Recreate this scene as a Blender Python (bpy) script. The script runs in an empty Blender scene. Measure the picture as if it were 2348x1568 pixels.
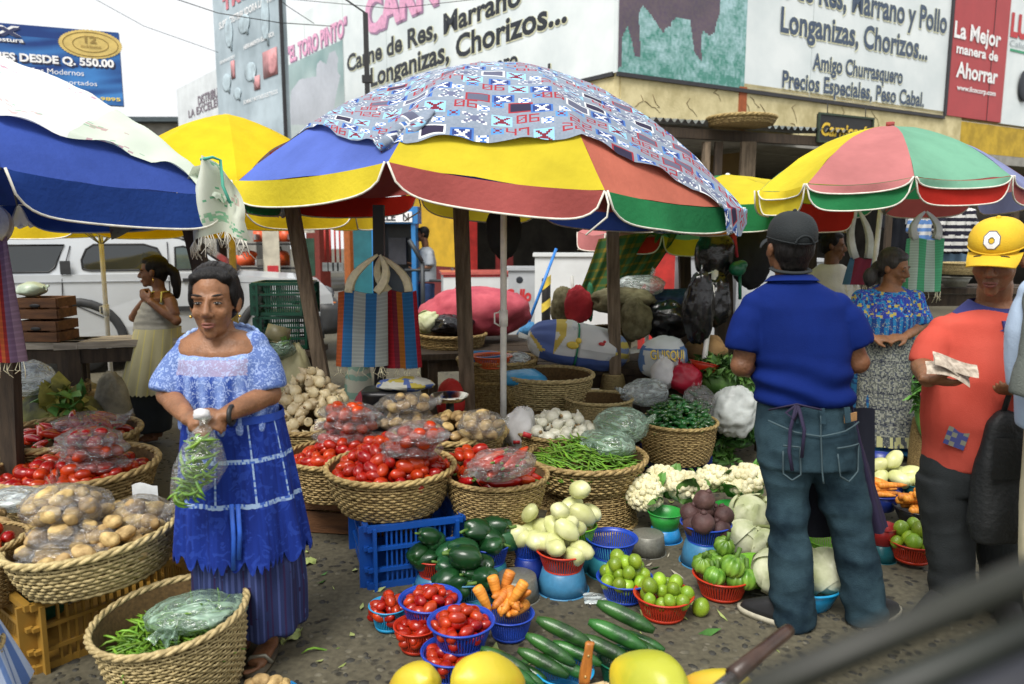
import bpy, bmesh, math, random
import numpy as np
from mathutils import Vector, Matrix, noise, Euler
S = bpy.context.scene
COL = S.collection
R = math.radians
random.seed(7)
# ------------------------------------------------------------------ camera
FOC = 1750.0                       # focal length in units of a 2347 px wide frame
PIT = math.atan(249 / FOC)
EYE = Vector((0, 0, 1.6))
cam = bpy.data.cameras.new('camera')
cam.sensor_width = 36
cam.lens = 36 * FOC / 2347
cam.clip_start = 0.02
cam.clip_end = 400
cam.dof.use_dof = True
cam.dof.focus_distance = 3.9
cam.dof.aperture_fstop = 2.7
camo = bpy.data.objects.new('camera', cam)
COL.objects.link(camo)
camo.location = EYE
camo.rotation_euler = (R(90) - PIT, 0, 0)
S.camera = camo
# ------------------------------------------------------------------ sky, sun, exposure
SUN_EL, SUN_AZ = R(55), R(205)     # high and veiled by cloud, behind the camera to the left
w = bpy.data.worlds.new('World')
S.world = w
w.use_nodes = True
nt = w.node_tree
nt.nodes.clear()
out = nt.nodes.new('ShaderNodeOutputWorld')
bg = nt.nodes.new('ShaderNodeBackground')
sky = nt.nodes.new('ShaderNodeTexSky')
sky.sky_type = 'NISHITA'
sky.sun_disc = False
sky.sun_elevation = SUN_EL
sky.sun_rotation = SUN_AZ
sky.dust_density = 4
sky.air_density = 1.0
tc = nt.nodes.new('ShaderNodeTexCoord')
cn = nt.nodes.new('ShaderNodeTexNoise')
cn.inputs['Scale'].default_value = 1.6
cn.inputs['Detail'].default_value = 5
nt.links.new(tc.outputs['Generated'], cn.inputs['Vector'])
cr = nt.nodes.new('ShaderNodeValToRGB')
cr.color_ramp.elements[0].position = 0.25
cr.color_ramp.elements[0].color = (8.4, 8.6, 8.8, 1)
cr.color_ramp.elements[1].position = 0.7
cr.color_ramp.elements[1].color = (9.3, 9.4, 9.4, 1)
nt.links.new(cn.outputs['Fac'], cr.inputs['Fac'])
mx = nt.nodes.new('ShaderNodeMixRGB')
mx.inputs['Fac'].default_value = 0.9         # nearly closed cloud cover
nt.links.new(sky.outputs['Color'], mx.inputs['Color1'])
nt.links.new(cr.outputs['Color'], mx.inputs['Color2'])
nt.links.new(mx.outputs['Color'], bg.inputs['Color'])
bg.inputs['Strength'].default_value = 0.085
nt.links.new(bg.outputs['Background'], out.inputs['Surface'])
sl = bpy.data.lights.new('sun', 'SUN')
sl.energy = 2.6
sl.angle = R(28)
sl.color = (1.0, 0.96, 0.9)
so = bpy.data.objects.new('sun', sl)
COL.objects.link(so)
so.location = (0, 0, 30)
# the sky's rotation runs clockwise from +Y
sd = Vector((math.sin(SUN_AZ) * math.cos(SUN_EL), math.cos(SUN_AZ) * math.cos(SUN_EL), math.sin(SUN_EL)))
so.rotation_euler = sd.to_track_quat('Z', 'Y').to_euler()
S.view_settings.view_transform = 'Standard'
S.view_settings.look = 'None'
S.view_settings.gamma = 1
S.view_settings.exposure = 0.55
S.view_settings.use_curve_mapping = False
S.render.engine = 'CYCLES'
S.cycles.use_denoising = True
S.cycles.transparent_max_bounces = 16
S.cycles.max_bounces = 7
S.cycles.caustics_reflective = False
S.cycles.caustics_refractive = False
# ------------------------------------------------------------------ measuring from the photograph
CP, SP = math.cos(PIT), math.sin(PIT)
FWD = Vector((0, CP, -SP)); UPV = Vector((0, SP, CP))
def ray(px, py):
 cx = (px - 1173.5) / FOC; cy = (784 - py) / FOC
 return Vector((cx, CP + cy * SP, -SP + cy * CP))
def G(px, py, z=0.0):                # the point at height z seen at a pixel
 d = ray(px, py); return EYE + d * ((z - EYE.z) / d.z)
def A(px, py, Y):                    # the point at distance Y seen at a pixel
 d = ray(px, py); return EYE + d * (Y / d.y)
def pix(p):
 q = Vector(p) - EYE; dz = q.dot(FWD)
 return 1173.5 + FOC * q.x / dz, 784 - FOC * q.dot(UPV) / dz
def sc(p):                           # pixels per metre at a point
 return FOC / (Vector(p) - EYE).dot(FWD)
# ------------------------------------------------------------------ materials
def lin(h):
 h = h.lstrip('#'); o = []
 for i in (0, 2, 4):
  c = int(h[i:i + 2], 16) / 255
  o.append(c / 12.92 if c <= .04045 else ((c + .055) / 1.055) ** 2.4)
 return tuple(o)
def mul(c, k): return tuple(min(1, max(0, x * k)) for x in c[:3])
MATS = {}
def mat(name, col, rough=.6, var=.15, scale=12, bump=0., bscale=60, metal=0., spec=.5, rand=0., col2=None,
  transl=0., stretch=None, sheen=0., coat=0., gen=False, lo=.35, hi=.65):
 if name in MATS: return MATS[name]
 m = bpy.data.materials.new(name); m.use_nodes = True
 n = m.node_tree.nodes; L = m.node_tree.links
 b = n['Principled BSDF']; outn = n['Material Output']
 b.inputs['Roughness'].default_value = rough
 b.inputs['Metallic'].default_value = metal
 b.inputs['Specular IOR Level'].default_value = spec
 b.inputs['Coat Weight'].default_value = coat
 b.inputs['Sheen Weight'].default_value = sheen
 t = n.new('ShaderNodeTexCoord'); vec = t.outputs['Generated' if gen else 'Object']
 if stretch:
  mp = n.new('ShaderNodeMapping'); mp.inputs['Scale'].default_value = stretch
  L.new(vec, mp.inputs['Vector']); vec = mp.outputs['Vector']
 nz = n.new('ShaderNodeTexNoise'); nz.inputs['Scale'].default_value = scale
 nz.inputs['Detail'].default_value = 4; nz.inputs['Roughness'].default_value = .6
 L.new(vec, nz.inputs['Vector'])
 rp = n.new('ShaderNodeValToRGB')
 rp.color_ramp.elements[0].position = lo; rp.color_ramp.elements[1].position = hi
 a = mul(col, 1 - var); c = col2 if col2 else mul(col, 1 + var)
 rp.color_ramp.elements[0].color = (*a, 1); rp.color_ramp.elements[1].color = (*c[:3], 1)
 L.new(nz.outputs['Fac'], rp.inputs['Fac'])
 cs = rp.outputs['Color']
 if rand:
  oi = n.new('ShaderNodeObjectInfo'); hs = n.new('ShaderNodeHueSaturation')
  m1 = n.new('ShaderNodeMapRange'); m1.inputs['To Min'].default_value = 1 - rand; m1.inputs['To Max'].default_value = 1 + rand
  L.new(oi.outputs['Random'], m1.inputs['Value']); L.new(m1.outputs['Result'], hs.inputs['Value'])
  m2 = n.new('ShaderNodeMapRange'); m2.inputs['To Min'].default_value = .5 - rand * .015; m2.inputs['To Max'].default_value = .5 + rand * .05
  L.new(oi.outputs['Random'], m2.inputs['Value']); L.new(m2.outputs['Result'], hs.inputs['Hue'])
  L.new(cs, hs.inputs['Color']); cs = hs.outputs['Color']
 L.new(cs, b.inputs['Base Color'])
 if bump:
  nb = n.new('ShaderNodeTexNoise'); nb.inputs['Scale'].default_value = bscale; nb.inputs['Detail'].default_value = 3
  L.new(vec, nb.inputs['Vector'])
  bp = n.new('ShaderNodeBump'); bp.inputs['Strength'].default_value = bump; bp.inputs['Distance'].default_value = .01
  L.new(nb.outputs['Fac'], bp.inputs['Height']); L.new(bp.outputs['Normal'], b.inputs['Normal'])
 if transl:
  tr = n.new('ShaderNodeBsdfTranslucent'); L.new(cs, tr.inputs['Color'])
  ms = n.new('ShaderNodeMixShader'); ms.inputs['Fac'].default_value = transl
  L.new(b.outputs['BSDF'], ms.inputs[1]); L.new(tr.outputs['BSDF'], ms.inputs[2])
  L.new(ms.outputs['Shader'], outn.inputs['Surface'])
 MATS[name] = m
 return m
def printmat(name, rough=.7, bump=.2, bscale=300, transl=0., spec=.3, motif=None):
 """flat print carried by the mesh's own face colours"""
 if name in MATS: return MATS[name]
 m = bpy.data.materials.new(name); m.use_nodes = True
 n = m.node_tree.nodes; L = m.node_tree.links; b = n['Principled BSDF']
 at = n.new('ShaderNodeAttribute'); at.attribute_name = 'print'
 tcn = n.new('ShaderNodeTexCoord'); nz = n.new('ShaderNodeTexNoise'); nz.inputs['Scale'].default_value = 6
 L.new(tcn.outputs['Object'], nz.inputs['Vector'])
 mr = n.new('ShaderNodeMapRange'); mr.inputs['To Min'].default_value = .88; mr.inputs['To Max'].default_value = 1.1
 L.new(nz.outputs['Fac'], mr.inputs['Value'])
 mm = n.new('ShaderNodeMixRGB'); mm.blend_type = 'MULTIPLY'; mm.inputs['Fac'].default_value = 1
 L.new(at.outputs['Color'], mm.inputs['Color1']); L.new(mr.outputs['Result'], mm.inputs['Color2'])
 if motif:      # embroidered or woven figure: scale, thread colour, strength, threshold
  mn = n.new('ShaderNodeTexNoise'); mn.inputs['Scale'].default_value = motif[0]; mn.inputs['Detail'].default_value = 1.5; mn.inputs['Distortion'].default_value = 1.6
  L.new(tcn.outputs['Object'], mn.inputs['Vector'])
  mq = n.new('ShaderNodeMapRange'); mq.inputs['From Min'].default_value = motif[3]; mq.inputs['From Max'].default_value = motif[3] + .05; mq.inputs['To Max'].default_value = motif[2]
  L.new(mn.outputs['Fac'], mq.inputs['Value'])
  m3 = n.new('ShaderNodeMixRGB'); m3.inputs['Color2'].default_value = (*motif[1], 1); L.new(mq.outputs['Result'], m3.inputs['Fac']); L.new(mm.outputs['Color'], m3.inputs['Color1']); mm = m3
 L.new(mm.outputs['Color'], b.inputs['Base Color'])
 b.inputs['Roughness'].default_value = rough; b.inputs['Specular IOR Level'].default_value = spec
 nb = n.new('ShaderNodeTexNoise'); nb.inputs['Scale'].default_value = bscale
 L.new(tcn.outputs['Object'], nb.inputs['Vector'])
 bp = n.new('ShaderNodeBump'); bp.inputs['Strength'].default_value = bump; bp.inputs['Distance'].default_value = .004
 L.new(nb.outputs['Fac'], bp.inputs['Height']); L.new(bp.outputs['Normal'], b.inputs['Normal'])
 if transl:
  tr = n.new('ShaderNodeBsdfTranslucent'); L.new(mm.outputs['Color'], tr.inputs['Color'])
  ms = n.new('ShaderNodeMixShader'); ms.inputs['Fac'].default_value = transl
  L.new(b.outputs['BSDF'], ms.inputs[1]); L.new(tr.outputs['BSDF'], ms.inputs[2])
  L.new(ms.outputs['Shader'], n['Material Output'].inputs['Surface'])
 MATS[name] = m
 return m
def plastic_film(name, tint=(.9, .92, .93), milk=.08, bscale=17, bump=.85, gloss=.6):
 """thin clear polythene: see-through, with glossy crinkles and a little milkiness"""
 if name in MATS: return MATS[name]
 m = bpy.data.materials.new(name); m.use_nodes = True
 n = m.node_tree.nodes; L = m.node_tree.links; b = n['Principled BSDF']
 b.inputs['Base Color'].default_value = (*tint, 1); b.inputs['Roughness'].default_value = .35
 t = n.new('ShaderNodeTexCoord'); mp = n.new('ShaderNodeMapping'); mp.inputs['Scale'].default_value = (1, 2.2, 2.6)
 L.new(t.outputs['Object'], mp.inputs['Vector'])
 nb = n.new('ShaderNodeTexNoise'); nb.inputs['Scale'].default_value = bscale; nb.inputs['Detail'].default_value = 3
 nb.inputs['Distortion'].default_value = 1.4
 L.new(mp.outputs['Vector'], nb.inputs['Vector'])
 bp = n.new('ShaderNodeBump'); bp.inputs['Strength'].default_value = bump; bp.inputs['Distance'].default_value = .03
 L.new(nb.outputs['Fac'], bp.inputs['Height'])
 gl = n.new('ShaderNodeBsdfGlossy'); gl.inputs['Roughness'].default_value = .07; L.new(bp.outputs['Normal'], gl.inputs['Normal'])
 df = n.new('ShaderNodeBsdfDiffuse'); df.inputs['Color'].default_value = (*tint, 1); L.new(bp.outputs['Normal'], df.inputs['Normal'])
 tr = n.new('ShaderNodeBsdfTransparent'); tr.inputs['Color'].default_value = (*[.8 + .2 * x for x in tint], 1)
 cr_ = n.new('ShaderNodeMapRange'); cr_.inputs['From Min'].default_value = .45; cr_.inputs['From Max'].default_value = .75
 cr_.inputs['To Min'].default_value = milk * .6; cr_.inputs['To Max'].default_value = min(1, milk * 2.2)
 L.new(nb.outputs['Fac'], cr_.inputs['Value'])
 m1 = n.new('ShaderNodeMixShader'); L.new(cr_.outputs['Result'], m1.inputs['Fac']); L.new(tr.outputs['BSDF'], m1.inputs[1]); L.new(df.outputs['BSDF'], m1.inputs[2])
 fr = n.new('ShaderNodeFresnel'); fr.inputs['IOR'].default_value = 1.5; L.new(bp.outputs['Normal'], fr.inputs['Normal'])
 mu = n.new('ShaderNodeMath'); mu.operation = 'MULTIPLY_ADD'; mu.inputs[1].default_value = gloss; mu.inputs[2].default_value = .035; mu.use_clamp = True
 L.new(fr.outputs['Fac'], mu.inputs[0])
 m2 = n.new('ShaderNodeMixShader'); L.new(mu.outputs['Value'], m2.inputs['Fac']); L.new(m1.outputs['Shader'], m2.inputs[1]); L.new(gl.outputs['BSDF'], m2.inputs[2])
 L.new(m2.outputs['Shader'], n['Material Output'].inputs['Surface'])
 MATS[name] = m
 return m
# ------------------------------------------------------------------ mesh building
def frames(pts):
 """parallel-transported frames along a polyline"""
 pts = [Vector(p) for p in pts]; n = len(pts); T = []
 for i in range(n):
  d = pts[min(i + 1, n - 1)] - pts[max(i - 1, 0)]
  T.append(d.normalized() if d.length > 1e-9 else Vector((0, 0, 1)))
 u = Vector((1, 0, 0)) if abs(T[0].x) < .8 else Vector((0, 1, 0))
 u = (u - T[0] * u.dot(T[0])).normalized(); out = []
 for i in range(n):
  u = (u - T[i] * u.dot(T[i]))
  u = u.normalized() if u.length > 1e-6 else T[i].orthogonal().normalized()
  out.append((pts[i], u, T[i].cross(u)))
 return out
class MB:
 def __init__(s): s.v = []; s.f = []; s.m = []; s.c = []
 def add(s, vs, fs, mi=0, c=None):
  o = len(s.v); s.v += [tuple(p) for p in vs]
  for f in fs:
   s.f.append([i + o for i in f]); s.m.append(mi); s.c.append(c)
  return s
 def box(s, c, d, rz=0, mi=0, M=None):
  x, y, z = d[0] / 2, d[1] / 2, d[2] / 2
  V = [Vector((a, b, e)) for a in (-x, x) for b in (-y, y) for e in (-z, z)]
  m = Matrix.Translation(c) @ (M if M else Matrix.Rotation(rz, 4, 'Z'))
  return s.add([m @ p for p in V], [(0, 1, 3, 2), (4, 6, 7, 5), (0, 4, 5, 1), (2, 3, 7, 6), (0, 2, 6, 4), (1, 5, 7, 3)], mi)
 def bar(s, a, b, wd, th, mi=0, up=(0, 0, 1)):
  a = Vector(a); b = Vector(b); t = (b - a).normalized(); up = Vector(up)
  if abs(t.dot(up)) > .98: up = Vector((0, 1, 0))
  x = t.cross(up).normalized() * wd / 2; y = x.cross(t).normalized() * th / 2
  V = [a - x - y, a + x - y, a + x + y, a - x + y, b - x - y, b + x - y, b + x + y, b - x + y]
  return s.add(V, [(3, 2, 1, 0), (4, 5, 6, 7), (0, 1, 5, 4), (1, 2, 6, 5), (2, 3, 7, 6), (3, 0, 4, 7)], mi)
 def tube(s, pts, rad, n=8, cap=True, mi=0, flat=1.0, c=None):
  if not hasattr(rad, '__len__'): rad = [rad] * len(pts)
  V = []; Fc = []
  for (p, u, v), r in zip(frames(pts), rad):
   for k in range(n):
    a = 2 * math.pi * k / n
    V.append(p + u * (r * math.cos(a)) + v * (r * flat * math.sin(a)))
  for i in range(len(pts) - 1):
   for k in range(n):
    k2 = (k + 1) % n
    Fc.append((i * n + k, i * n + k2, (i + 1) * n + k2, (i + 1) * n + k))
  if cap:
   Fc.append(tuple(range(n - 1, -1, -1))); Fc.append(tuple((len(pts) - 1) * n + k for k in range(n)))
  return s.add(V, Fc, mi, c)
 def rings(s, rs, n=20, cap=True, mi=0, power=1.0):
  """rs: (centre, rx, ry, yaw, tiltx) stacked ellipses"""
  V = []; Fc = []
  for r in rs:
   c = Vector(r[0]); yaw = r[3] if len(r) > 3 else 0; tl = r[4] if len(r) > 4 else 0
   m = Matrix.Rotation(yaw, 3, 'Z') @ Matrix.Rotation(tl, 3, 'X')
   for k in range(n):
    a = 2 * math.pi * k / n; ca, sa = math.cos(a), math.sin(a)
    ca = math.copysign(abs(ca) ** power, ca); sa = math.copysign(abs(sa) ** power, sa)
    V.append(c + m @ Vector((r[1] * ca, r[2] * sa, 0)))
  for i in range(len(rs) - 1):
   for k in range(n):
    k2 = (k + 1) % n
    Fc.append((i * n + k, i * n + k2, (i + 1) * n + k2, (i + 1) * n + k))
  if cap:
   Fc.append(tuple(range(n - 1, -1, -1))); Fc.append(tuple((len(rs) - 1) * n + k for k in range(n)))
  return s.add(V, Fc, mi)
 def lathe(s, prof, n=24, mi=0, c=(0, 0, 0), wob=None):
  V = []; Fc = []; c = Vector(c)
  for i, (r, z) in enumerate(prof):
   for k in range(n):
    a = 2 * math.pi * k / n; rr = r * (wob(a, i) if wob else 1)
    V.append(c + Vector((rr * math.cos(a), rr * math.sin(a), z)))
  for i in range(len(prof) - 1):
   for k in range(n):
    k2 = (k + 1) % n
    Fc.append((i * n + k, i * n + k2, (i + 1) * n + k2, (i + 1) * n + k))
  return s.add(V, Fc, mi)
 def ell(s, c, r, M=None, nu=12, nv=8, mi=0, fn=None):
  c = Vector(c)
  if not hasattr(r, '__len__'): r = (r, r, r)
  V = []; Fc = []
  for j in range(nv + 1):
   th = math.pi * j / nv
   for k in range(nu):
    a = 2 * math.pi * k / nu
    p = Vector((math.sin(th) * math.cos(a), math.sin(th) * math.sin(a), -math.cos(th)))
    if fn: p = p * fn(p)
    p = Vector((p.x * r[0], p.y * r[1], p.z * r[2]))
    V.append(c + (M @ p if M else p))
  for j in range(nv):
   for k in range(nu):
    k2 = (k + 1) % nu; a, b, d, e = j * nu + k, j * nu + k2, (j + 1) * nu + k2, (j + 1) * nu + k
    if j == 0: Fc.append((0, d, e))
    elif j == nv - 1: Fc.append((a, b, nv * nu))
    else: Fc.append((a, b, d, e))
  return s.add(V, Fc, mi)
 def grid(s, fn, nu, nv, mi=0, cf=None):
  V = [fn(i / nu, j / nv) for j in range(nv + 1) for i in range(nu + 1)]
  o = len(s.v); s.v += [tuple(p) for p in V]
  for j in range(nv):
   for i in range(nu):
    a = o + j * (nu + 1) + i
    s.f.append([a, a + 1, a + nu + 2, a + nu + 1]); s.m.append(mi)
    s.c.append(cf((i + .5) / nu, (j + .5) / nv) if cf else None)
  return s
 def poly(s, pts, mi=0): return s.add(pts, [tuple(range(len(pts)))], mi)
 def prism(s, pts, off, mi=0):
  n = len(pts); off = Vector(off); q = [Vector(p) for p in pts]
  return s.add(q + [p + off for p in q], [tuple(range(n - 1, -1, -1)), tuple(range(n, 2 * n))] +
                     [(i, (i + 1) % n, n + (i + 1) % n, n + i) for i in range(n)], mi)
 def warp(s, fn): s.v = [tuple(fn(Vector(p))) for p in s.v]; return s
 def mesh(s, name, mats, smooth=True):
  me = bpy.data.meshes.new(name)
  used = {i for f in s.f for i in f}
  if len(used) < len(s.v):
   mp = {}; nv = []
   for i in sorted(used): mp[i] = len(nv); nv.append(s.v[i])
   s.v = nv; s.f = [[mp[i] for i in f] for f in s.f]
  me.from_pydata(s.v, [], s.f)
  for m in (mats if isinstance(mats, (list, tuple)) else [mats]): me.materials.append(m)
  if any(s.m): me.polygons.foreach_set('material_index', s.m)
  if smooth: me.polygons.foreach_set('use_smooth', [True] * len(s.f))
  if any(c is not None for c in s.c):
   at = me.attributes.new('print', 'FLOAT_COLOR', 'FACE')
   at.data.foreach_set('color', np.array([(*(c or (.5, .5, .5))[:3], 1) for c in s.c], dtype=np.float32).ravel())
  me.update()
  return me
 def build(s, name, mats, parent=None, smooth=True, kind=None):
  return link(name, s.mesh(name, mats, smooth), parent, kind=kind)
def link(name, data, parent=None, loc=None, rot=None, scl=None, kind=None):
 o = bpy.data.objects.new(name, data); COL.objects.link(o)
 if parent is not None: o.parent = parent
 if loc is not None: o.location = loc
 if rot is not None: o.rotation_euler = rot
 if scl is not None: o.scale = scl if hasattr(scl, '__len__') else (scl,) * 3
 if kind: o['kind'] = kind
 return o
def tag(o, label, cat, group=None):
 o['label'] = label; o['category'] = cat
 if group: o['group'] = group
 return o
def thing(name, label, cat, loc=(0, 0, 0), rz=0., group=None, rot=None):
 o = link(name, None, loc=loc, rot=rot if rot else (0, 0, rz)); o.empty_display_size = .1
 return tag(o, label, cat, group)
def copy_tree(o, loc=None, rz=None, label=None, parent=None, group=None):
 c = o.copy(); COL.objects.link(c)
 if parent: c.parent = parent
 if loc is not None: c.location = loc
 if rz is not None: c.rotation_euler = (c.rotation_euler[0], c.rotation_euler[1], rz)
 if label: c['label'] = label
 if group: c['group'] = group
 for ch in list(o.children): copy_tree(ch, parent=c)
 return c
def baked(obj):
 dg = bpy.context.evaluated_depsgraph_get()
 return bpy.data.meshes.new_from_object(obj.evaluated_get(dg))
def drop(obj):
 d = obj.data; bpy.data.objects.remove(obj)
 (bpy.data.meshes if isinstance(d, bpy.types.Mesh) else bpy.data.curves).remove(d)
def fuse(mb, name, mats, voxel=.008, smooth=6, disp=None, parent=None, kind=None, factor=.5):
 """one continuous skin round overlapping solids"""
 o = link('tmp', mb.mesh('tmp', []))
 m = o.modifiers.new('r', 'REMESH'); m.mode = 'VOXEL'; m.voxel_size = voxel; m.use_smooth_shade = True
 if smooth:
  k = o.modifiers.new('s', 'SMOOTH'); k.iterations = smooth; k.factor = factor
 me = baked(o); drop(o); me.name = name
 me.materials.clear()
 for q in (mats if isinstance(mats, (list, tuple)) else [mats]): me.materials.append(q)
 if disp:
  n = len(me.vertices); co = np.empty(n * 3); no = np.empty(n * 3)
  me.vertices.foreach_get('co', co); me.vertices.foreach_get('normal', no)
  co = co.reshape(-1, 3); no = no.reshape(-1, 3)
  dd = np.array([disp(Vector(c)) for c in co])
  co += no * dd[:, None]
  me.vertices.foreach_set('co', co.ravel()); me.update()
 me.polygons.foreach_set('use_smooth', [True] * len(me.polygons))
 return link(name, me, parent, kind=kind)
def facecolor(me, fn):
 at = me.attributes.new('print', 'FLOAT_COLOR', 'FACE')
 at.data.foreach_set('color', np.array([(*fn(p.center)[:3], 1) for p in me.polygons], dtype=np.float32).ravel())
def nz(p, s=1., seed=0.): return noise.noise(Vector(p) * s + Vector((seed, seed * 1.7, -seed)))
# lettering: one built-in face, thickened and squeezed to the width and height asked for
TXT = {}
def letters(body, bold=.02, shear=0.):
 k = (body, bold, shear)
 if k not in TXT:
  cu = bpy.data.curves.new('t', 'FONT'); cu.body = body; cu.size = 1; cu.offset = bold; cu.shear = shear
  cu.resolution_u = 3; cu.fill_mode = 'FRONT'
  o = link('t', cu); bpy.context.view_layer.update(); me = baked(o); drop(o)
  n = len(me.vertices); co = np.empty(n * 3); me.vertices.foreach_get('co', co); co = co.reshape(-1, 3)
  TXT[k] = (co.copy(), [list(p.vertices) for p in me.polygons]); bpy.data.meshes.remove(me)
 return TXT[k]
def lettering(body, w, m, parent, M, h=None, bold=.02, shear=0., name='lettering', warp=None):
 """letters w wide and capitals h high, standing in the local XZ plane of M"""
 co, fs = letters(body, bold, shear)
 x0, x1 = co[:, 0].min(), co[:, 0].max()
 kx = w / (x1 - x0); ky = (h / .72) if h else kx
 V = [M @ Vector(((c[0] - x0) * kx, 0, c[1] * ky)) for c in co]
 if warp: V = [warp(v) for v in V]
 mb = MB().add(V, fs)
 return mb.build(name, m, parent, smooth=False)
# ================================================================== ground
def ground_material():
 m = bpy.data.materials.new('worn_paving'); m.use_nodes = True
 n = m.node_tree.nodes; L = m.node_tree.links; b = n['Principled BSDF']
 t = n.new('ShaderNodeTexCoord')
 def noi(s, d=5, dist=0.):
  q = n.new('ShaderNodeTexNoise'); q.inputs['Scale'].default_value = s; q.inputs['Detail'].default_value = d
  q.inputs['Distortion'].default_value = dist
  L.new(t.outputs['Object'], q.inputs['Vector']); return q.outputs['Fac']
 def ramp(f, a, b_, c0, c1):
  r = n.new('ShaderNodeValToRGB'); r.color_ramp.elements[0].position = a; r.color_ramp.elements[1].position = b_
  r.color_ramp.elements[0].color = (*c0, 1); r.color_ramp.elements[1].color = (*c1, 1)
  L.new(f, r.inputs['Fac']); return r.outputs['Color']
 def mix(f, a, c, mode='MIX'):
  q = n.new('ShaderNodeMixRGB'); q.blend_type = mode
  if isinstance(f, float): q.inputs['Fac'].default_value = f
  else: L.new(f, q.inputs['Fac'])
  L.new(a, q.inputs['Color1']); L.new(c, q.inputs['Color2']); return q.outputs['Color']
 base = ramp(noi(1.3), .3, .7, (.06, .053, .032), (.125, .11, .07))
 fine = ramp(noi(38, 6), .35, .7, (.05, .045, .03), (.15, .135, .09))
 c = mix(.5, base, fine)
 vo = n.new('ShaderNodeTexVoronoi'); vo.inputs['Scale'].default_value = 17; vo.inputs['Randomness'].default_value = 1
 nzv = n.new('ShaderNodeMixRGB'); nzv.blend_type = 'ADD'; nzv.inputs['Fac'].default_value = .06
 nq = n.new('ShaderNodeTexNoise'); nq.inputs['Scale'].default_value = 9
 L.new(t.outputs['Object'], nq.inputs['Vector'])
 L.new(t.outputs['Object'], nzv.inputs['Color1']); L.new(nq.outputs['Color'], nzv.inputs['Color2'])
 L.new(nzv.outputs['Color'], vo.inputs['Vector'])
 pits = ramp(vo.outputs['Distance'], .18, .34, (1, 1, 1), (0, 0, 0))
 sel = ramp(noi(2.2, 3), .42, .56, (0, 0, 0), (1, 1, 1))
 pm = mix(1.0, pits, sel, 'MULTIPLY')
 dark = ramp(noi(60, 2), .3, .7, (.016, .015, .011), (.035, .032, .024))
 c = mix(pm, c, dark)
 wet = ramp(noi(.55, 4), .5, .66, (0, 0, 0), (1, 1, 1))
 c2 = mix(1.0, c, ramp(wet, 0, 1, (1, 1, 1), (.5, .48, .45)), 'MULTIPLY')
 L.new(c2, b.inputs['Base Color'])
 rr = n.new('ShaderNodeMapRange'); rr.inputs['To Min'].default_value = .85; rr.inputs['To Max'].default_value = .45
 L.new(wet, rr.inputs['Value']); L.new(rr.outputs['Result'], b.inputs['Roughness'])
 bp = n.new('ShaderNodeBump'); bp.inputs['Strength'].default_value = .8; bp.inputs['Distance'].default_value = .012
 hh = mix(.35, pm, fine)
 bp.invert = True
 L.new(hh, bp.inputs['Height']); L.new(bp.outputs['Normal'], b.inputs['Normal'])
 return m
GM = ground_material()
g = MB()
g.grid(lambda u, v: (-60 + 120 * u, -30 + 110 * v, 0), 30, 28)
gr = g.build('ground', GM, smooth=False, kind='structure')
# pebbles set in the cement, nobody could count them
pb = MB(); rng = random.Random(3)
for i in range(5200):
 y = 2.3 + 5.0 * rng.random() ** 1.5; x = (rng.random() * 2 - 1) * (.5 + y * .72)
 r = rng.uniform(.008, .024); a = rng.random() * 3.14
 k = 6; ca, sa = math.cos(a), math.sin(a); e = rng.uniform(.5, .95); hgt = rng.uniform(.002, .0055)
 ring = []; top = []
 for q in range(k):
  t = 2 * math.pi * q / k; px_, py_ = r * math.cos(t) * rng.uniform(.8, 1.2), r * e * math.sin(t)
  ring.append((x + ca * px_ - sa * py_, y + sa * px_ + ca * py_, -.001))
  top.append((x + .6 * (ca * px_ - sa * py_), y + .6 * (sa * px_ + ca * py_), hgt))
 pb.add(ring + top, [tuple(range(k, 2 * k))] + [(q, (q + 1) % k, k + (q + 1) % k, k + q) for q in range(k)], rng.choice((0, 0, 0, 1, 1, 2)))
pb.build('embedded_pebbles', [mat('pebble_dark', (.03, .029, .024), .7, .35, 25), mat('pebble_mid', (.06, .055, .038), .8, .3, 25),
                              mat('pebble_pale', (.11, .1, .07), .8, .3, 25)], kind='stuff')
# ================================================================== corner building
CX = Vector((1.61, 11.8, 0))
LD = Vector((.6, -.8, 0)); RD = Vector((.86, .51, 0)).normalized()
def uv(px, py, d):
 n = Vector((-d.y, d.x, 0)); r = ray(px, py); t = (CX - EYE).dot(n) / r.dot(n)
 p = EYE + r * t; return (p - CX).dot(d), p.z
LR = math.atan2(LD.y, LD.x); RR = math.atan2(RD.y, RD.x)
stucco = mat('yellow_stucco', (.62, .53, .27), .85, .22, 3, .35, 30, col2=(.72, .63, .36))
ochre = mat('ochre_paint', (.5, .33, .03), .8, .2, 4, .2, 30)
dkint = mat('shade_dark_wall', (.045, .04, .032), .9, .4, 2)  # near-black colour puts the shade of the shop interiors into the wall
tfloor = mat('shop_floor', (.12, .11, .09), .8, .2, 3)
redp = mat('red_paint', (.42, .025, .02), .55, .25, 5, .1)
maroon = mat('maroon_and_shaded_red', (.14, .012, .012), .6, .25, 5)
yelw = mat('yellow_wall_paint', (.62, .38, .02), .7, .15, 3, .1)
concrete = mat('concrete', (.3, .29, .26), .9, .2, 4, .3, 30)
woodg = mat('grey_wood', (.15, .11, .07), .85, .35, 6, .5, 40, stretch=(5, 5, .6), col2=(.24, .18, .12))
woodd = mat('dark_wood', (.045, .03, .018), .8, .4, 6, .4, 40, stretch=(5, 5, .6))
woodp = mat('plank_wood', (.34, .3, .24), .85, .3, 6, .4, 40, stretch=(.6, 6, 6))
woodb = mat('brown_wood', (.13, .055, .02), .75, .4, 6, .4, 40, stretch=(.8, 6, 6))
blackp = mat('black_paint', (.012, .012, .013), .5, .2)
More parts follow.
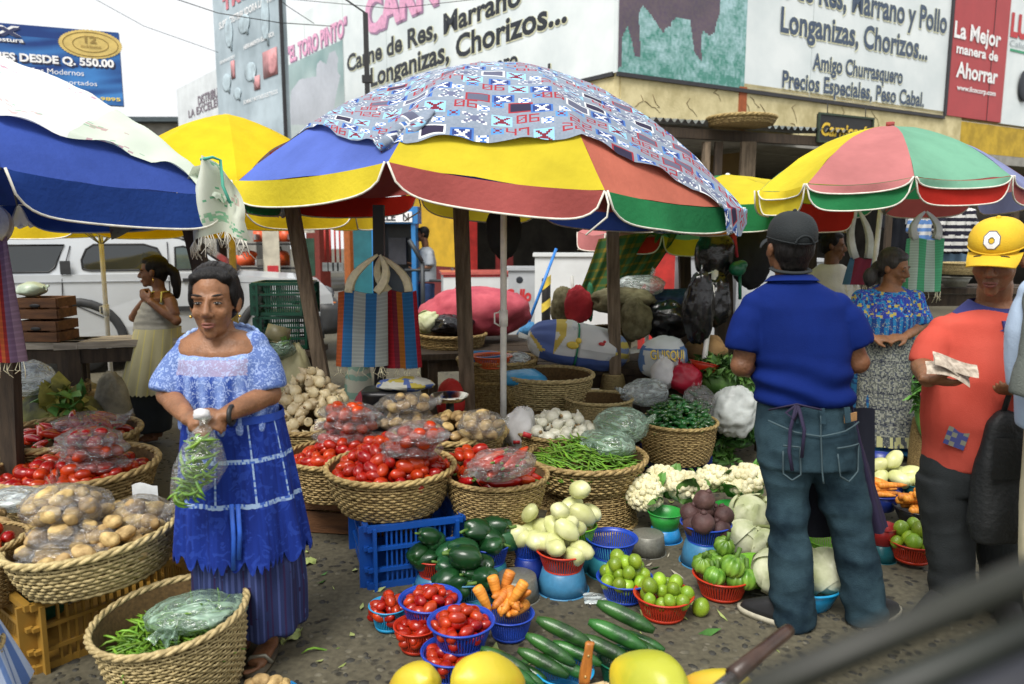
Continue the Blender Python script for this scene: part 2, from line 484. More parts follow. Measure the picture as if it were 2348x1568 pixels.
bld = thing('market_building', 'pale yellow corner building with cracked parapet and dark open shops below billboards', 'building', CX)
ZP0, ZP1 = 3.3, 4.0
def wing(d, u0, u1, mp, nm='parapet', z0=ZP0, z1=ZP1, dep=.25):
 mb = MB(); n = Vector((-d.y, d.x, 0)); a = d * u0; b = d * u1
 mb.prism([a, b, b + n * dep, a + n * dep], (0, 0, z1 - z0)); mb.warp(lambda p: p + Vector((0, 0, z0)))
 return mb.build(nm, mp, bld, smooth=False)
ur = uv(2203, 285, RD)[0]
wing(LD, -17, -.02, stucco); wing(RD, .02, ur, stucco); wing(RD, ur + .003, 17, ochre, z1=3.92)
wing(RD, .5, 16, concrete, 'ceiling', ZP0 - .2, ZP0 - .004, 7); wing(LD, -17, -.5, concrete, 'ceiling', ZP0 - .21, ZP0 - .003, 6)
wing(RD, .3, 17, stucco, 'coping', ZP1 + .003, ZP1 + .06, .32)
n1 = Vector((-RD.y, RD.x, 0)); n2 = Vector((-LD.y, LD.x, 0))
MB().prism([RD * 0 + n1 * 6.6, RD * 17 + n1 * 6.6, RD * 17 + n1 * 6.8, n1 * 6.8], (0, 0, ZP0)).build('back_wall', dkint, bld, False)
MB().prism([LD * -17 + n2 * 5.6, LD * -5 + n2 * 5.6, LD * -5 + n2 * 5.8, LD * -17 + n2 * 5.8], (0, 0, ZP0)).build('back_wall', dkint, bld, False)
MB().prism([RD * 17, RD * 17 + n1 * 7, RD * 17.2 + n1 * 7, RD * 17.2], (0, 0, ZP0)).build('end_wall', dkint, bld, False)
p = uv(1690, 300, RD)[0]
MB().prism([RD * p - n1 * .02, RD * (p + .17) - n1 * .02, RD * (p + .17) + n1 * .004, RD * p + n1 * .004], (0, 0, .7)).warp(
 lambda q: q + Vector((0, 0, ZP0))).build('painted_stripe', mat('rust_stripe', (.34, .09, .03), .8), bld, False)
# cracks and stains: short dark grooves on the parapet face
ck = MB(); rng = random.Random(5)
for i in range(16):
 u = rng.uniform(.4, 6); z = rng.uniform(3.5, 3.95); pts = []
 for k in range(5):
  pts.append(RD * u - n1 * .002 + Vector((0, 0, z))); u += rng.uniform(.02, .12) * rng.choice((1, 1, -1)); z -= rng.uniform(.0, .1)
 ck.tube(pts, [.004, .008, .005, .006, .003], 4)
ck.build('plaster_cracks', mat('crack', (.16, .11, .05), .9), bld, kind='stuff')
# left wing: yellow wall, red pillar, maroon dado
def lw(px0, px1, z0, z1, m, nm, dep=.1, off=0., d=LD):
 a = uv(px0, 500, d)[0]; b = uv(px1, 500, d)[0]; n = Vector((-d.y, d.x, 0))
 return MB().prism([d * a + n * off, d * b + n * off, d * b + n * (off + dep), d * a + n * (off + dep)], (0, 0, z1 - z0)).warp(
  lambda q: q + Vector((0, 0, z0))).build(nm, m, bld, False)
lw(905, 1047, .9, ZP0, yelw, 'yellow_wall', .12, .3); lw(905, 1047, 0, .897, maroon, 'dado', .13, .3)
lw(1046, 1074, 0, ZP0 - .02, redp, 'pillar', .2, .0); lw(1078, 1104, 0, ZP0 - .03, maroon, 'pillar', .15, .6)  # second, maroon prism paints in the shaded side of the red pillar
lw(1200, 1410, 1.3, 3.0, mat('amber_tarp', (.1, .06, .01), .7, .3, 2), 'inner_curtain', .05, 3.0)
lw(786, 800, 0, ZP0 - .02, mat('orange_paint', (.6, .16, .03), .6), 'pillar', .3, .0)
lw(700, 730, 0, ZP0 - .03, mat('brick_red', (.2, .03, .02), .8), 'pillar', .3, .0)
lw(540, 700, 2.2, 2.5, redp, 'shop_sign_band', .06, .2)
lw(790, 1420, .0, .14, concrete, 'shop_floor_slab', 5, -.9)
# ================================================================== billboards
white = mat('billboard_white', (.72, .79, .8), .5, .09, .9, col2=(.8, .85, .85))
ink = mat('black_ink', (.018, .022, .03), .5)
pink = mat('pink_ink', (.78, .38, .56), .5); navy = mat('navy_ink', (.055, .085, .14), .5); wink = mat('white_ink', (.85, .85, .85), .5)
yink = mat('yellow_ink', (.8, .6, .08), .5); redk = mat('red_ink', (.5, .03, .035), .5); frame_m = mat('sign_frame', (.03, .03, .035), .6)
purp = mat('ink_shadow', (.35, .2, .33), .5); halo = mat('letter_halo', (.8, .79, .55), .5)
def board(name, label, d, px0, px1, pyr, ztop, m, off=0., th=.08, zb=None, cat='billboard'):
 """a board standing in one of the two wall planes; px at row pyr"""
 n = Vector((-d.y, d.x, 0)); u0 = uv(px0, pyr, d)[0]; u1 = uv(px1, pyr, d)[0]
 o = thing(name, label, cat, CX + d * u0 + n * off + Vector((0, 0, zb)), math.atan2(d.y, d.x))
 MB().box(((u1 - u0) / 2, th / 2, (ztop - zb) / 2), (u1 - u0, th, ztop - zb)).build('panel', m, o, False)
 o['u0'] = u0; return o, u0, u1 - u0, n
def put(o, u0, d, zb, off, body, pl, pr, pcap, m, bold=.02, sh=None, shm=None):
 """lettering from baseline-left pl to baseline-right pr with its capitals reaching row pcap at the left"""
 a = uv(pl[0], pl[1], d); b = uv(pr[0], pr[1], d); t = uv(pl[0], pcap, d)
 z = (a[1] + b[1]) / 2
 for k, (mm, dx, dy) in enumerate(([(shm, sh, -.01)] if sh is not None else []) + [(m, 0, -.014)]):
  M = Matrix.Translation((a[0] - u0 + dx, dy, z - zb - dx * .6))
  lettering(body, b[0] - a[0], mm, o, M, h=t[1] - a[1], bold=bold + (.02 if (sh is not None and k == 0) else 0))
def inpoly(x, y, P):
 c = False; j = len(P) - 1
 for i in range(len(P)):
  if (P[i][1] > y) != (P[j][1] > y) and x < (P[j][0] - P[i][0]) * (y - P[i][1]) / (P[j][1] - P[i][1]) + P[i][0]: c = not c
  j = i
 return c
def picture(o, u0, d, zb, px0, px1, pyb, pyt, fn, nu=90, nv=80, nm='printed_picture', rowpx=None):
 ua = uv(px0, rowpx or 150, d)[0]; ub = uv(px1, rowpx or 150, d)[0]; za = uv((px0 + px1) / 2 if pyb is None else px0, pyb, d)[1]; zt = pyt
 mb = MB(); base = CX
 def cf(s, t):
  p = base + d * (ua + (ub - ua) * s) + Vector((0, 0, za + (zt - za) * t)); x, y = pix(p); return fn(x, y, p)
 mb.grid(lambda s, t: (ua - u0 + (ub - ua) * s, -.006, za - zb + (zt - za) * t), nu, nv, cf=cf)
 return mb.build(nm, printmat('print_paper', .6, .02), o, False)
crop3 = lambda L: [(1173.5 + x * .33683, y * .33683) for x, y in L]
crop2 = lambda L: [(586.75 + x * .33683, y * .33683) for x, y in L]
BULL = crop3([(700, -300), (700, 0), (705, 460), (745, 460), (750, 250), (785, 180), (810, 260), (835, 385), (875, 385), (860, 90), (890, 40), (935, 90), (1030, 230), (1045, 190),
              (1080, 180), (1085, 150), (1120, 120), (1210, 135), (1225, 250), (1240, 360), (1290, 420), (1285, 250), (1300, 210), (1340, 245), (1380, 220), (1385, 170), (1415, 80), (1420, -300)])
def bull1(x, y, p):
 k = nz(p, 6, 2); k2 = nz(p, 22, 5)
 if inpoly(x, y, BULL):
  v = .5 + .5 * nz(p, 2.5, 9); return (.10 + .06 * v + .02 * k2, .085 + .035 * v + .02 * k2, .11 + .04 * v)
 g_ = max(0, min(1, .45 + .5 * k + .5 * k2 - (y - 90) / 400)); a = (.08, .27, .22); b = (.42, .62, .66)
 return [a[i] * (1 - g_) + b[i] * g_ for i in range(3)]
# right face: bull picture and butcher's text
ZB = uv(1412, 165, RD)[1]
o, u0, wd, n = board('billboard', 'butcher billboard with dark bull on grass and a list of sausages, right of building corner', RD, 1413, 2169, 165, 7.4, white, zb=ZB)
picture(o, u0, RD, ZB, 1416, 1707, 165, 7.3, bull1, 120, 130)
for body, pl, pr, pc in (('Carne de Res, Marrano y Pollo', (1700, -28), (2168, 74), -92), ('Longanizas, Chorizos...', (1787, 72), (2124, 137), 14),
                         ('Amigo Churrasquero', (1861, 158), (2067, 192), 120), ('Precios Especiales, Peso Cabal.', (1791, 199), (2116, 245), 160)):
 put(o, u0, RD, ZB, 0, body, pl, pr, pc, navy, .03, .014, halo)
MB().bar((0, -.02, -.03), (wd, -.02, -.03), .05, .06).build('bottom_frame', frame_m, o, False)
MB().bar((wd + .02, -.02, 0), (wd + .02, -.02, 3.2), .05, .06).build('side_frame', frame_m, o, False)
for x in (2.44, 4.3): MB().box((x, -.0025, 1.6), (.009, .005, 3.2)).build('panel_joint', mat('joint_grey', (.45, .5, .5), .7), o, False)
# red savings board
zb2 = uv(2173, 263, RD)[1] - .02
o, u0, wd, n = board('billboard', 'red billboard panel reading La Mejor manera de Ahorrar', RD, 2172, 2297, 200, 7.4, mat('board_red', (.42, .045, .05), .5, .06, 2), zb=zb2, off=-.03)
for body, pl, pr, pc in (('La Mejor', (2182, 84), (2288, 110), 46), ('manera de', (2187, 121), (2282, 142), 98), ('Ahorrar', (2186, 176), (2281, 193), 140), ('www.ilcocorp.com', (2188, 206), (2277, 221), 194)):
 put(o, u0, RD, zb2, 0, body, pl, pr, pc, wink, .03)
MB().box((wd * .72, -.004, 1.5), (.012, .01, 3)).build('seam', frame_m, o, False)
o, u0, wd, n = board('billboard', 'white lubricant billboard cut by the right edge, reading LU Calidad', RD, 2298.5, 2560, 200, 7.4, white, zb=zb2 - .02, off=-.03)
put(o, u0, RD, zb2, 0, 'LU', (2311, 78), (2350, 90), 25, redk, .05); put(o, u0, RD, zb2, 0, 'Calidad', (2310, 103), (2362, 116), 88, mat('grey_ink', (.35, .4, .42), .5), 0)
MB().bar((.1, -.006, 1.55), (1.6, -.006, 1.55), .01, .05).build('green_stripe', mat('green_ink', (.04, .3, .15), .5), o, False)
MB().ell((.75, -.04, .85), (.26, .04, .34), nu=16, nv=8).build('printed_bottle', ink, o)
MB().box((.6, -.03, 3.12), (1.2, .1, .2)).build('top_band', navy, o, False)
# left face
ZL = uv(1408, 165, LD)[1]
o, u0, wd, n = board('billboard', 'long white butcher billboard with pink EL TORO PINTO title, left of building corner', LD, 652, 1408, 200, 7.4, white, zb=ZL)
BULL2 = crop2([(225, 850), (240, 620), (300, 540), (410, 520), (415, 440), (440, 410), (480, 440), (500, 360), (540, 345), (560, 390), (555, 480), (575, 520), (545, 650), (530, 760), (530, 850)])
def bull2(x, y, p):
 k = nz(p, 1.6, 4)
 if inpoly(x, y, BULL2):
  v = .5 + .5 * nz(p, 1.2, 9); return (.42 + .14 * v, .45 + .14 * v, .5 + .15 * v)
 t = max(0, min(1, (y - 150) / 140)); v = .12 * k
 return (.30 + .22 * t + v, .42 + .17 * t + v, .42 + .17 * t + v)
zt = uv(720, 122, LD)[1]
ua, ub = uv(654, 200, LD)[0], uv(789, 200, LD)[0]
mb = MB()
def cf(s, t):
 p_ = CX + LD * (ua + (ub - ua) * s) + Vector((0, 0, ZL + (zt - ZL) * t)); x, y = pix(p_); return bull2(x, y, p_)
mb.grid(lambda s, t: (ua - u0 + (ub - ua) * s, -.006, (zt - ZL) * t), 80, 80, cf=cf)
mb.build('printed_picture', printmat('print_paper'), o, False)
put(o, u0, LD, ZL, 0, '"EL TORO PINTO"', (660, 144), (796, 80), 108, pink, .03, .04, purp)
put(o, u0, LD, ZL, 0, 'CARN', (838, 76), (1005, 5), -6, pink, .05, .05, purp)
for body, pl, pr, pc in (('Carne de Res, Marrano', (797, 170), (1196, 2), 132), ('Longanizas, Chorizos...', (851, 203), (1301, 42), 160),
                         ('Amigo Churrasquero', (930, 228), (1188, 150), 196), ('Precios Especiales, Peso Cabal.', (905, 268), (1272, 168), 246)):
 put(o, u0, LD, ZL, 0, body, pl, pr, pc, ink, .03, .016, halo)
MB().bar((0, -.02, -.03), (wd, -.02, -.03), .05, .06).build('bottom_frame', frame_m, o, False)
for x in (1.6, 4.0, 6.2): MB().box((x, -.0025, 1.6), (.009, .005, 3.2)).build('panel_joint', mat('joint_grey', (.45, .5, .5), .7), o, False)
# lamp post in front of the left face
q = A(842, 205, 13.5); q2 = A(843, 30, 13.5)
t = thing('sign_post', 'thin dark steel post in front of the long white butcher billboard', 'post', (q.x, q.y, 3.3))
MB().bar((0, 0, 0), (0, 0, q2.z - 3.3), .075, .075).build('post', blackp, t, False)
MB().tube([(0, 0, q2.z - 3.3), (-.5, .1, q2.z - 2.95), (-1.2, .25, q2.z - 2.6)], .015, 5).build('stay', blackp, t)
MB().box((0, 0, .9), (.16, .1, .12)).build('bracket', blackp, t, False)
# further boards up the street, camera glare painted into their pale colours
def farboard(name, label, Y, pl, pr, pyl, pyr, pytl, m, cat='billboard', pyt=None):
 """quad board between two pixel columns: bottom rows pyl/pyr, left top row"""
 a = A(pl, pyl, Y); b = A(pr, pyr, Y * 1.0); d = Vector((b.x - a.x, 0, 0)); return a, b
def vboard(name, label, p0, p1, zb, zt, m):
 p0 = Vector((p0[0], p0[1], 0)); p1 = Vector((p1[0], p1[1], 0)); d = (p1 - p0)
 o = thing(name, label, 'billboard', p0 + Vector((0, 0, zb)), math.atan2(d.y, d.x)); L_ = d.length
 MB().box((L_ / 2, .06, (zt - zb) / 2), (L_, .12, zt - zb)).build('panel', m, o, False)
 inv = o.matrix_basis.inverted()
 mw = Matrix.Translation(o.location) @ Matrix.Rotation(math.atan2(d.y, d.x), 4, 'Z')
 mi = mw.inverted(); dn = d.normalized()
 def loc(px, py):
  n_ = Vector((-dn.y, dn.x, 0)); r = ray(px, py); k = (p0 - EYE).dot(n_) / r.dot(n_); return mi @ (EYE + r * k)
 def wr(body, pl, pr, pc, m, bold=.02, sh=None, shm=None):
  a = loc(*pl); b = loc(*pr); t = loc(pl[0], pc)
  if sh is not None: lettering(body, b.x - a.x, shm, o, Matrix.Translation((a.x + sh, -.008, (a.z + b.z) / 2 - sh)), t.z - a.z, bold + .02)
  lettering(body, b.x - a.x, m, o, Matrix.Translation((a.x, -.014, (a.z + b.z) / 2)), t.z - a.z, bold)
 return o, loc, wr, L_
# grey tool advert
g0 = A(501, 265, 17.0); g1 = A(652, 275, 14.5)
gm = mat('glare_paled_board', (.36, .45, .5), .6, .22, .8, col2=(.5, .6, .66))  # base colours of this advert paled to paint in camera glare
o, loc, wr, L_ = vboard('billboard', 'glare-paled grey-blue tool shop billboard left of the pink-titled butcher board', g0, g1, g1.z - .4, g1.z + 4.5, gm)
wr('TRUPER', (512, 22), (640, -45), -6, mat('glare_paled_red', (.6, .2, .24), .6), .04)
wr('SUPER DISTRIBUIDORA LA UNION', (504, 62), (640, 0), 46, wink, .02)
wr('HERRAMIENTA ELECTRICA', (560, 112), (630, 84), 102, wink, .02); wr('BOMBAS Y MOTORES ELECTRICOS', (560, 240), (638, 213), 231, wink, .01)
wr('GENERADORES', (505, 146), (540, 134), 139, wink, .01)
for (px_, py_, w_, h_) in ((525, 75, .22, .5), (560, 55, .3, .3), (608, 40, .2, .7), (520, 190, .25, .3), (575, 165, .3, .3), (545, 215, .2, .2)):
 c_ = loc(px_, py_); MB().ell((c_.x, -.012, c_.z), (w_, .01, h_ * .6), nu=10, nv=6).box((c_.x + w_ * .5, -.012, c_.z - h_ * .4), (w_ * .35, .012, h_ * .7)).build('printed_tool', mat('pale_print', (.42, .52, .57), .6, .3, 4), o)
for (px_, py_, w_, h_) in ((620, 145, .32, .3), (535, 160, .1, .22), (590, 190, .14, .16)):
 c_ = loc(px_, py_); MB().box((c_.x, -.011, c_.z), (w_ * 2, .01, h_ * 1.6)).ell((c_.x + w_ * .3, -.014, c_.z - h_ * .2), (w_ * .6, .01, h_ * .5), nu=10, nv=6).build('printed_machine', mat('glare_paled_red2', (.52, .24, .25), .6, .3, 4), o)
MB().bar((L_ + .03, 0, 0), (L_ + .03, 0, 4.9), .035, .06).build('side_frame', frame_m, o, False)
# white distributor board further back
w0 = A(408, 268, 22); w1 = A(512, 262, 19)
o, loc, wr, L_ = vboard('billboard', 'small pale billboard reading DISTRIBU above EXCELEN, partly behind the tool billboard', w0, w1, 4.1, uv(500, 188, LD)[1] * 0 + 5.55, mat('pale_board', (.66, .7, .72), .6, .1, 2))
wr('DISTRIBUIDORA', (455, 234), (540, 213), 213, mat('dull_purple', (.2, .16, .2), .6), .02); wr('LA EXCELENCIA', (433, 264), (536, 236), 247, mat('dull_purple', (.2, .16, .2), .6), .02)
# blue suit advert on the left
b0 = A(-130, 235, 12.3); b1 = A(283, 243, 13.2)
def blueprint(s, t):
 k = nz((s * 2.2 + t * .5, t * 7 - s * 2.2, 0), 1.3, 3); k = max(0, min(1, .5 + k))
 a = (.012, .045, .2); b = (.06, .25, .62); f = k * (1 - .45 * t) + (.0 if t < .85 else -.4); f = max(0, min(1, f))
 return [a[i] * (1 - f) + b[i] * f for i in range(3)]
o, loc, wr, L_ = vboard('billboard', 'blue tailoring billboard with gold seal and price from Q. 550.00', b0, b1, b1.z, A(283, 75, 13.2).z, mat('board_blue', (.02, .06, .25), .5))
HB = A(283, 75, 13.2).z - b1.z
MB().grid(lambda s, t: (L_ * s, -.004, HB * t), 110, 60, cf=blueprint).build('printed_waves', printmat('print_paper'), o, False)
wr('TRAJES DESDE Q. 550.00', (-62, 134), (262, 154), 116, wink, .04, .025, mat('navy_deep', (.01, .015, .06), .5))
wr('Diseños Modernos', (34, 164), (193, 175), 151, wink, .0); wr('Casimires Importados', (34, 187), (223, 197), 176, wink, .0)
wr('Tel. 7849-9895', (130, 222), (277, 235), 214, yink, .02); wr('ostura', (-8, 92), (55, 100), 82, wink, .02, .02, mat('navy_deep', (.01, .015, .06), .5))
wr('LX', (-30, 78), (52, 87), 58, mat('navy_ink2', (.02, .03, .1), .5), .06, -.02, wink)
c_ = loc(208, 102); gold = mat('gold_seal', (.62, .46, .14), .5, .15, 5)
sp = [(c_.x + (.45 + (.02 if k % 2 else 0)) * math.cos(k * math.pi / 48), -.012, c_.z + (.22 + (.01 if k % 2 else 0)) * math.sin(k * math.pi / 48)) for k in range(96)]
MB().prism(sp, (0, .006, 0)).build('gold_seal', gold, o, False)
for r_ in (.4, .26):
 MB().tube([(c_.x + r_ * math.cos(k * math.pi / 24), -.014, c_.z + r_ * .47 * math.sin(k * math.pi / 24)) for k in range(49)], .006, 4, False).build('seal_ring', mat('seal_brown', (.3, .2, .05), .6), o)
lettering('12', .17, mat('seal_brown', (.3, .2, .05), .6), o, Matrix.Translation((c_.x - .08, -.02, c_.z + .02)), .11, .03)
lettering('Años de Experiencia', .3, mat('seal_brown', (.3, .2, .05), .6), o, Matrix.Translation((c_.x - .15, -.02, c_.z - .06)), .045, .01)
for k in range(3):   # legs that carry the board
 MB().bar((L_ * (.2 + .3 * k), .2, -b1.z), (L_ * (.2 + .3 * k), .2, .2), .12, .12).build('post', frame_m, o, False)
# overhead wires
for nm, lab, pts in (('power_line', 'thin black wire crossing in front of the glare-paled tool billboard', [(380, -10, 12), (500, 30, 12), (640, 52, 12), (760, 60, 13)]),
                     ('guy_wire', 'dark red stay wire slanting down between the tool board and the pink title', [(630, -10, 14), (660, 15, 14.2), (720, 54, 14.5)])):
 tag(MB().tube([A(*p_) for p_ in pts], .007, 5).build(nm, blackp), lab, 'wire')
for k, pts in enumerate(([(560, -12, 13), (900, 20, 12), (1180, -12, 11)], [(200, -12, 15), (330, 60, 15.5), (500, 120, 16)])):
 tag(MB().tube([A(*p_) for p_ in pts], .005, 5).build('power_line', blackp), ('thin wire drooping across the top of the long white butcher board', 'thin wire slanting across the pale sky left of the tool board')[k], 'wire')
# low roofs far down the street, behind the yellow canopy
o = thing('distant_shop', 'low dark shop roof seen far down the street left of yellow umbrella', 'building', (A(365, 270, 26).x, 26, 0))
MB().box((0, 2, 2.6), (6, 4, 5.2)).build('wall', concrete, o, False); MB().box((0, 1.9, 5.28), (6.4, 4.6, .15)).build('roof', mat('slate', (.05, .07, .08), .7), o, False)
MB().tube([(.9, 0, 5.3), (.9, 0, 6.1)], .02, 5).build('antenna', blackp, o)
# ================================================================== shop fronts under the parapet
# corrugated awning and its posts
a0 = A(1475, 274, 11.3); a1 = A(1935, 304, 12.6)
o = thing('tin_awning', 'corrugated tin awning on rough wooden posts below the pale parapet', 'awning', (a0.x, a0.y, 0))
d = Vector((a1.x - a0.x, a1.y - a0.y, 0)); L_ = d.length; dn = d.normalized(); nn = Vector((-dn.y, dn.x, 0))
tin = mat('tin_sheet', (.32, .34, .34), .45, .35, 3, metal=.6)
for k in range(4):
 def cor(s, t, k=k):
  u = L_ * (k + s * 1.03) / 4; return dn * u + nn * (t * 2.2 - .1) + Vector((0, 0, a0.z + (a1.z - a0.z) * u / L_ + t * .25 + .028 * math.sin(u * 2 * math.pi / .12) + .006 * (k % 2)))
 MB().grid(cor, 110, 3).build('corrugated_sheet', tin, o)
MB().bar(dn * .1 + Vector((0, 0, a0.z - .16)), dn * (L_ - .1) + Vector((0, 0, a1.z - .16)), .1, .14).build('beam', woodd, o, False)
for px_ in (1612, 1640, 1700, 1716):
 q = A(px_, 400, 11.7) - Vector((a0.x, a0.y, 0)); MB().bar((q.x, q.y, 0), (q.x + .03, q.y, 2.95), .11, .1).build('post', woodg if px_ != 1640 else woodd, o, False)
# hanging sign: Carniceria
q0 = A(1877, 262, 12.3); q1 = A(2001, 284, 12.9); d = Vector((q1.x - q0.x, q1.y - q0.y, 0)); L_ = d.length
o = thing('hanging_sign', 'small black hanging sign painted Carnicería in yellow', 'sign', q0, math.atan2(d.y, d.x))
MB().box((L_ / 2, .02, -.2), (L_, .04, .42)).build('board', blackp, o, False)
for k, (cx_, cz_, sx_, sz_) in enumerate(((L_ / 2, .015, L_ + .02, .03), (.008, -.2, .03, .4), (L_ - .008, -.2, .03, .4), (L_ / 2, -.41, L_ + .02, .03))):
 MB().box((cx_, -.005, cz_), (sx_, .03, sz_)).build('frame', mat('green_frame', (.03, .05, .03), .6), o, False)
lettering('Carnicería', L_ * .9, mat('sign_yellow', (.75, .5, .04), .6), o, Matrix.Translation((L_ * .05, -.006, -.31)), .2, .03, .15)
for k in (.15, .85): MB().tube([(L_ * k, 0, .02), (L_ * k + .01, .02, .2)], .008, 5).build('chain', blackp, o)
# phone booth
q = G(865, 748); q.y = 13.0; q.x = A(868, 600, 13).x
o = thing('phone_booth', 'blue and teal street phone booth with white telephone sign', 'phone booth', (q.x, q.y, 0), R(0))
teal = mat('teal_paint', (.02, .14, .16), .5, .2, 3); blu = mat('booth_blue', (.03, .2, .5), .45, .15, 3)
MB().box((-.27, .3, 1.02), (.42, .06, 2.04)).build('side_panel', teal, o, False); MB().box((-.04, .05, 1.02), (.07, .5, 2.03)).build('post', blu, o, False)
MB().box((.62, .05, 1.02), (.07, .5, 2.03)).build('post', blu, o, False); MB().box((.3, .3, .9), (.6, .04, 1.8)).build('back_panel', mat('booth_dark', (.02, .025, .03), .4), o, False)
MB().box((.25, .05, 1.9), (.9, .55, .28)).build('header', blu, o, False); MB().box((.3, -.24, 1.87), (.62, .03, .17)).build('sign_plate', wink, o, False)
lettering('TELE', .34, ink, o, Matrix.Translation((.0, -.26, 1.81)), .12, .03); lettering('N', .1, ink, o, Matrix.Translation((.46, -.26, 1.81)), .12, .03)
MB().box((-.27, .24, 1.87), (.24, .03, .17)).build('pictogram_plate', yelw, o, False)
MB().tube([(-.27 + .07 * math.cos(a), .215, 1.85 + .05 * math.sin(a)) for a in np.linspace(0, math.pi, 9)], [.025, .02, .015, .015, .015, .015, .015, .02, .025], 6).build('handset_mark', ink, o)
MB().box((.3, .2, 1.3), (.3, .16, .45)).build('telephone', mat('phone_grey', (.05, .05, .06), .4), o, False)
# orange sign post beside it
# ice cream freezer
def counter(name, label, px0, px1, pyt, Y, m, zb=0., dep=.6, rz=0., cat='counter', top=None):
 a = A(px0, pyt, Y); b = A(px1, pyt, Y); w_ = b.x - a.x; h = a.z - zb
 o = thing(name, label, cat, (a.x, Y, zb), rz)
 MB().box((w_ / 2, dep / 2, h / 2), (w_, dep, h)).build('body', m, o, False)
 MB().box((w_ / 2, dep / 2, h + .02), (w_ + .06, dep + .06, .04)).build('top', top or m, o, False)
 return o, w_, h
cw = mat('freezer_white', (.68, .7, .7), .35, .06, 3); cg = mat('cooler_grey', (.4, .42, .44), .4, .1, 3)
o, w_, h = counter('ice_cream_freezer', 'white ice cream chest freezer with red lettering and red trim', 1016, 1172, 630, 11.6, cw, .1, .7, R(8), 'freezer', top=mat('freezer_lid', (.5, .12, .1), .3))
lettering('Sarita', .55, redk, o, Matrix.Translation((w_ * .58, -.004, h * .62)), .14, .04, .1); lettering('S', .1, redk, o, Matrix.Translation((.17, -.004, h * .62)), .16, .04)
fl = MB()
for k in range(6):
 a = k * math.pi / 3; fl.ell((.1 + .05 * math.cos(a), -.004, h * .45 + .07 * math.sin(a)), (.03, .003, .045), Matrix.Rotation(a, 3, 'Y'), 8, 6)
fl.build('printed_flower', pink, o); MB().box((w_ / 2, -.004, h - .02), (w_, .01, .03)).build('red_trim', redk, o, False)
o, w_, h = counter('beer_cooler', 'grey beer cooler lettered Gallo in red under the amber shop', 1165, 1226, 620, 11.0, cg, .1, .6, 0, 'cooler')
lettering('Gallo', .38, redk, o, Matrix.Translation((w_ - .43, -.006, h * .55)), .17, .05, .15); lettering('CERVEZA', .2, ink, o, Matrix.Translation((w_ - .3, -.006, h * .42)), .045, .01)
MB().ell((w_ - .22, -.004, h * .86), (.05, .004, .05), nu=8, nv=6).build('rooster_mark', ink, o)
o, w_, h = counter('shop_counter', 'plain white shop counter behind the blue broom', 1226, 1400, 588, 10.6, cw, 0, .6, R(-3))
o, w_, h = counter('shop_counter', 'grey counter in the shade behind the hanging black bag', 1560, 1680, 590, 10.4, cg, 0, .6, R(4))
o, w_, h = counter('shop_counter', 'red painted counter end right of the green checked cloth', 1478, 1548, 575, 10.0, redp, 0, .4, 0)
o, w_, h = counter('meat_counter', 'pale counter in the shade behind the seated man', 1690, 1900, 600, 10.8, cg, 0, .6, 0)
# tool shop stock on the left
def chainsaw(loc, label, rz):
 o = thing('chainsaw', label, 'chainsaw', loc, rz, 'chainsaws on the tool shop rack')
 MB().box((0, 0, .13), (.34, .2, .2)).ell((.08, 0, .24), (.16, .1, .08)).build('motor', mat('saw_orange', (.65, .1, .03), .4), o)
 MB().box((-.42, 0, .12), (.55, .03, .1)).build('guide_bar', tin, o, False); MB().tube([(.12, 0, .2), (.05, .02, .38), (-.12, 0, .3)], .018, 6).build('handle', blackp, o)
 return o
q = A(600, 600, 14.5)
rk = thing('tool_rack', 'dark steel rack in the shaded tool shop behind the silver car', 'rack', (q.x, q.y, 0))
for k in range(4): MB().box((0, 0, .5 + .45 * k), (1.5, .4, .03)).build('shelf', blackp, rk, False)
for sx_ in (-.74, .74): MB().box((sx_, 0, 1.0), (.04, .4, 2.0)).build('upright', blackp, rk, False)
for k, (dx, zz) in enumerate(((-.35, .515), (.3, .515), (-.3, .965), (.35, .965), (0, 1.415), (.45, 1.415))):
 chainsaw((q.x + dx, q.y - .02, zz), 'orange chainsaw lying on the tool shop rack behind the car', R(-20 + 30 * k))
def poster(loc, w_, h, m, label, body=None, tm=None):
 o = thing('poster', label, 'poster', loc, 0); MB().box((0, .01, 0), (w_, .02, h)).build('sheet', m, o, False)
 return o
q = A(622, 590, 14.0); o = poster(q, .3, 1.0, mat('poster_cream', (.5, .46, .36), .6, .2, 4), 'tall cream poster standing in the tool shop beside the leaning post')
MB().box((.02, -.005, -.25), (.2, .01, .2)).build('printed_block', redk, o, False)
q = A(705, 515, 14.2); poster(q, .25, .3, mat('poster_grey', (.4, .36, .3), .6, .4, 9), 'small square notice on the dark red pillar')
q = A(705, 590, 14.2); poster(q, .26, .7, mat('poster_dark', (.02, .06, .035), .5, .4, 5), 'dark green notice low on the dark red pillar')
for k, px_ in enumerate((745, 757, 768, 779)):
 q = A(px_, 560, 14.4); o = thing('hanging_tool', 'red handled tool hanging in the doorway left of the phone booth', 'tool', (q.x, q.y, q.z), 0, 'red tools hanging by the phone booth')
 MB().tube([(0, 0, -.35), (0, 0, .4)], .018, 6).build('handle', redp, o); MB().box((0, 0, -.42), (.12, .05, .16)).build('head', tin, o, False)
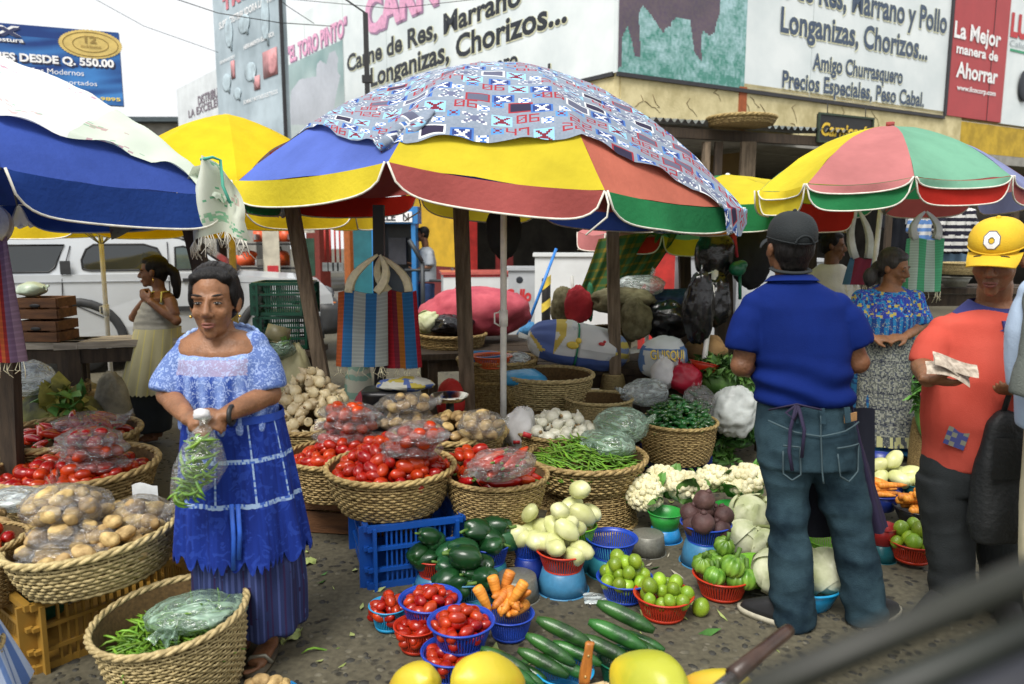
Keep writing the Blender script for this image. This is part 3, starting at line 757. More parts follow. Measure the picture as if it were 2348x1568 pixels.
# ================================================================== silver car
def build_car():
 p0 = Vector((-4.93, 8.62, 0)); yaw = R(17.5)
 o = thing('parked_car', 'silver four wheel drive car with roof rack and dark windows', 'car', p0, yaw)
 body = mat('silver_paint', (.52, .55, .58), .3, .05, 2, metal=.12, coat=.4); glass = mat('tinted_glass', (.012, .016, .018), .06, .1, 2, spec=.9)
 clad = mat('grey_cladding', (.025, .027, .03), .55, .15); rub = mat('tyre_rubber', (.014, .014, .014), .8, .2); al = mat('wheel_alloy', (.42, .43, .44), .35, .1, metal=.7)
 W = 1.5
 # lower body: outline in x,z, arches cut by stepping round them (rear axle x=0, front axle x=2.2)
 def arch(cx, r, z0, n=9): return [(cx + r * math.cos(a), z0 + r * math.sin(a)) for a in np.linspace(math.pi, 0, n)]
 low = [(-.85, .34), (-.42, .32)] + [(x, max(z, .32)) for x, z in arch(0, .44, .36)] + [(.46, .3), (1.78, .3)] + [(x, max(z, .32)) for x, z in arch(2.2, .42, .36)] + \
          [(2.66, .34), (2.84, .4), (2.86, .62), (2.83, .86), (2.72, .98), (2.4, 1.05), (1.72, 1.1), (1.45, 1.14), (-.88, 1.14), (-.95, .95), (-.92, .6)]
 mb = MB(); k = len(low)
 secs = [(0.05, .9), (0, 1), (W, 1), (W - .05, .9)]
 lay = [(.09, .0), (0.0, .05), (0.0, W - .05), (.09, W)]
 V = []
 for j, (ins, y) in enumerate(((.05, 0.0), (0.0, .06), (0, W - .06), (.05, W))):
  for x, z in low:
   b = (1 - ((z - .75) / .5) ** 2) * .05 if j in (0,) else 0
   V.append((x * (1 - ins * .12) + ins * .1, y - b * 1.0, z))
 Fc = []
 for j in range(3):
  for i in range(k): Fc.append((j * k + i, j * k + (i + 1) % k, (j + 1) * k + (i + 1) % k, (j + 1) * k + i))
 mb.add(V, Fc)
 # side faces triangulated through bmesh
 bm = bmesh.new(); vs = [bm.verts.new(v) for v in V]
 for f in Fc: bm.faces.new([vs[i] for i in f])
 bm.faces.new([vs[i] for i in range(k)][::-1]); bm.faces.new([vs[3 * k + i] for i in range(k)])
 bmesh.ops.triangulate(bm, faces=[f for f in bm.faces if len(f.verts) > 4]); bmesh.ops.recalc_face_normals(bm, faces=bm.faces)
 me = bpy.data.meshes.new('body'); bm.to_mesh(me); bm.free(); me.materials.append(body)
 link('body', me, o)
 # cabin: outline from sill to roof with tumblehome
 zr = 1.55
 def side(z): return .03 + (z - 1.12) * .2
 cab = MB(); prof = [(-.9, 1.13), (-.86, 1.35), (-.74, 1.52), (-.55, zr), (.95, zr), (1.1, 1.53), (1.25, 1.46), (1.72, 1.12)]
 V = [(x, side(z), z) for x, z in prof] + [(x, W - side(z), z) for x, z in prof]; n = len(prof)
 cab.add(V, [tuple(range(n - 1, -1, -1)), tuple(range(n, 2 * n))] + [(i, (i + 1) % n, n + (i + 1) % n, n + i) for i in range(n)])
 cab.build('cabin', body, o, False)
 def win(pts, nm, m=glass, e=.006):
  c = sum((Vector((x, 0, z)) for x, z in pts), Vector()) / len(pts)
  mb = MB(); P = [(x, side(z) - e, z) for x, z in pts]; mb.prism(P, (0, .02, 0)); w_ = mb.build(nm, m, o, False)
  rim = MB(); q = [(x, side(z) - e - .002, z) for x, z in pts]; rim.tube(q + [q[0]], .011, 5, False); rim.build('seal', blackp, w_)
  return w_
 win([(-.82, 1.2), (-.8, 1.38), (-.7, 1.47), (-.1, 1.47), (-.2, 1.22), (-.26, 1.17), (-.78, 1.17)], 'window')
 win([(.08, 1.2), (.07, 1.3), (.12, 1.42), (.2, 1.475), (.72, 1.475), (.86, 1.43), (.9, 1.35), (.9, 1.22), (.87, 1.18), (.16, 1.18)], 'window')
 win([(1.05, 1.18), (1.05, 1.44), (1.14, 1.45), (1.25, 1.42), (1.56, 1.18)], 'window', mat('clear_dark_glass', (.05, .075, .075), .06, .2, 4, spec=.8))
 MB().add([(1.27, .12, 1.455), (1.27, W - .12, 1.455), (1.72, W - .05, 1.135), (1.72, .05, 1.135)], [(0, 1, 2, 3)]).warp(lambda p: p + Vector((.012, 0, .012))).build('windscreen', glass, o, False)
 # door gaps, crease, moulding
 def line(pts, r, nm, m): return MB().tube(pts, r, 5).build(nm, m, o)
 gap = mat('panel_gap', (.03, .03, .035), .7)
 for pts in ([(-.04, .0, 1.46), (-.12, -.012, 1.12), (-.13, -.045, .85), (.05, -.052, .77), (.38, -.05, .6), (.46, -.035, .36)], [(.97, side(1.5) - .004, 1.5), (.98, -.012, 1.12), (.98, -.052, .8), (.98, -.03, .36)],
    [(1.66, -.012, 1.1), (1.68, -.052, .8), (1.6, -.03, .36)]):
  line([Vector((x, (side(z) - .008 if z > 1.13 else y), z)) for x, y, z in pts], .006, 'door_gap', gap)
 line([(-.88, -.028, 1.06), (.9, -.03, 1.06), (2.3, -.028, 1.0)], .006, 'crease', mat('crease', (.3, .32, .34), .4))
 MB().box((1.16, -.062, .73), (1.05, .025, .055)).build('moulding', clad, o, False)
 MB().box((-.08, -.02, 1.22), (.1, .03, .15)).build('handle', clad, o, False)
 MB().box((1.2, -.03, 1.06), (.14, .03, .04)).build('handle', clad, o, False)
 # wheel arches and wheels
 for cx in (0, 2.2):
  a_ = MB()
  P = [(cx + .47 * math.cos(t), -.045, .36 + .47 * math.sin(t)) for t in np.linspace(R(186), R(-6), 16)]
  a_.tube(P, .05, 8, flat=.5); a_.build('wheel_arch', clad, o)
  MB().lathe([(.0, 0), (.46, 0)], 28).warp(lambda p: Vector((p.x + cx, .3, max(p.y + .36, .28)))).build('wheel_well', mat('wheel_well', (.006, .006, .006), .9), o)
  for y in (.12, W - .12):
   wh = MB().lathe([(.2, -.1), (.33, -.11), (.36, -.08), (.36, .08), (.33, .11), (.2, .1)], 28).warp(lambda p: Vector((p.x + cx, p.z + y, p.y + .36))).build('wheel', rub, o)
   rm = MB().lathe([(.0, -.07), (.06, -.08), (.08, -.05), (.17, -.06), (.2, -.1), (.215, -.09)], 24)
   for s_ in range(6):
    a = s_ * math.pi / 3; rm.bar((.05 * math.cos(a), .05 * math.sin(a), -.085), (.19 * math.cos(a), .19 * math.sin(a), -.085), .06, .02)
   rm.warp(lambda p: Vector((p.x + cx, p.z * (1 if y < 1 else -1) + y, p.y + .36))).build('rim', al, wh)
 # nose: bumper, lamp, indicator, mirror
 MB().rings([((2.75, W / 2, .36), .16, W / 2 + .05), ((2.79, W / 2, .45), .19, W / 2 + .07), ((2.8, W / 2, .66), .19, W / 2 + .07), ((2.76, W / 2, .74), .16, W / 2 + .05)], 24, power=.45).build('front_bumper', clad, o)
 MB().rings([((-.85, W / 2, .38), .13, W / 2 + .04), ((-.88, W / 2, .6), .14, W / 2 + .05)], 20, power=.4).build('rear_bumper', clad, o)
 MB().ell((2.72, .06, .86), (.14, .09, .1)).build('headlight', mat('lamp_glass', (.1, .11, .12), .08, spec=.9), o)
 MB().ell((2.76, .02, .745), (.12, .06, .022)).build('indicator', mat('amber_lens', (.8, .2, .02), .2), o)
 MB().ell((1.62, -.11, 1.17), (.07, .09, .065)).build('mirror', clad, o)
 # rack
 for y in (.22, W - .22):
  MB().tube([(-.75, y, 1.5), (-.62, y, 1.64), (-.4, y, 1.67), (.9, y, 1.67), (1.08, y, 1.62), (1.2, y, 1.53)], .026, 8).build('roof_rail', clad, o)
 MB().rings([((.9, W / 2, 1.56), .45, .48), ((.88, W / 2, 1.64), .36, .45)], 20, power=.5).build('rack_pod', blackp, o)
 for x in (-.3, .3): MB().tube([(x, .22, 1.66), (x, W - .22, 1.66)], .02, 6).build('cross_bar', clad, o)
 return o
build_car()
# a second white car roof further left behind the first
q = A(20, 520, 12.5)
o = thing('parked_car', 'pale car roof just showing behind the silver car at far left', 'car', (q.x, q.y, 0), R(8))
MB().rings([((0, 0, .3), 2.1, .8), ((0, 0, .9), 2.2, .85), ((-.1, 0, 1.15), 2.0, .8), ((-.3, 0, 1.62), 1.2, .66), ((-.3, 0, 1.72), .9, .5)], 28, power=.6).build('body', mat('silver_paint', (1, 1, 1)), o)
MB().rings([((-.18, 0, 1.22), 1.88, .81), ((-.3, 0, 1.55), 1.32, .7)], 28, power=.6).build('window_band', mat('tinted_glass', (1, 1, 1)), o)
for sx_ in (-1.3, 1.3): MB().lathe([(.0, -.82), (.3, -.82), (.33, -.78), (.33, -.62), (.0, -.6)], 20).warp(lambda p: Vector((p.x + sx_, p.z, p.y + .33))).build('wheel', mat('tyre_rubber', (1, 1, 1)), o)
# ================================================================== market umbrellas
def cloth(name, c, transl=.35): return mat(name, c, .8, .17, 1.6, .35, 38, spec=.15, transl=transl)
UC = dict(blue=cloth('canvas_blue', (.05, .1, .42)), sky=cloth('canvas_sky', (.12, .19, .64)), salmon=cloth('canvas_salmon', (.62, .18, .12)), yellow=cloth('canvas_yellow', (.76, .62, .04)), red=cloth('canvas_red', (.5, .12, .11)),
          green=cloth('canvas_green', (.03, .25, .09)), orange=cloth('canvas_orange', (.72, .25, .03)), mint=cloth('canvas_mint', (.2, .46, .32)),
          rose=cloth('canvas_rose', (.6, .22, .22)), navy=cloth('canvas_navy', (.02, .06, .27), .2), lilac=cloth('canvas_lilac', (.3, .34, .6)),
          gold=cloth('canvas_gold', (.82, .6, .02)), scarlet=cloth('canvas_scarlet', (.55, .03, .02)))
trimw = mat('white_piping', (.68, .66, .58), .8, .15, 20)
metalw = mat('white_pole', (.8, .8, .76), .4, .15, 8); ribm = mat('umbrella_rib', (.3, .3, .28), .5, .2)
class Canopy:
 def __init__(s, apex, rims, k=.6): s.a = Vector(apex); s.r = [Vector(p) for p in rims]; s.k = k
 def zt(s, zr, t): return s.a.z + (zr - s.a.z) * (s.k * t * t + (1 - s.k) * t)
 def pt(s, i, u, t):
  p = s.r[i]; q = s.r[(i + 1) % len(s.r)]; e = p.lerp(q, u); sag = .05 * u * (1 - u) * 4 * t
  return Vector((s.a.x + (e.x - s.a.x) * t, s.a.y + (e.y - s.a.y) * t, s.zt(e.z, t) - sag * .5))
 def height(s, x, y):
  """(z, t, rim z) of the canvas above a plan point"""
  dx, dy = x - s.a.x, y - s.a.y; n = len(s.r)
  for i in range(n):
   a = s.r[i] - s.a; b = s.r[(i + 1) % n] - s.a; det = a.x * b.y - a.y * b.x
   if abs(det) < 1e-9: continue
   al = (dx * b.y - dy * b.x) / det; be = (a.x * dy - a.y * dx) / det
   if al >= -1e-6 and be >= -1e-6:
    t = al + be; u = be / t if t > 1e-9 else 0; zr = s.r[i].z + (s.r[(i + 1) % n].z - s.r[i].z) * u
    return s.zt(zr, t), t, zr
  return s.a.z, 0, s.a.z
def hit(can, px, py):
 """plan point where the line of sight meets the canvas"""
 d = ray(px, py); k = 2.2
 while k < 9:
  p = EYE + d * k; z, t, zr = can.height(p.x, p.y)
  if t < 1.3 and p.z < z: return p
  k += .01
 return p
def umbrella(label, apex, rims, pc, vc, drop=.17, pole=None, pole_r=.022, pole_m=None, group=None, flap=None, k=.6, seed=0, pcuts=None, ribs=True):
 c = Canopy(apex, rims, k); n = len(rims); base = Vector(pole[0]) if pole else Vector((apex[0], apex[1], 0))
 o = thing('market_umbrella', label, 'umbrella', base, 0, group)
 def off(p): return p - base
 for i in range(n):
  if pc[i] is None: continue
  def f(u, t, i=i):
   p = c.pt(i, u, max(t, .001)); return off(p + Vector((0, 0, .014 * nz(p, 4, seed + i) * t + .005 * nz(p, 13, seed))))
  MB().grid(f, 10, 14).build('panel', UC[pc[i]], o)
 for tier, cols, dr in ((0, vc, drop),) + (((1, flap, .05),) if flap else ()):
  for i in range(n):
   if cols[i] is None: continue
   ctr = (c.r[i] + c.r[(i + 1) % n]) / 2 - c.a; ctr.z = 0; ctr.normalize()
   def prof(u): return max(0, 1 - abs(2 * u - 1) ** 7) ** .6
   def f(u, v, i=i):
    p = c.pt(i, u, 1.0 if not tier else 1.004); w_ = .02 * math.sin(u * 7 + i * 2 + seed) * v + .02 * v + .025 * nz((u * 3, i, seed), 1.5) * v
    return off(p + Vector((0, 0, -dr * v * prof(u))) + ctr * (w_ + .006 * tier))
   vo = MB().grid(f, 22, 5).build('valance', UC[cols[i]], o)
   MB().tube([f(q / 30, 1.0) for q in range(31)], .0055, 5).build('piping', trimw, vo)
  # ribs and stays under the canvas
 if ribs:
  hub = c.a + Vector((0, 0, -.62))
  for i in range(n):
   MB().tube([off(c.pt(i, 0, t) - Vector((0, 0, .012))) for t in (.02, .25, .5, .75, .99)], .006, 5).build('rib', ribm, o)
   MB().tube([off(hub), off(c.pt(i, 0, .5) - Vector((0, 0, .02)))], .005, 5).build('stay', ribm, o)
 if pole:
  top = c.a if not pole[1] else Vector(pole[1])
  MB().tube([Vector((0, 0, 0)), off(top)], pole_r, 12).build('pole', pole_m or metalw, o)
  mid = off(top) * .43
  MB().tube([mid - Vector((0, 0, .05)), mid + Vector((0, 0, .05))], pole_r * 1.35, 12).tube([mid + Vector((-pole_r, 0, .04)), mid + Vector((-pole_r - .035, 0, .03)), mid + Vector((-pole_r - .035, 0, -.03)), mid + Vector((-pole_r, 0, -.05))], .006, 6).build('collar', pole_m or metalw, o)
 return o, c
def octo(cx, cy, r, z, n=8, a0=0, dz=0, sx=1.): # a plain ring of rim corners
 return [Vector((cx + r * sx * math.cos(a0 + 2 * math.pi * k / n), cy + r * math.sin(a0 + 2 * math.pi * k / n), z + dz * math.cos(a0 + 2 * math.pi * k / n))) for k in range(n)]
# --- the big striped one in the middle
rims = [A(546, 414, 4.25), A(889, 371, 3.5), A(1386, 437, 3.55), A(1694, 476, 4.4), A(1545, 486, 5.6), A(1236, 470, 5.95), A(962, 446, 5.95), A(655, 446, 5.3)]
apex = A(1155, 154, 4.65); pb_ = A(1151, 985, 4.72); ptop = A(1142, 480, 4.68)
base = pb_.copy(); dirv = (ptop - pb_); base = pb_ - dirv * (pb_.z / dirv.z)
main_umb, MC = umbrella('large main umbrella with blue, yellow and red panels half covered by a printed cloth', apex, rims,
         ['sky', 'yellow', 'salmon', 'green', 'red', 'blue', 'red', 'orange'], ['yellow', 'red', 'green', 'orange', 'blue', 'yellow', 'scarlet', 'green'], .14,
         (base, apex - Vector((0, 0, .05))), .02, seed=2, k=.92)
# valance cord
for (px_, py_, Y, L_) in ((1388, 440, 3.5, .16), (960, 455, 5.0, .12)):
 q = A(px_, py_, Y) - base
 MB().tube([q, q + Vector((.012, -.02, -.35 * L_)), q + Vector((.006, -.02, -.7 * L_)), q + Vector((-.09, -.03, -1.2 * L_))], .005, 5).build('cord', trimw, main_umb)
# --- printed cloth lying over it
FONT57 = {'2': ['11111', '00001', '00001', '11111', '10000', '10000', '11111'], '4': ['10001', '10001', '10001', '11111', '00001', '00001', '00001'],
          '7': ['11111', '10001', '00001', '00001', '00001', '00001', '00001'], '0': ['11111', '10001', '10011', '10101', '11001', '10001', '11111'], '6': ['11111', '10000', '10000', '11111', '10001', '10001', '11111']}
def cloth_print(W_, H_, seed=1):
 rg = random.Random(seed); im = np.zeros((H_, W_, 3)); im[:] = (.25, .3, .38)
 im += (np.random.RandomState(2).rand(H_, W_, 1) - .5) * .05
 cw, ch = 13, 11; red = (.36, .035, .05); dk = (.03, .025, .06); bl = (.06, .17, .5); sky_ = (.3, .58, .78); wh = (.75, .78, .8); mar = (.2, .02, .04)
 def rect(x, y, w_, h, c):
  im[max(0, y):max(0, y + h), max(0, x):max(0, x + w_)] = c
 def figure(x, y, w_, h, c):      # a little jumping figure: head, body, spread limbs
  for j in range(h):
   for i in range(w_):
    u = (i + .5) / w_ * 2 - 1; v = (j + .5) / h * 2 - 1
    if abs(abs(u) - abs(v)) < .3 or (u * u * 2 + (v + .35) ** 2 * 5 < .5) or (abs(u) < .3 and abs(v) < .5):
     if 0 <= y + j < H_ and 0 <= x + i < W_: im[y + j, x + i] = c
 for r_ in range(-1, H_ // ch + 1):
  for q in range(-1, W_ // cw + 2):
   x = q * cw + (r_ % 2) * 5 + rg.randint(-1, 1); y = r_ * ch + rg.randint(-1, 1); k = (q * 5 + r_ * 3 + rg.choice((0, 0, 1))) % 7
   if k == 0 or k == 4:
    t = rg.choice(('22', '47', '06', '22'))
    for n_, chh in enumerate(t):
     for j, row in enumerate(FONT57[chh]):
      for i, b in enumerate(row):
       if b == '1': rect(x + n_ * 6 + i, y + 9 - j, 1, 1, red)
   elif k == 1: rect(x, y, 11, 8, bl); rect(x + 1, y + 1, 9, 6, (.03, .05, .2)); figure(x + 2, y + 1, 7, 6, wh)
   elif k == 2: rect(x, y, 10, 9, sky_); figure(x + 1, y + 1, 8, 7, mar)
   elif k == 3: rect(x, y, 12, 9, rg.choice((red, wh))); rect(x + 1, y + 1, 10, 7, dk if rg.random() < .5 else (.12, .13, .2));
   elif k == 5: figure(x, y, 12, 10, wh); figure(x + 1, y + 1, 10, 8, (.14, .16, .26))
   else:
    rect(x, y, 6, 5, wh); figure(x + 1, y, 5, 5, bl); rect(x + 7, y + 5, 6, 5, (.1, .3, .62)); figure(x + 8, y + 6, 4, 4, mar)
 return im
def drape(name, label, can, x0, x1, y0, y1, nu, nv, im, m, seed, cat='cloth', lift=.016, edge=None, wr=.014, hang=1.0):
 P = []
 for j in range(nv + 1):
  for i in range(nu + 1):
   u, v = i / nu, j / nv; x = x0 + (x1 - x0) * u; y = y0 + (y1 - y0) * v
   if edge: x, y = edge(u, v, x, y)
   z, t, zr = can.height(x, y)
   d = Vector((x - can.a.x, y - can.a.y, 0))
   if t > 1.02:
    ov = min(.14, d.length * (1 - 1.02 / t)); d2 = d * (1.02 / t); x, y = can.a.x + d2.x, can.a.y + d2.y
    z = can.zt(zr, 1.02) - ov * hang; x += d.normalized().x * .02; y += d.normalized().y * .02
   p = Vector((x, y, z))
   e = min(u, 1 - u, v, 1 - v); rip = wr * (abs(nz((x, y, z), 3.2, seed)) * 1.2 + .5 * nz((x, y, z), 9, seed)) + (.018 * math.sin((u + v) * 70) * max(0, 1 - e / .03) if e < .03 else 0)
   P.append(p + Vector((0, 0, lift + max(-.008, rip))))
 fs = []; cs = []
 for j in range(nv):
  for i in range(nu):
   a = j * (nu + 1) + i; fs.append((a, a + 1, a + nu + 2, a + nu + 1)); cs.append(tuple(im[j, i]))
 mb = MB(); mb.v = [tuple(p) for p in P]; mb.f = [list(f) for f in fs]; mb.m = [0] * len(fs); mb.c = cs
 o = mb.build(name, m); tag(o, label, cat); return o
NU, NV = 390, 320
HEM = sorted((p.x, p.y) for p in (hit(MC, *q) for q in ((700, 300), (780, 318), (880, 345), (930, 338), (1100, 332), (1250, 330), (1345, 332), (1430, 362), (1520, 404), (1600, 452), (1665, 500))))
def edge_main(u, v, x, y):
 y0 = float(np.interp(x, [h_[0] for h_ in HEM], [h_[1] for h_ in HEM])) + .012 * math.sin(u * 37); y1 = apex.y + 1.15
 return x, y0 + (y1 - y0) * v
x0 = hit(MC, 697, 299).x - .06; x1 = A(1694, 470, 4.4).x + .12
drape('printed_cloth', 'grey-blue cloth printed with red numbers and small figures covering the main umbrella', MC, x0, x1, apex.y - 1.02, apex.y + 1.15, NU, NV,
      cloth_print(NU, NV), printmat('print_cotton', .85, .25, 350, .12), 3, edge=edge_main)
# knotted fold of that cloth: a twisted ruck on the left of the front hem
kn = MB(); pts = [hit(MC, *q_) for q_ in ((985, 262), (945, 288), (915, 312), (888, 336), (866, 348))]
cfp = cloth_print(60, 60, 9); fr = frames([p + Vector((0, 0, .03)) for p in pts])
rad = [.03, .055, .05, .06, .045]
def ruck(u, v):
 t = v * (len(pts) - 1); i = min(int(t), len(pts) - 2); f_ = t - i; p = (pts[i].lerp(pts[i + 1], f_)) + Vector((0, 0, .018)); r = rad[i] + (rad[i + 1] - rad[i]) * f_
 a = u * 2 * math.pi + v * 2.5; rr = r * (1 + .35 * math.sin(3 * a + v * 5)); return p + fr[i][1] * (rr * math.cos(a)) + fr[i][2] * (rr * .5 * math.sin(a))
kn.grid(ruck, 30, 40, cf=lambda u, v: tuple(cfp[int(v * 59), int(u * 59)]))
tag(kn.build('cloth_ruck', printmat('print_cotton')), 'bunched end of printed cloth hanging on the blue and yellow panels', 'cloth')
# --- blue umbrella at the left with a flowered sheet
rims = [A(-620, 420, 3.6), A(-330, 440, 2.9), A(22, 470, 2.95), A(517, 452, 3.75), A(360, 492, 5.0), A(-60, 500, 5.2), A(-480, 490, 4.9)]
rims = [A(-560, 440, 3.7), A(-300, 430, 3.05), A(0, 385, 3.0), A(516, 446, 3.75), A(420, 458, 4.8), A(40, 470, 5.1), A(-400, 460, 4.8)]
apexL = A(-70, 120, 3.95); bl_ = Vector((apexL.x, 3.95, 0))
lu, LCn = umbrella('dark blue umbrella at the left edge under a white flowered sheet', apexL, rims, ['blue'] * 7, ['navy', 'navy', 'navy', 'navy', 'navy', 'navy', 'navy'], .165,
               (bl_, apexL - Vector((0, 0, .05))), .022, seed=5)
def floral(W_, H_, seed=4, dens=.014):
 rg = random.Random(seed); im = np.zeros((H_, W_, 3)); im[:] = (.78, .79, .77)
 for k in range(int(W_ * H_ * dens / 7)):
  x, y = rg.randrange(W_), rg.randrange(H_); c = rg.choice(((.62, .42, .46), (.66, .5, .5), (.2, .5, .34), (.3, .58, .42), (.58, .36, .45)))
  for q in range(rg.randint(8, 26)):
   i, j = x + int(rg.gauss(0, 2.6)), y + int(rg.gauss(0, 1.6))
   if 0 <= i < W_ and 0 <= j < H_: im[j, i] = c if rg.random() < .75 else (.4, .55, .45)
 return im
xs = A(505, 400, 3.8).x
def edge_l(u, v, x, y):
 return x, y + .0
im = floral(150, 120)
im[:, 118:] = floral(32, 120, 8, .03) * np.array((.82, .9, .78))
HEML = sorted((p.x, p.y) for p in (hit(LCn, *q) for q in ((-200, 245), (0, 288), (120, 315), (250, 345), (360, 382), (430, 415), (500, 425))))
def edge_left(u, v, x, y):
 # front hem climbs toward the left; it reaches the rim at the right corner
 y0 = float(np.interp(x, [h_[0] for h_ in HEML], [h_[1] for h_ in HEML])); y1 = LCn.a.y + .95 - .55 * u
 return x, y0 + (y1 - y0) * v
drape('flowered_sheet', 'white sheet with faint pink and green flowers draped over the blue umbrella', LCn, apexL.x - 1.3, xs + .06, 0, 1, 150, 120, im, printmat('print_sheet', .85, .15, 300, .15), 11, edge=edge_left, wr=.022)
# its tied corner hanging free, with a fringe
P0 = A(492, 370, 3.72)
def tail(u, v):
 wdt = .06 + .1 * math.sin(min(1, v * 1.4) * 2.2) ; a = (u - .5) * 2
 return P0 + Vector((a * wdt + .05 * v - .02, -.05 - .05 * math.cos(a * 5 + v * 3), .02 - .35 * v - .05 * abs(a)))
imt = floral(24, 36, 21, .05) * np.array((.84, .88, .76))
tl_ = MB().grid(tail, 24, 36, cf=lambda u, v: tuple(imt[int(v * 35), int(u * 23)])).build('sheet_corner', printmat('print_sheet')); tag(tl_, 'tied corner of flowered sheet hanging with a frayed white fringe', 'cloth')
fr_ = MB(); rg = random.Random(4)
for k in range(40):
 p = tail(rg.random(), 1.0); fr_.tube([p, p + Vector((rg.uniform(-.02, .02), 0, -.03)), p + Vector((rg.uniform(-.03, .03), rg.uniform(-.02, .02), -.06 - .04 * rg.random()))], .0025, 4)
fr_.build('fringe', trimw, tl_, kind='stuff')
MB().tube([P0 + Vector((-.03, -.09, .0)), P0 + Vector((.03, -.1, .01)), P0 + Vector((.05, -.06, 0)), P0 + Vector((.07, -.1, -.12)), P0 + Vector((.1, -.1, -.2))], .008, 6).build('tie', mat('green_string', (.08, .4, .28), .7), tl_)
# lower cloth end showing under the blue valance
Pq = [A(245, 488, 4.9), A(395, 484, 4.9)]
def low(u, v): p = Pq[0].lerp(Pq[1], u); return p + Vector((-.02 * v + (.12 - .3 * u) * v * .3, .02 * math.sin(u * 9), -.17 * v * (1 - u * .85)))
iml = floral(40, 24, 31, .05) * np.array((.3, .31, .2))  # sheet print darkened: shade under the valance put into its colours
tag(MB().grid(low, 40, 24, cf=lambda u, v: tuple(iml[int(v * 23), int(u * 39)])).build('cloth_end', printmat('print_sheet')), 'flowered sheet end with painted-in shade hanging below the blue valance', 'cloth')
# --- yellow umbrella behind
ay = A(520, 262, 6.3); rims = octo(ay.x, 6.3, 1.15, A(520, 462, 5.2).z, 8, R(22.5))
umbrella('plain yellow umbrella behind the blue and striped ones', ay, rims, ['gold'] * 8, ['gold'] * 8, .16, (Vector((ay.x - .03, 6.3, 0)), ay), .028,
         mat('yellow_pole', (.62, .48, .16), .5, .2), seed=8, k=.75)
# second yellow one low at far left, only its scalloped hem shows
ay2 = A(220, 400, 6.9); rims = octo(ay2.x, 6.9, 1.1, A(220, 487, 6.0).z, 8, R(22.5))
umbrella('second yellow umbrella whose scalloped hem shows below the blue one', ay2, rims, ['gold'] * 8, ['gold'] * 8, .18, (Vector((ay2.x, 6.9, 0)), ay2), .02, seed=9)
# --- right umbrella
ar = A(2040, 290, 5.6)
rims = [A(1742, 437, 5.35), A(1852, 421, 4.75), A(2096, 405, 4.6), A(2318, 402, 5.0), A(2372, 425, 5.7), A(2230, 447, 6.4), A(2010, 452, 6.5), A(1815, 448, 6.1)]
ru, RC = umbrella('umbrella at the right with yellow, pink and green panels', ar, rims, ['yellow', 'rose', 'mint', 'lilac', 'rose', 'green', 'yellow', 'mint'],
         ['yellow', 'green', 'scarlet', 'red', 'lilac', 'red', 'green', 'yellow'], .155, (Vector((A(1966, 650, 5.6).x + .05, 5.6, 0)), ar), .018, seed=12, flap=['yellow', 'rose', 'mint', 'lilac', None, None, None, None], k=.9)
q = hit(RC, 2262, 352)
def patch(u, v):
 x = q.x + (u - .5) * .13; y = q.y + (v - .5) * .12; return Vector((x, y, RC.height(x, y)[0] + .012)) - ru.location
MB().grid(patch, 4, 4).build('repair_patch', mat('pale_patch', (.4, .43, .58), .8), ru)
MB().tube([ar - ru.location, ar - ru.location + Vector((0, 0, .03))], .03, 8).build('finial', UC['red'], ru)
# --- small umbrellas behind on the right
a5 = A(1668, 400, 6.5); rims = octo(a5.x, 6.5, .98, A(1700, 462, 5.7).z, 8, R(10))
umbrella('green and yellow umbrella between the main umbrella and the right one', a5, rims, ['lilac', 'green', 'mint', 'green', 'green', 'yellow', 'yellow', 'yellow'],
         ['lilac', 'green', 'green', 'green', 'green', 'green', 'scarlet', 'scarlet'], .2, (A(1613, 835, 5.6) * 1, a5), .02, seed=15)
a6 = A(1490, 470, 7.2); rims = octo(a6.x - .05, 7.2, .62, A(1450, 540, 6.7).z, 8, R(5), -.03)
umbrella('low umbrella with mint, yellow and pink panels behind the wooden post', a6, rims, ['yellow', 'yellow', 'mint', 'rose', 'rose', 'rose', 'mint', 'yellow'],
         ['yellow', 'yellow', 'mint', 'rose', 'rose', 'scarlet', 'yellow', 'yellow'], .14, (Vector((a6.x, 7.2, 0)), a6), .02, seed=17)
# checked cloth hanging from it
Q = [A(1372, 548, 6.6), A(1562, 520, 6.6), A(1470, 660, 6.7), A(1318, 690, 6.7)]
def chk(u, v):
 p = Q[0].lerp(Q[1], u).lerp(Q[3].lerp(Q[2], u), v); return p + Vector((0, .06 * math.sin(u * 13) * v + .03 * math.sin(u * 31), -.05 * math.sin(v * 3.1) * .5))
def chc(u, v):
 a, b = int(u * 26) % 3, int(v * 20) % 3; return (.045, .13, .05) if a and b else ((.28, .2, .03) if a == 0 and b == 0 else (.12, .15, .03))
tag(MB().grid(chk, 60, 48, cf=chc).build('checked_cloth', printmat('print_cloth', .9, .2, 200, .3)), 'green and yellow checked cloth hanging beside the low umbrella', 'cloth')
# ================================================================== stall posts, tables, clutter behind
def post(label, pt, pb, Y, w_, m, Yb=None, z0=None):
 a = A(pt[0], pt[1], Y); b = A(pb[0], pb[1], Yb or Y); d = a - b; base = b - d * (b.z / d.z)
 o = thing('wooden_post', label, 'post', base); MB().bar((0, 0, 0), a - base, w_, w_ * .8).build('timber', m, o, False); return o
post('dark leaning timber post left of the front woman', (426, 470), (466, 640), 4.6, .085, woodd)
post('grey timber post leaning against the green crates', (668, 470), (735, 840), 5.0, .085, woodg)
post('square weathered post behind the white umbrella pole', (1056, 470), (1068, 815), 5.4, .105, woodg)
post('weathered post right of the printed sack', (1404, 520), (1408, 775), 5.9, .09, woodg)
post('brown post standing behind the bent white pole', (1566, 500), (1570, 640), 7.0, .1, woodd)
post('dark post behind the hanging striped bags', (868, 470), (872, 960), 5.0, .07, blackp)
post('dark post below the striped cloth at the left edge', (14, 700), (26, 990), 3.9, .085, woodd)
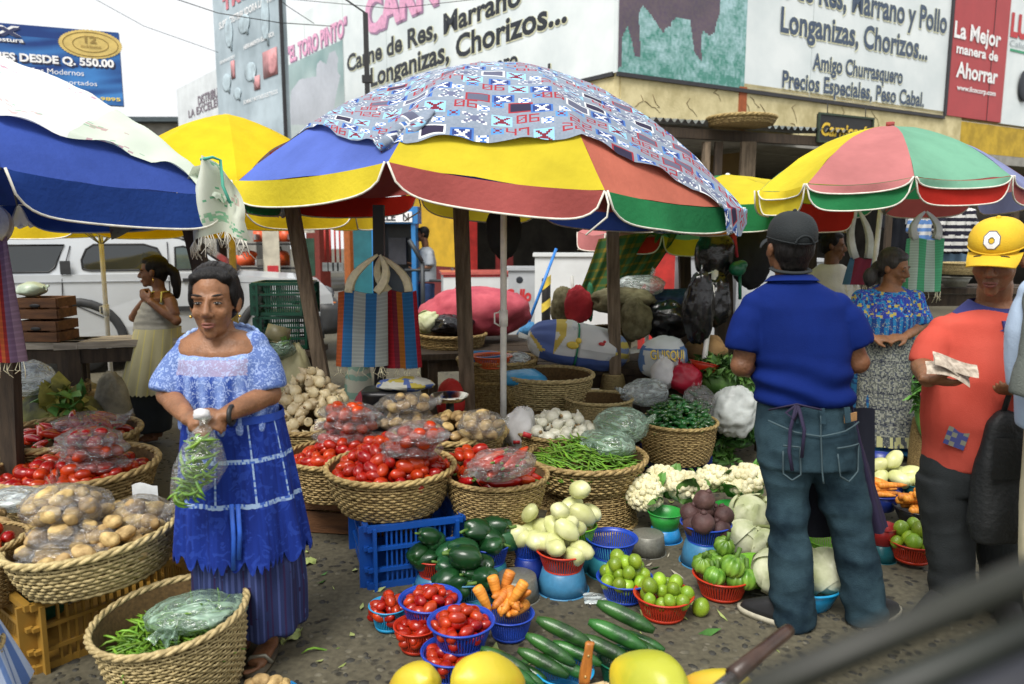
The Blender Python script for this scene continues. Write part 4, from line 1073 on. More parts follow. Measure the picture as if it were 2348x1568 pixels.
post('thick dark post behind the black plastic bags', (1655, 540), (1660, 800), 6.6, .14, woodd)
post('dark post beside the patterned blouse woman', (1852, 470), (1858, 700), 6.8, .1, woodd)
def table(label, a, b, z, dep, m, legs=True, th=.05, nm='plank_table', gap=3):
 a = Vector((a[0], a[1], 0)); b = Vector((b[0], b[1], 0)); d = b - a; L_ = d.length
 o = thing(nm, label, 'table', a, math.atan2(d.y, d.x))
 for k in range(gap): MB().box((L_ / 2, dep * (k + .5) / gap, z - th / 2 + .003 * (k % 2)), (L_ + .02 * k, dep / gap - .012, th)).build('plank', m, o, False)
 if legs:
  for x in (.12, L_ - .12):
   for y in (.06, dep - .06): MB().box((x, y, (z - th) / 2), (.08, .07, z - th)).build('leg', woodd, o, False)
  MB().box((L_ / 2, .05, z - th - .06), (L_ - .2, .03, .1)).build('apron', woodd, o, False)
 return o
p0, p1 = A(120, 775, 5.4), A(600, 735, 5.9)
tb = table('long grey plank table in front of the silver car', p0, p1, .82, .34, woodp)
p0, p1 = A(960, 800, 6.4), A(1250, 790, 6.6)
table('low dark plank table under the melon basket', p0, p1, .58, 1.15, woodd)
p0, p1 = A(1235, 800, 5.95), A(1680, 805, 5.95)
table('dark table carrying sacks and black bags behind the printed sack', p0, p1, .535, 1.1, woodd)
# ================================================================== people
def skinmat(nm, c):
 m = mat(nm, c, .48, .24, 16, .25, 110, spec=.4); m.node_tree.nodes['Principled BSDF'].inputs['Subsurface Weight'].default_value = .08
 m.node_tree.nodes['Principled BSDF'].inputs['Subsurface Radius'].default_value = (.012, .005, .003); return m
SK = skinmat('skin_tan', (.25, .115, .055)); SK2 = skinmat('skin_brown', (.17, .075, .036))
hairm = mat('black_hair', (.006, .005, .005), .5, .5, 60, .6, 160, stretch=(1, 1, .15), spec=.25)
hairg = mat('greying_hair', (.03, .027, .025), .5, .5, 60, .5, 160, stretch=(1, 1, .15))
eyew = mat('eye_white', (.27, .23, .2), .25, .03); irism = mat('iris_dark', (.012, .007, .005), .12, .1); lipm = mat('lip', (.24, .085, .06), .45, .1, 30); browm = mat('brow_hair', (.012, .01, .009), .7)
denim = mat('denim', (.014, .032, .05), .9, .3, 5, .35, 220, spec=.12, col2=(.04, .078, .1)); bluetee = mat('blue_polo', (.004, .016, .125), .85, .12, 4, .2, 260, spec=.12); bluecol = mat('navy_collar', (.03, .035, .16), .8, .1, 5, .2, 200)
orangep = mat('orange_polo', (.55, .075, .05), .85, .1, 3, .2, 240, spec=.12, col2=(.6, .1, .07)); blackt = mat('charcoal_trousers', (.014, .018, .02), .85, .25, 5, .3, 200); apron_m = mat('dark_violet_apron', (.022, .016, .05), .85, .15, 5, .2, 200)
blackcap = mat('black_cap', (.008, .012, .014), .8, .2, 10, .3, 200); yellowcap = mat('yellow_cap', (.72, .45, .015), .75, .08, 10, .25, 220)
def head_prims(mb, M, s, ears=True):
 R3 = M.to_3x3()
 def e(c, r): mb.ell(M @ (Vector(c) * s), tuple(q * s for q in r), R3, 16, 12)
 e((0, .012, .03), (.074, .092, .083)); e((0, -.026, -.03), (.063, .06, .08)); e((0, -.03, -.078), (.048, .047, .034)); e((0, -.07, -.1), (.021, .018, .018))
 for x in (-1, 1):
  e((x * .036, -.06, -.032), (.024, .02, .024)); e((x * .03, -.076, .019), (.027, .012, .008)); e((x * .0135, -.096, -.037), (.009, .011, .008)); e((x * .031, -.07, -.002), (.02, .012, .011))
  if ears: e((x * .076, .008, -.012), (.01, .02, .031)); e((x * .08, .014, -.004), (.009, .013, .02))
 e((0, -.084, -.063), (.024, .012, .0065)); e((0, -.084, -.0745), (.02, .0125, .0075)); e((0, -.078, -.088), (.02, .01, .01))
 mb.tube([M @ (Vector(p) * s) for p in ((0, -.082, .014), (0, -.099, -.012), (0, -.109, -.032), (0, -.1, -.041))], [.008 * s, .0105 * s, .0135 * s, .009 * s], 10)
def face_parts(o, M, s, lids=0., brow_tilt=0., lip=lipm):
 R3 = M.to_3x3()
 for x in (-1, 1):
  ey = MB().ell(M @ (Vector((x * .031, -.0755, -.001)) * s), (.0135 * s, .009 * s, .0047 * s), R3, 12, 8).build('eye', eyew, o)
  MB().ell(M @ (Vector((x * .031, -.0815, -.001)) * s), (.0074 * s, .004 * s, .0048 * s), R3, 10, 8).build('iris', irism, ey)
  MB().tube([M @ (Vector((x * .031 + q * .0165, -.083 + abs(q) * .006, 0.0035 - q * q * .0045)) * s) for q in np.linspace(-1, 1, 7)], .0017 * s, 5).build('eyelashes', browm, o)
  MB().tube([M @ (Vector((x * .031 + q * .021, -.0875 + abs(q) * .008, .0215 + .004 * (1 - q * q) + x * q * brow_tilt * .004)) * s) for q in np.linspace(-1, 1, 7)], [.001 * s, .0026 * s, .0034 * s, .0034 * s, .003 * s, .0024 * s, .001 * s], 6).build('eyebrow', browm, o)
 MB().tube([M @ (Vector((q * .023, -.0962 + q * q * .011, -.0625 - (.0015 if abs(q) < .2 else 0) - q * q * .005)) * s) for q in np.linspace(-1, 1, 9)], [.001 * s] + [.004 * s] * 7 + [.001 * s], 6).build('upper_lip', lip, o)
 MB().tube([M @ (Vector((q * .02, -.0962 + q * q * .011, -.0745 + q * q * .005)) * s) for q in np.linspace(-1, 1, 9)], [.001 * s] + [.0048 * s] * 7 + [.001 * s], 6).build('lower_lip', lip, o)
def hand_prims(mb, w, d, n, side=1, curl=.5, s=1.):
 d = Vector(d).normalized(); n = Vector(n); n = (n - d * n.dot(d)).normalized(); sd = d.cross(n)
 M = Matrix((sd, n, d)).transposed()
 mb.tube([w - d * .03 * s, w + d * .02 * s], [.024 * s, .025 * s], 10, flat=.8); mb.ell(w + d * .05 * s, (.039 * s, .0165 * s, .047 * s), M, 14, 10)
 for k in range(4):
  L_ = (.064, .073, .068, .054)[k] * s; p = w + d * .086 * s + sd * ((k - 1.5) * .0195 * s * -side); pts = [p - d * .02 * s, p]; a = 0
  for seg in (.45, .33, .25):
   a += curl * (.75 if seg == .45 else 1.0); p = p + (d * math.cos(a) + n * math.sin(a)) * L_ * seg; pts.append(p)
  mb.tube(pts, [.0095 * s, .0095 * s, .0088 * s, .008 * s, .006 * s], 8)
 b = w + d * .022 * s + sd * .03 * s * side; t1 = (d * .62 + sd * .62 * side + n * .35).normalized(); t2 = (d * .9 + sd * .12 * side + n * .5).normalized()
 mb.tube([b - t1 * .015 * s, b + t1 * .03 * s, b + t1 * .03 * s + t2 * .028 * s, b + t1 * .03 * s + t2 * .048 * s], [.014 * s, .0125 * s, .0105 * s, .007 * s], 8)
def limb(mb, pts, rad, n=12): # smooth tapered chain through the joints
 P = [Vector(p) for p in pts]; Q = []; rr = []
 for i in range(len(P) - 1):
  for k in range(4):
   t = k / 4; Q.append(P[i].lerp(P[i + 1], t)); rr.append(rad[i] + (rad[i + 1] - rad[i]) * t + (.004 * math.sin(t * math.pi)))
 Q.append(P[-1]); rr.append(rad[-1]); mb.tube(Q, rr, n)
 for p, r in zip(P[1:-1], rad[1:-1]): mb.ell(p, r * 1.02, nu=12, nv=8)
def sleeve(mb, pts, rad, n=14):
 P = [Vector(p) for p in pts]; d = (P[1] - P[0]).normalized()
 inn = P[0] - d * rad[0] * .25 + Vector((0, 0, -.0)); mb.ell(P[0] + d * .01, (rad[0] * .86, rad[0] * .8, rad[0] * .8), nu=16, nv=10)
 limb(mb, [P[0] + d * .03] + P[1:], [rad[0] * .84] + list(rad[1:]), n)
def wrinkle(amp=.006, f=7., seed=0., st=(1, 1, .45)):
 def d(c):
  q = Vector((c.x * st[0], c.y * st[1], c.z * st[2])); return amp * (1 - 2 * abs(nz(q, f, seed))) + amp * .5 * nz(q, f * 2.3, seed + 4)
 return d
def Mhead(c, yaw=0, pitch=0, roll=0): return Matrix.Translation(c) @ Euler((0, 0, R(yaw))).to_matrix().to_4x4() @ Euler((R(pitch), R(roll), 0)).to_matrix().to_4x4()
def hair_prims(mb, M, s, front=0., back=True, low=-.05, vol=1.):
 R3 = M.to_3x3()
 def e(c, r): mb.ell(M @ (Vector(c) * s), tuple(q * s for q in r), R3, 18, 12)
 e((0, .03, .044), (.08 * vol, .088 * vol, .08 * vol)); e((0, .045, .0), (.077 * vol, .065, .075)); e((0, -.02 - front, .08), (.062, .05, .032))
 for x in (-1, 1): e((x * .066, .002, .034), (.016, .04, .045))
 if low < -.04: e((0, .062, -.04), (.055, .035, .045))
def cap_parts(o, M, s, m, brim_up=0., backwards=False, nm='cap'):
 R3 = M.to_3x3(); mb = MB(); V = []
 def f(p): return 1 - .08 * max(0, p.z - .75) * 3
 mb.ell(M @ (Vector((0, .012, .045)) * s), (.085 * s, .102 * s, .088 * s), R3, 30, 20, fn=lambda p: (1 if p.z > -.25 else max(.93, 1 + (p.z + .25) * .3)) * f(p))
 c = mb.build(nm, m, o)
 if not backwards:
  br = MB()
  def g_(u, v):
   a = (u - .5) * 2; x = .078 * a * (1 - .12 * v * v * abs(a)); y = -.07 - .085 * v * math.sqrt(max(0, 1 - .55 * a * a)) + .05 * a * a * (1 - v * .3); z = .024 - .02 * v - .028 * a * a * (.4 + .6 * v)
   return M @ (Vector((x, y, z)) * s)
  br.grid(g_, 18, 8); up = R3 @ Vector((0, 0, -.004 * s)); br.grid(lambda u, v: g_(u, v) + up, 18, 8); br.build('brim', m, c)
  MB().tube([g_(u, 1) for u in np.linspace(0, 1, 19)], .003 * s, 5).build('brim_edge', m, c)
 MB().tube([M @ (Vector((.084 * math.cos(a), .012 + .101 * math.sin(a), .026 + .004 * math.cos(a * 2))) * s) for a in np.linspace(0, 2 * math.pi, 33)], .0028 * s, 5).build('hatband', m, c)
 MB().ell(M @ (Vector((0, .012, .128)) * s), .008 * s, R3, 10, 6).build('button', m, c)
 return c
def person(label, base, group=None): return thing('person', label, 'person', base)
def rel(base):
 def f(px, py, dy=0.): return A(px, py, base.y + dy) - base
 return f
# ---------- the woman in the blue lace blouse, front left
B1 = G(560, 1500, 0); P = rel(B1)
W1 = person('woman in pale blue lace blouse and royal blue apron holding a bag of green beans', B1)
mb = MB(); s = 1.1; M = Mhead(P(492, 690, -.03), 6, 0, 0) @ Matrix.Diagonal((.93, 1, 1, 1))
head_prims(mb, M, s); limb(mb, [P(503, 790, .02), P(497, 765, .015), P(494, 735, .01)], [.08, .06, .058])
mb.rings([(P(548, 1010), .17, .12), (P(530, 935), .15, .11), (P(512, 860), .155, .11), (P(508, 800), .168, .1), (P(506, 775), .15, .078), (P(503, 758), .08, .06)], 24)
limb(mb, [P(440, 798), P(386, 905, -.05), P(436, 962, -.21)], [.04, .042, .025]); hand_prims(mb, P(438, 962, -.215), (1, -.25, .08), (.25, .6, -.8), -1, .75, .95)
limb(mb, [P(584, 792), P(618, 903, -.03), P(512, 952, -.21)], [.04, .043, .026]); hand_prims(mb, P(510, 952, -.215), (-1, -.2, -.02), (-.25, .6, -.8), 1, .8, .95)
for x, ax, ay, fx in ((510, 548, 1455, 0), (590, 612, 1462, .0)):
 limb(mb, [P(x, 1060), P((x + ax) / 2, 1250), P(ax, ay)], [.08, .06, .038])
 f0 = P(ax, ay); f0.z = .035; mb.ell(f0 + Vector((0, .03, -.005)), (.033, .045, .032), nu=12, nv=8); mb.tube([f0 + Vector((0, .02, 0)), f0 + Vector((-.005, -.06, -.008)), f0 + Vector((-.01, -.11, -.015))], [.036, .038, .034], 12, flat=.6)
 for k in range(5): mb.ell(f0 + Vector((-.036 + .0135 * k, -.148 + .006 * k * k * .5, -.018)), (.0075 if k else .011, .016, .009), nu=8, nv=6)
fuse(mb, 'body', SK, .0055, 5, parent=W1); face_parts(W1, M, s, brow_tilt=1)
hp = MB(); hair_prims(hp, M, s, front=-.005, low=0)
hp.ell(M @ Vector((.0, .1, -.02)), (.045, .04, .045))
for x in (-1, 1): hp.ell(M @ (Vector((x * .073, .022, .006)) * s), (.014, .05, .05)); hp.ell(M @ (Vector((x * .045, -.036, .076)) * s), (.03, .026, .022))
fuse(hp, 'hair', hairm, .007, 6, wrinkle(.002, 30, 1), W1)
st_ = MB(); rg = random.Random(6)
for k in range(110):
 a = rg.uniform(-1.25, 1.25); pts = []
 for t in np.linspace(0, 1, 8):
  th = R(52 - 178 * t); rr = 1.03 + .015 * math.sin(k + t * 5); pts.append(M @ (Vector((.08 * math.sin(a) * rr * (1 - .45 * t * t) * (.55 + .45 * math.sin(math.pi * min(1, t + .25))), .03 - .09 * rr * math.sin(th) * (.5 + .5 * math.cos(a)), .044 + .081 * rr * math.cos(th) * math.cos(a * .85))) * s))
 st_.tube(pts, .0014, 4)
st_.build('hair_strands', mat('hair_sheen', (.02, .016, .014), .4, .3, 40), W1, kind='stuff')
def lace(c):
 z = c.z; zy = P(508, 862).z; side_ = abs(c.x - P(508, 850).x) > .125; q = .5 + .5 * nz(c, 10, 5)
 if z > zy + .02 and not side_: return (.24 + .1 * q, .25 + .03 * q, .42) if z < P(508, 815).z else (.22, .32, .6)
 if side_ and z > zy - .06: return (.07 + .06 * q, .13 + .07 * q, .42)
 k = .5 + .5 * math.sin(c.x * 105 + .8 * nz(c, 8)); return (.02 + .15 * k, .06 + .2 * k, .3 + .26 * k)  # colour darkens in the pleat furrows, painting in their fold shade
bl = MB()
bl.rings([(P(533, 975), .18, .145), (P(530, 950), .175, .14), (P(524, 925), .172, .138), (P(514, 855), .168, .135), (P(510, 806), .165, .125, 0, R(16)), (P(508, 780), .145, .108, 0, R(24))], 30)
sleeve(bl, [P(440, 790), P(408, 850, -.02), P(388, 903, -.05)], [.06, .066, .072]); sleeve(bl, [P(582, 784), P(602, 840, -.01), P(613, 893, -.02)], [.06, .064, .068])
def pleat(c): return .009 * math.sin(c.x * 105) * max(0, min(1, (P(508, 882).z - c.z) * 14)) + wrinkle(.006, 9, 3)(c) * .8
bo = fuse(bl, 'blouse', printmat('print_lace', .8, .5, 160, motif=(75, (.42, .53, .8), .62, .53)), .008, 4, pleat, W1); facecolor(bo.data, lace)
for yy, rr in ((0, .009),):   # scalloped braid round the neckline
 ring = [P(507, 778) + Matrix.Rotation(R(24), 3, 'X') @ Vector((.135 * math.cos(a), .098 * math.sin(a), 0)) + Vector((0, 0, .007 * abs(math.sin(a * 14)))) for a in np.linspace(0, 2 * math.pi, 113)]
 MB().tube(ring, .008, 5, False).build('neckline_braid', mat('pale_braid', (.3, .42, .72), .8, .3, 60), W1)
sk_ = MB().rings([(P(562, 1100), .15, .13), (P(566, 1225), .175, .15), (P(570, 1270), .195, .165), (P(573, 1340), .2, .165), (P(574, 1425), .205, .165), (P(574, 1430), .18, .14)], 36)
def strp(c): return (.02, .03, .1) if (math.atan2(c.y, c.x - .03) * 9) % 1 > .3 else ((.05, .07, .2) if (math.atan2(c.y, c.x - .03) * 9) % 1 > .15 else (.028, .014, .06))
so_ = fuse(sk_, 'skirt', printmat('print_skirt', .85, .3, 200), .009, 4, lambda c: .01 * math.sin(math.atan2(c.y, c.x - .02) * 11) * min(1, (.62 - c.z) * 4) + wrinkle(.004, 8, 6)(c), W1); facecolor(so_.data, strp)
ap = MB(); NA, NZ = 96, 34
def apr(u, v):
 a = u * 2 * math.pi; cx = P(534 + 24 * v, 945 + 290 * v); rx = .176 + .062 * v ** .8; ry = .143 + .06 * v; fold = 1 + (.02 + .05 * v) * math.sin(a * 11 + 1.3 * math.sin(a * 3)) * v ** .5
 low = -.05 * v ** 6 * abs(math.sin(a * 24 + math.sin(a * 7) * 2)) - .02 * v ** 4 * nz((a * 2, v, 0), 1.5, 2)
 return Vector((cx.x + rx * fold * math.cos(a), ry * fold * math.sin(a), cx.z + low))
def aprc(u, v):
 w_ = (.3, .42, .62); a = u * 2 * math.pi
 if abs(v - .62) < .013 or abs(v - .3) < .009 or (abs((a * 3.0) % 1.9 - .6) < .05 and v < .62): return w_ if nz((a * 30, v * 40, 0), 1) > -.2 else (.05, .12, .45)
 k = nz((a * 14, v * 3, 1), 1.2); return (.004 + .003 * k, .022 + .012 * k, .2 + .08 * k)
ap.grid(apr, 200, 60, cf=aprc).build('apron', printmat('print_apron', .85, .3, 220, motif=(26, (.02, .06, .36), .5, .55)), W1)
MB().rings([(P(532, 938), .184, .147), (P(534, 955), .186, .149)], 30, cap=False).build('waistband', mat('royal_band', (.01, .05, .33), .8, .2, 20), W1)
for dx, l in ((0, .24), (.022, .2)):
 q = apr(.78, .62) + Vector((dx, -.018, .02)); MB().tube([q, q + Vector((.006, -.012, -l * .5)), q + Vector((-.004, -.006, -l))], .0085, 6, flat=.4).build('ribbon', mat('royal_ribbon', (.02, .1, .5), .6, .2, 20), W1)
q = P(516, 952, -.2); MB().tube([q + Vector((.022, .028 * math.cos(a), .03 * math.sin(a))) for a in np.linspace(0, 6.28, 15)], .009, 6).build('watch', blackp, W1)
for px_, py_ in ((478, 962), (455, 966)): MB().tube([P(px_, py_, -.24) + Vector((.009 * math.cos(a), .009 * math.sin(a) * .5, .009 * math.sin(a))) for a in np.linspace(0, 6.28, 11)], .002, 5).build('ring', mat('gold', (.7, .45, .12), .25, metal=1.), W1)
for x in (-1, 1): MB().ell(M @ (Vector((x * .082, -.002, -.05)) * s), .006, nu=8, nv=6).build('earring', mat('gold', (1, 1, 1)), W1)
f0 = P(612, 1462); sand = mat('sandal', (.09, .07, .04), .5, .3, 20)
so2 = MB().rings([(Vector((f0.x - .006, -.055, z)), .048, .125) for z in (.002, .014)], 18, power=.8).build('sandal', sand, W1)
MB().tube([Vector((f0.x - .05, -.09, .014)), Vector((f0.x - .03, -.095, .045)), Vector((f0.x + .02, -.09, .048)), Vector((f0.x + .042, -.08, .014))], .008, 6, flat=.6).build('strap', mat('silver_strap', (.4, .38, .3), .3, .2, metal=.5), so2)
# the bag she holds: a thing of its own, hanging from her fingers
HB_ = B1 + P(462, 985, -.27)
# ---------- man in blue polo seen from behind
B4 = G(1895, 1432, 0); P = rel(B4); W4 = person('man seen from behind in royal blue polo, jeans and black cap', B4)
mb = MB(); s = 1.02; M = Mhead(P(1808, 566, .02), 186, -8, 0); head_prims(mb, M, s)
limb(mb, [P(1816, 660, .02), P(1812, 625, .01), P(1809, 590, .02)], [.07, .058, .058])
mb.rings([(P(1845, 960), .165, .12), (P(1838, 880), .16, .115), (P(1830, 770), .16, .105), (P(1822, 700), .14, .08), (P(1817, 655), .085, .065)], 24)
limb(mb, [P(1738, 716), P(1700, 838, .0), P(1760, 850, .26)], [.043, .045, .03]); hand_prims(mb, P(1760, 850, .26), (.5, .8, .1), (.6, -.3, .3), 1, .8)
limb(mb, [P(1912, 716), P(1966, 830, .0), P(1890, 850, .27)], [.043, .046, .03]); hand_prims(mb, P(1890, 850, .27), (-.5, .8, .1), (-.6, -.3, .3), -1, .8)
fuse(mb, 'body', SK2, .0065, 5, parent=W4); face_parts(W4, M, s)
hp = MB(); hair_prims(hp, M, s, vol=.99); hp.ell(M @ Vector((0, .06, -.06)), (.058, .035, .03), M.to_3x3()); fuse(hp, 'hair', hairm, .007, 5, wrinkle(.0015, 40, 1), W4)
Mc = M @ Matrix.Rotation(R(180), 4, 'Z'); Mc = M @ Matrix.Translation((0, .004, .006)); cp = cap_parts(W4, Mc, s * 1.03, blackcap)
# closing strap and the little arch at the back of the cap
MB().tube([Mc @ Vector((.036 * math.cos(a), .012 + .106, .02 + .034 * math.sin(a))) for a in np.linspace(0, math.pi, 11)], .004, 6).build('back_arch', blackcap, cp)
MB().box(Mc @ Vector((-.02, .116, .016)), (.05, .008, .018), M=Matrix.Translation(Mc @ Vector((-.02, .118, .016))) @ Mc.to_3x3().to_4x4()).build('buckle', blackt, cp)
sh = MB(); sh.rings([(P(1842, 918), .185, .145), (P(1842, 900), .19, .15), (P(1838, 840), .182, .14), (P(1832, 760), .188, .132), (P(1824, 700), .188, .11), (P(1820, 668), .15, .085), (P(1816, 646), .085, .072)], 30)
sleeve(sh, [P(1734, 696), P(1712, 745), P(1702, 800, .0)], [.066, .066, .066]); sleeve(sh, [P(1916, 696), P(1944, 740), P(1962, 790, .0)], [.066, .066, .067])
def bw(c):
 z0 = P(1840, 880).z; return wrinkle(.006, 5, 2, (1, 1, .8))(c) + .012 * max(0, 1 - abs(c.z - z0) / .14) * math.sin(c.z * 60 + c.x * 12 + 2 * nz(c, 5, 1))
fuse(sh, 'polo_shirt', bluetee, .009, 5, bw, W4)
MB().rings([(P(1816, 652), .092, .08, 0, R(-8)), (P(1814, 632), .078, .072, 0, R(-8)), (P(1815, 645), .105, .09, 0, R(-6))], 26, cap=False).build('collar', bluetee, W4)
MB().tube([P(1812, 618) + Vector((.068 * math.cos(a), .066 * math.sin(a), .01 * math.sin(a))) for a in np.linspace(0, 6.28, 25)], .012, 6, flat=.5).build('apron_neck_loop', blackt, W4)
jn = MB(); jn.rings([(P(1838, 905), .165, .128), (P(1842, 935), .176, .14), (P(1846, 990), .192, .155), (P(1850, 1060), .19, .15)], 28)
limb(jn, [P(1800, 1010), P(1806, 1130), P(1806, 1220), P(1814, 1340), P(1818, 1428)], [.105, .083, .074, .082, .084], 16); limb(jn, [P(1896, 1010), P(1930, 1130), P(1952, 1210), P(1975, 1340), P(1984, 1420)], [.105, .09, .08, .076, .078], 16)
def jw(c):
 k = .007 * (1 - 2 * abs(nz(Vector((c.x, c.y, c.z * 1.6)), 6, 8))); hem = max(0, 1 - abs(c.z - .08) / .16); knee = max(0, 1 - abs(c.z - .5) / .14)
 q = Vector((c.x * 5, c.y * 5, c.z * 15)); return k + .014 * hem * nz(q, 1.3, 4) + .010 * knee * nz(q, 1.2, 9) + .006 * nz(Vector((c.x * 8 + c.z * 7, c.y * 8, c.z * 9)), 1, 3)
jo = fuse(jn, 'jeans', denim, .0085, 4, jw, W4)
seam = mat('denim_stitch', (.05, .085, .1), .8)
def on_back(px, py, e=.012): # point on the seat of the jeans
 a = P(px, py); cx = P(1844, py).x; t = max(-1, min(1, (a.x - cx) / .19)); a.y = -.155 * math.sqrt(1 - t * t * .8) - e + .0; return a
for L_ in ([(1768, 1000), (1800, 1000), (1802, 1060), (1785, 1074), (1768, 1062), (1768, 1000)], [(1880, 1002), (1940, 1000), (1938, 1060), (1910, 1078), (1888, 1064), (1880, 1002)], [(1742, 950), (1790, 968), (1842, 975), (1900, 966), (1950, 948)], [(1842, 930), (1843, 975), (1846, 1050), (1850, 1085)]):
 pts = []
 for i in range(len(L_) - 1):
  for k in range(5): pts.append(on_back(L_[i][0] + (L_[i + 1][0] - L_[i][0]) * k / 5, L_[i][1] + (L_[i + 1][1] - L_[i][1]) * k / 5))
 MB().tube(pts, .0035, 4).build('seam', seam, jo)
MB().prism([on_back(1900, 932, .006), on_back(1936, 930, .006), on_back(1936, 948, .006), on_back(1900, 950, .006)], (0, .006, 0)).build('leather_patch', mat('leather_patch', (.4, .22, .09), .6, .2, 30), jo, False)
for px_ in (1795, 1845, 1905): MB().bar(on_back(px_, 915, .008), on_back(px_ + 2, 948, .012), .022, .006, up=(0, 1, 0)).build('belt_loop', denim, jo, False)
# apron in front of him, its side flap swinging at the right, and the tied strings
def flap(u, v):
 q = P(1935 + 75 * v + 55 * (u - .3) * (.5 + .6 * v), 905 + 335 * v - 20 * u * v); return q + Vector((0, .04 - .12 * (1 - u) * (1 - v) + .02 * math.sin(u * 8), 0))
MB().grid(flap, 14, 24).build('apron_flap', apron_m, W4)
def fr(u, v): q = P(1760 + 230 * u, 930 + 300 * v, .2); return q + Vector((0, -.12 * abs(u - .5) + .012 * math.sin(u * 22), 0))
MB().grid(fr, 30, 16).build('apron', mat('dark_apron', (.008, .01, .022), .85, .15, 5), W4)
for L_ in ([(1790, 905), (1778, 960), (1776, 1010), (1782, 1050)], [(1792, 905), (1805, 960), (1800, 1020)], [(1792, 905), (1770, 925), (1786, 940), (1794, 908)], [(1740, 925), (1790, 905), (1840, 915)]): MB().tube([on_back(x, y, .03) for x, y in L_], .007, 6, flat=.5).build('apron_string', apron_m, W4)
shoe = mat('black_canvas_shoe', (.012, .012, .014), .7, .2, 20); sole = mat('cream_sole', (.45, .42, .32), .6, .2, 20)
for px_, py_, yaw in ((1800, 1425, 50), (1998, 1415, -55)):
 f0 = P(px_, py_); Z = Matrix.Translation((f0.x, .0, 0)) @ Matrix.Rotation(R(yaw), 4, 'Z')
 m_ = MB().rings([(Vector((0, .06, .02)), .045, .14), (Vector((0, .055, .05)), .043, .125), (Vector((0, .03, .085)), .036, .08), (Vector((0, .0, .11)), .034, .05)], 20, power=.85).warp(lambda p: Z @ p).build('shoe', shoe, W4)
 MB().rings([(Vector((0, .06, .002)), .047, .145), (Vector((0, .06, .028)), .048, .147)], 20, power=.85).warp(lambda p: Z @ p).build('sole', sole, m_)
# ---------- man in the orange polo and yellow cap
B7 = G(2210, 1405, 0); P = rel(B7); W7 = person('man in orange polo and yellow cap counting banknotes', B7)
mb = MB(); s = 1.16; M = Mhead(P(2284, 588, -.06), -42, 15, 0); head_prims(mb, M, s)
limb(mb, [P(2275, 720, .03), P(2278, 685, .02), P(2283, 640, .0)], [.08, .062, .058])
mb.rings([(P(2238, 1030), .175, .14), (P(2240, 900), .18, .15), (P(2250, 800), .17, .12), (P(2262, 745), .15, .085), (P(2272, 705), .09, .07)], 24)
limb(mb, [P(2170, 772), P(2116, 838, -.02), P(2128, 872, -.22)], [.045, .048, .03]); hand_prims(mb, P(2126, 868, -.23), (.75, -.35, -.1), (.2, .3, .9), 1, .55, 1.0)
limb(mb, [P(2372, 740), P(2400, 860, -.02), P(2350, 890, -.2)], [.055, .048, .03]); hand_prims(mb, P(2350, 890, -.2), (-.8, -.3, -.1), (0, .3, .9), -1, .6, 1.0)
fuse(mb, 'body', SK, .0065, 5, parent=W7); face_parts(W7, M, s)
hp = MB(); hair_prims(hp, M, s, vol=.98); fuse(hp, 'hair', hairm, .007, 5, wrinkle(.0015, 40, 1), W7)
Mc = M @ Matrix.Translation((0, .002, .014)) @ Matrix.Diagonal((1, 1, .9, 1)); cp = cap_parts(W7, Mc, s * 1.02, yellowcap)
om = MB(); ok = MB(); ss = s * 1.02
def octr(r1, r2, e, mb_):
 V = []
 for rr in (r1, r2):
  for k in range(8):
   a = math.pi / 8 + k * math.pi / 4; x, z = rr * .85 * math.cos(a), rr * 1.1 * math.sin(a); zz = .072 + z; y = -math.sqrt(max(.0001, 1 - (x / .085) ** 2 - ((zz - .045) / .088) ** 2)) * .102 + .012
   V.append(Mc @ (Vector((x, y - e, zz)) * ss))
 mb_.add(V, [(k, (k + 1) % 8, 8 + (k + 1) % 8, 8 + k) for k in range(8)])
octr(.027, .0115, .003, om); octr(.0305, .009, .0018, ok)
ok.build('emblem_edge', mat('emblem_grey', (.12, .12, .13), .7), cp, False); om.build('emblem_letter', wink, cp, False)
sh = MB(); sh.rings([(P(2238, 1068), .2, .165, 0, R(-4)), (P(2238, 1040), .204, .172), (P(2236, 960), .205, .185), (P(2244, 860), .205, .165), (P(2254, 785), .21, .14), (P(2264, 735), .2, .115), (P(2272, 708), .11, .085)], 30)
sleeve(sh, [P(2166, 752), P(2138, 795, -.01), P(2126, 838, -.02)], [.074, .075, .075]); sleeve(sh, [P(2366, 750), P(2384, 790, -.01), P(2396, 830, -.02)], [.085, .086, .084])
fuse(sh, 'polo_shirt', orangep, .009, 5, lambda c: wrinkle(.006, 4.5, 12, (1, 1, .7))(c) + .006 * math.sin((c.z * 1.0 + c.x * .9) * 42) * max(0, min(1, (.85 - c.z) * 3)), W7)
col = MB()
def cl(u, v): a = R(-100) + u * R(380) - R(50); rr = .095 + .055 * v; q = P(2274, 706); return q + Vector((rr * math.cos(a), rr * .8 * math.sin(a) - .01, .035 - .055 * v - .03 * max(0, -math.sin(a)) * (1 + v)))
col.grid(cl, 40, 5).build('collar', bluecol, W7)
q = P(2258, 745);
MB().prism([q + Vector((-.012, -.128, .03)), q + Vector((.018, -.128, .03)), q + Vector((.012, -.146, -.03)), q + Vector((-.004, -.146, -.03))], (0, .01, 0)).build('placket', bluecol, W7, False)
q = P(2262, 825); Mt = Matrix.Translation((q.x - .02, -.176, q.z)) @ Matrix.Rotation(R(-6), 4, 'Z')
lettering('compas', .05, wink, W7, Mt, .011, .02, name='chest_print'); MB().tube([Mt @ Vector(p_) for p_ in ((-.005, 0, -.016), (.015, -.001, -.008), (.03, 0, -.018), (.05, 0, -.012))], .0022, 4).build('chest_mark', wink, W7)
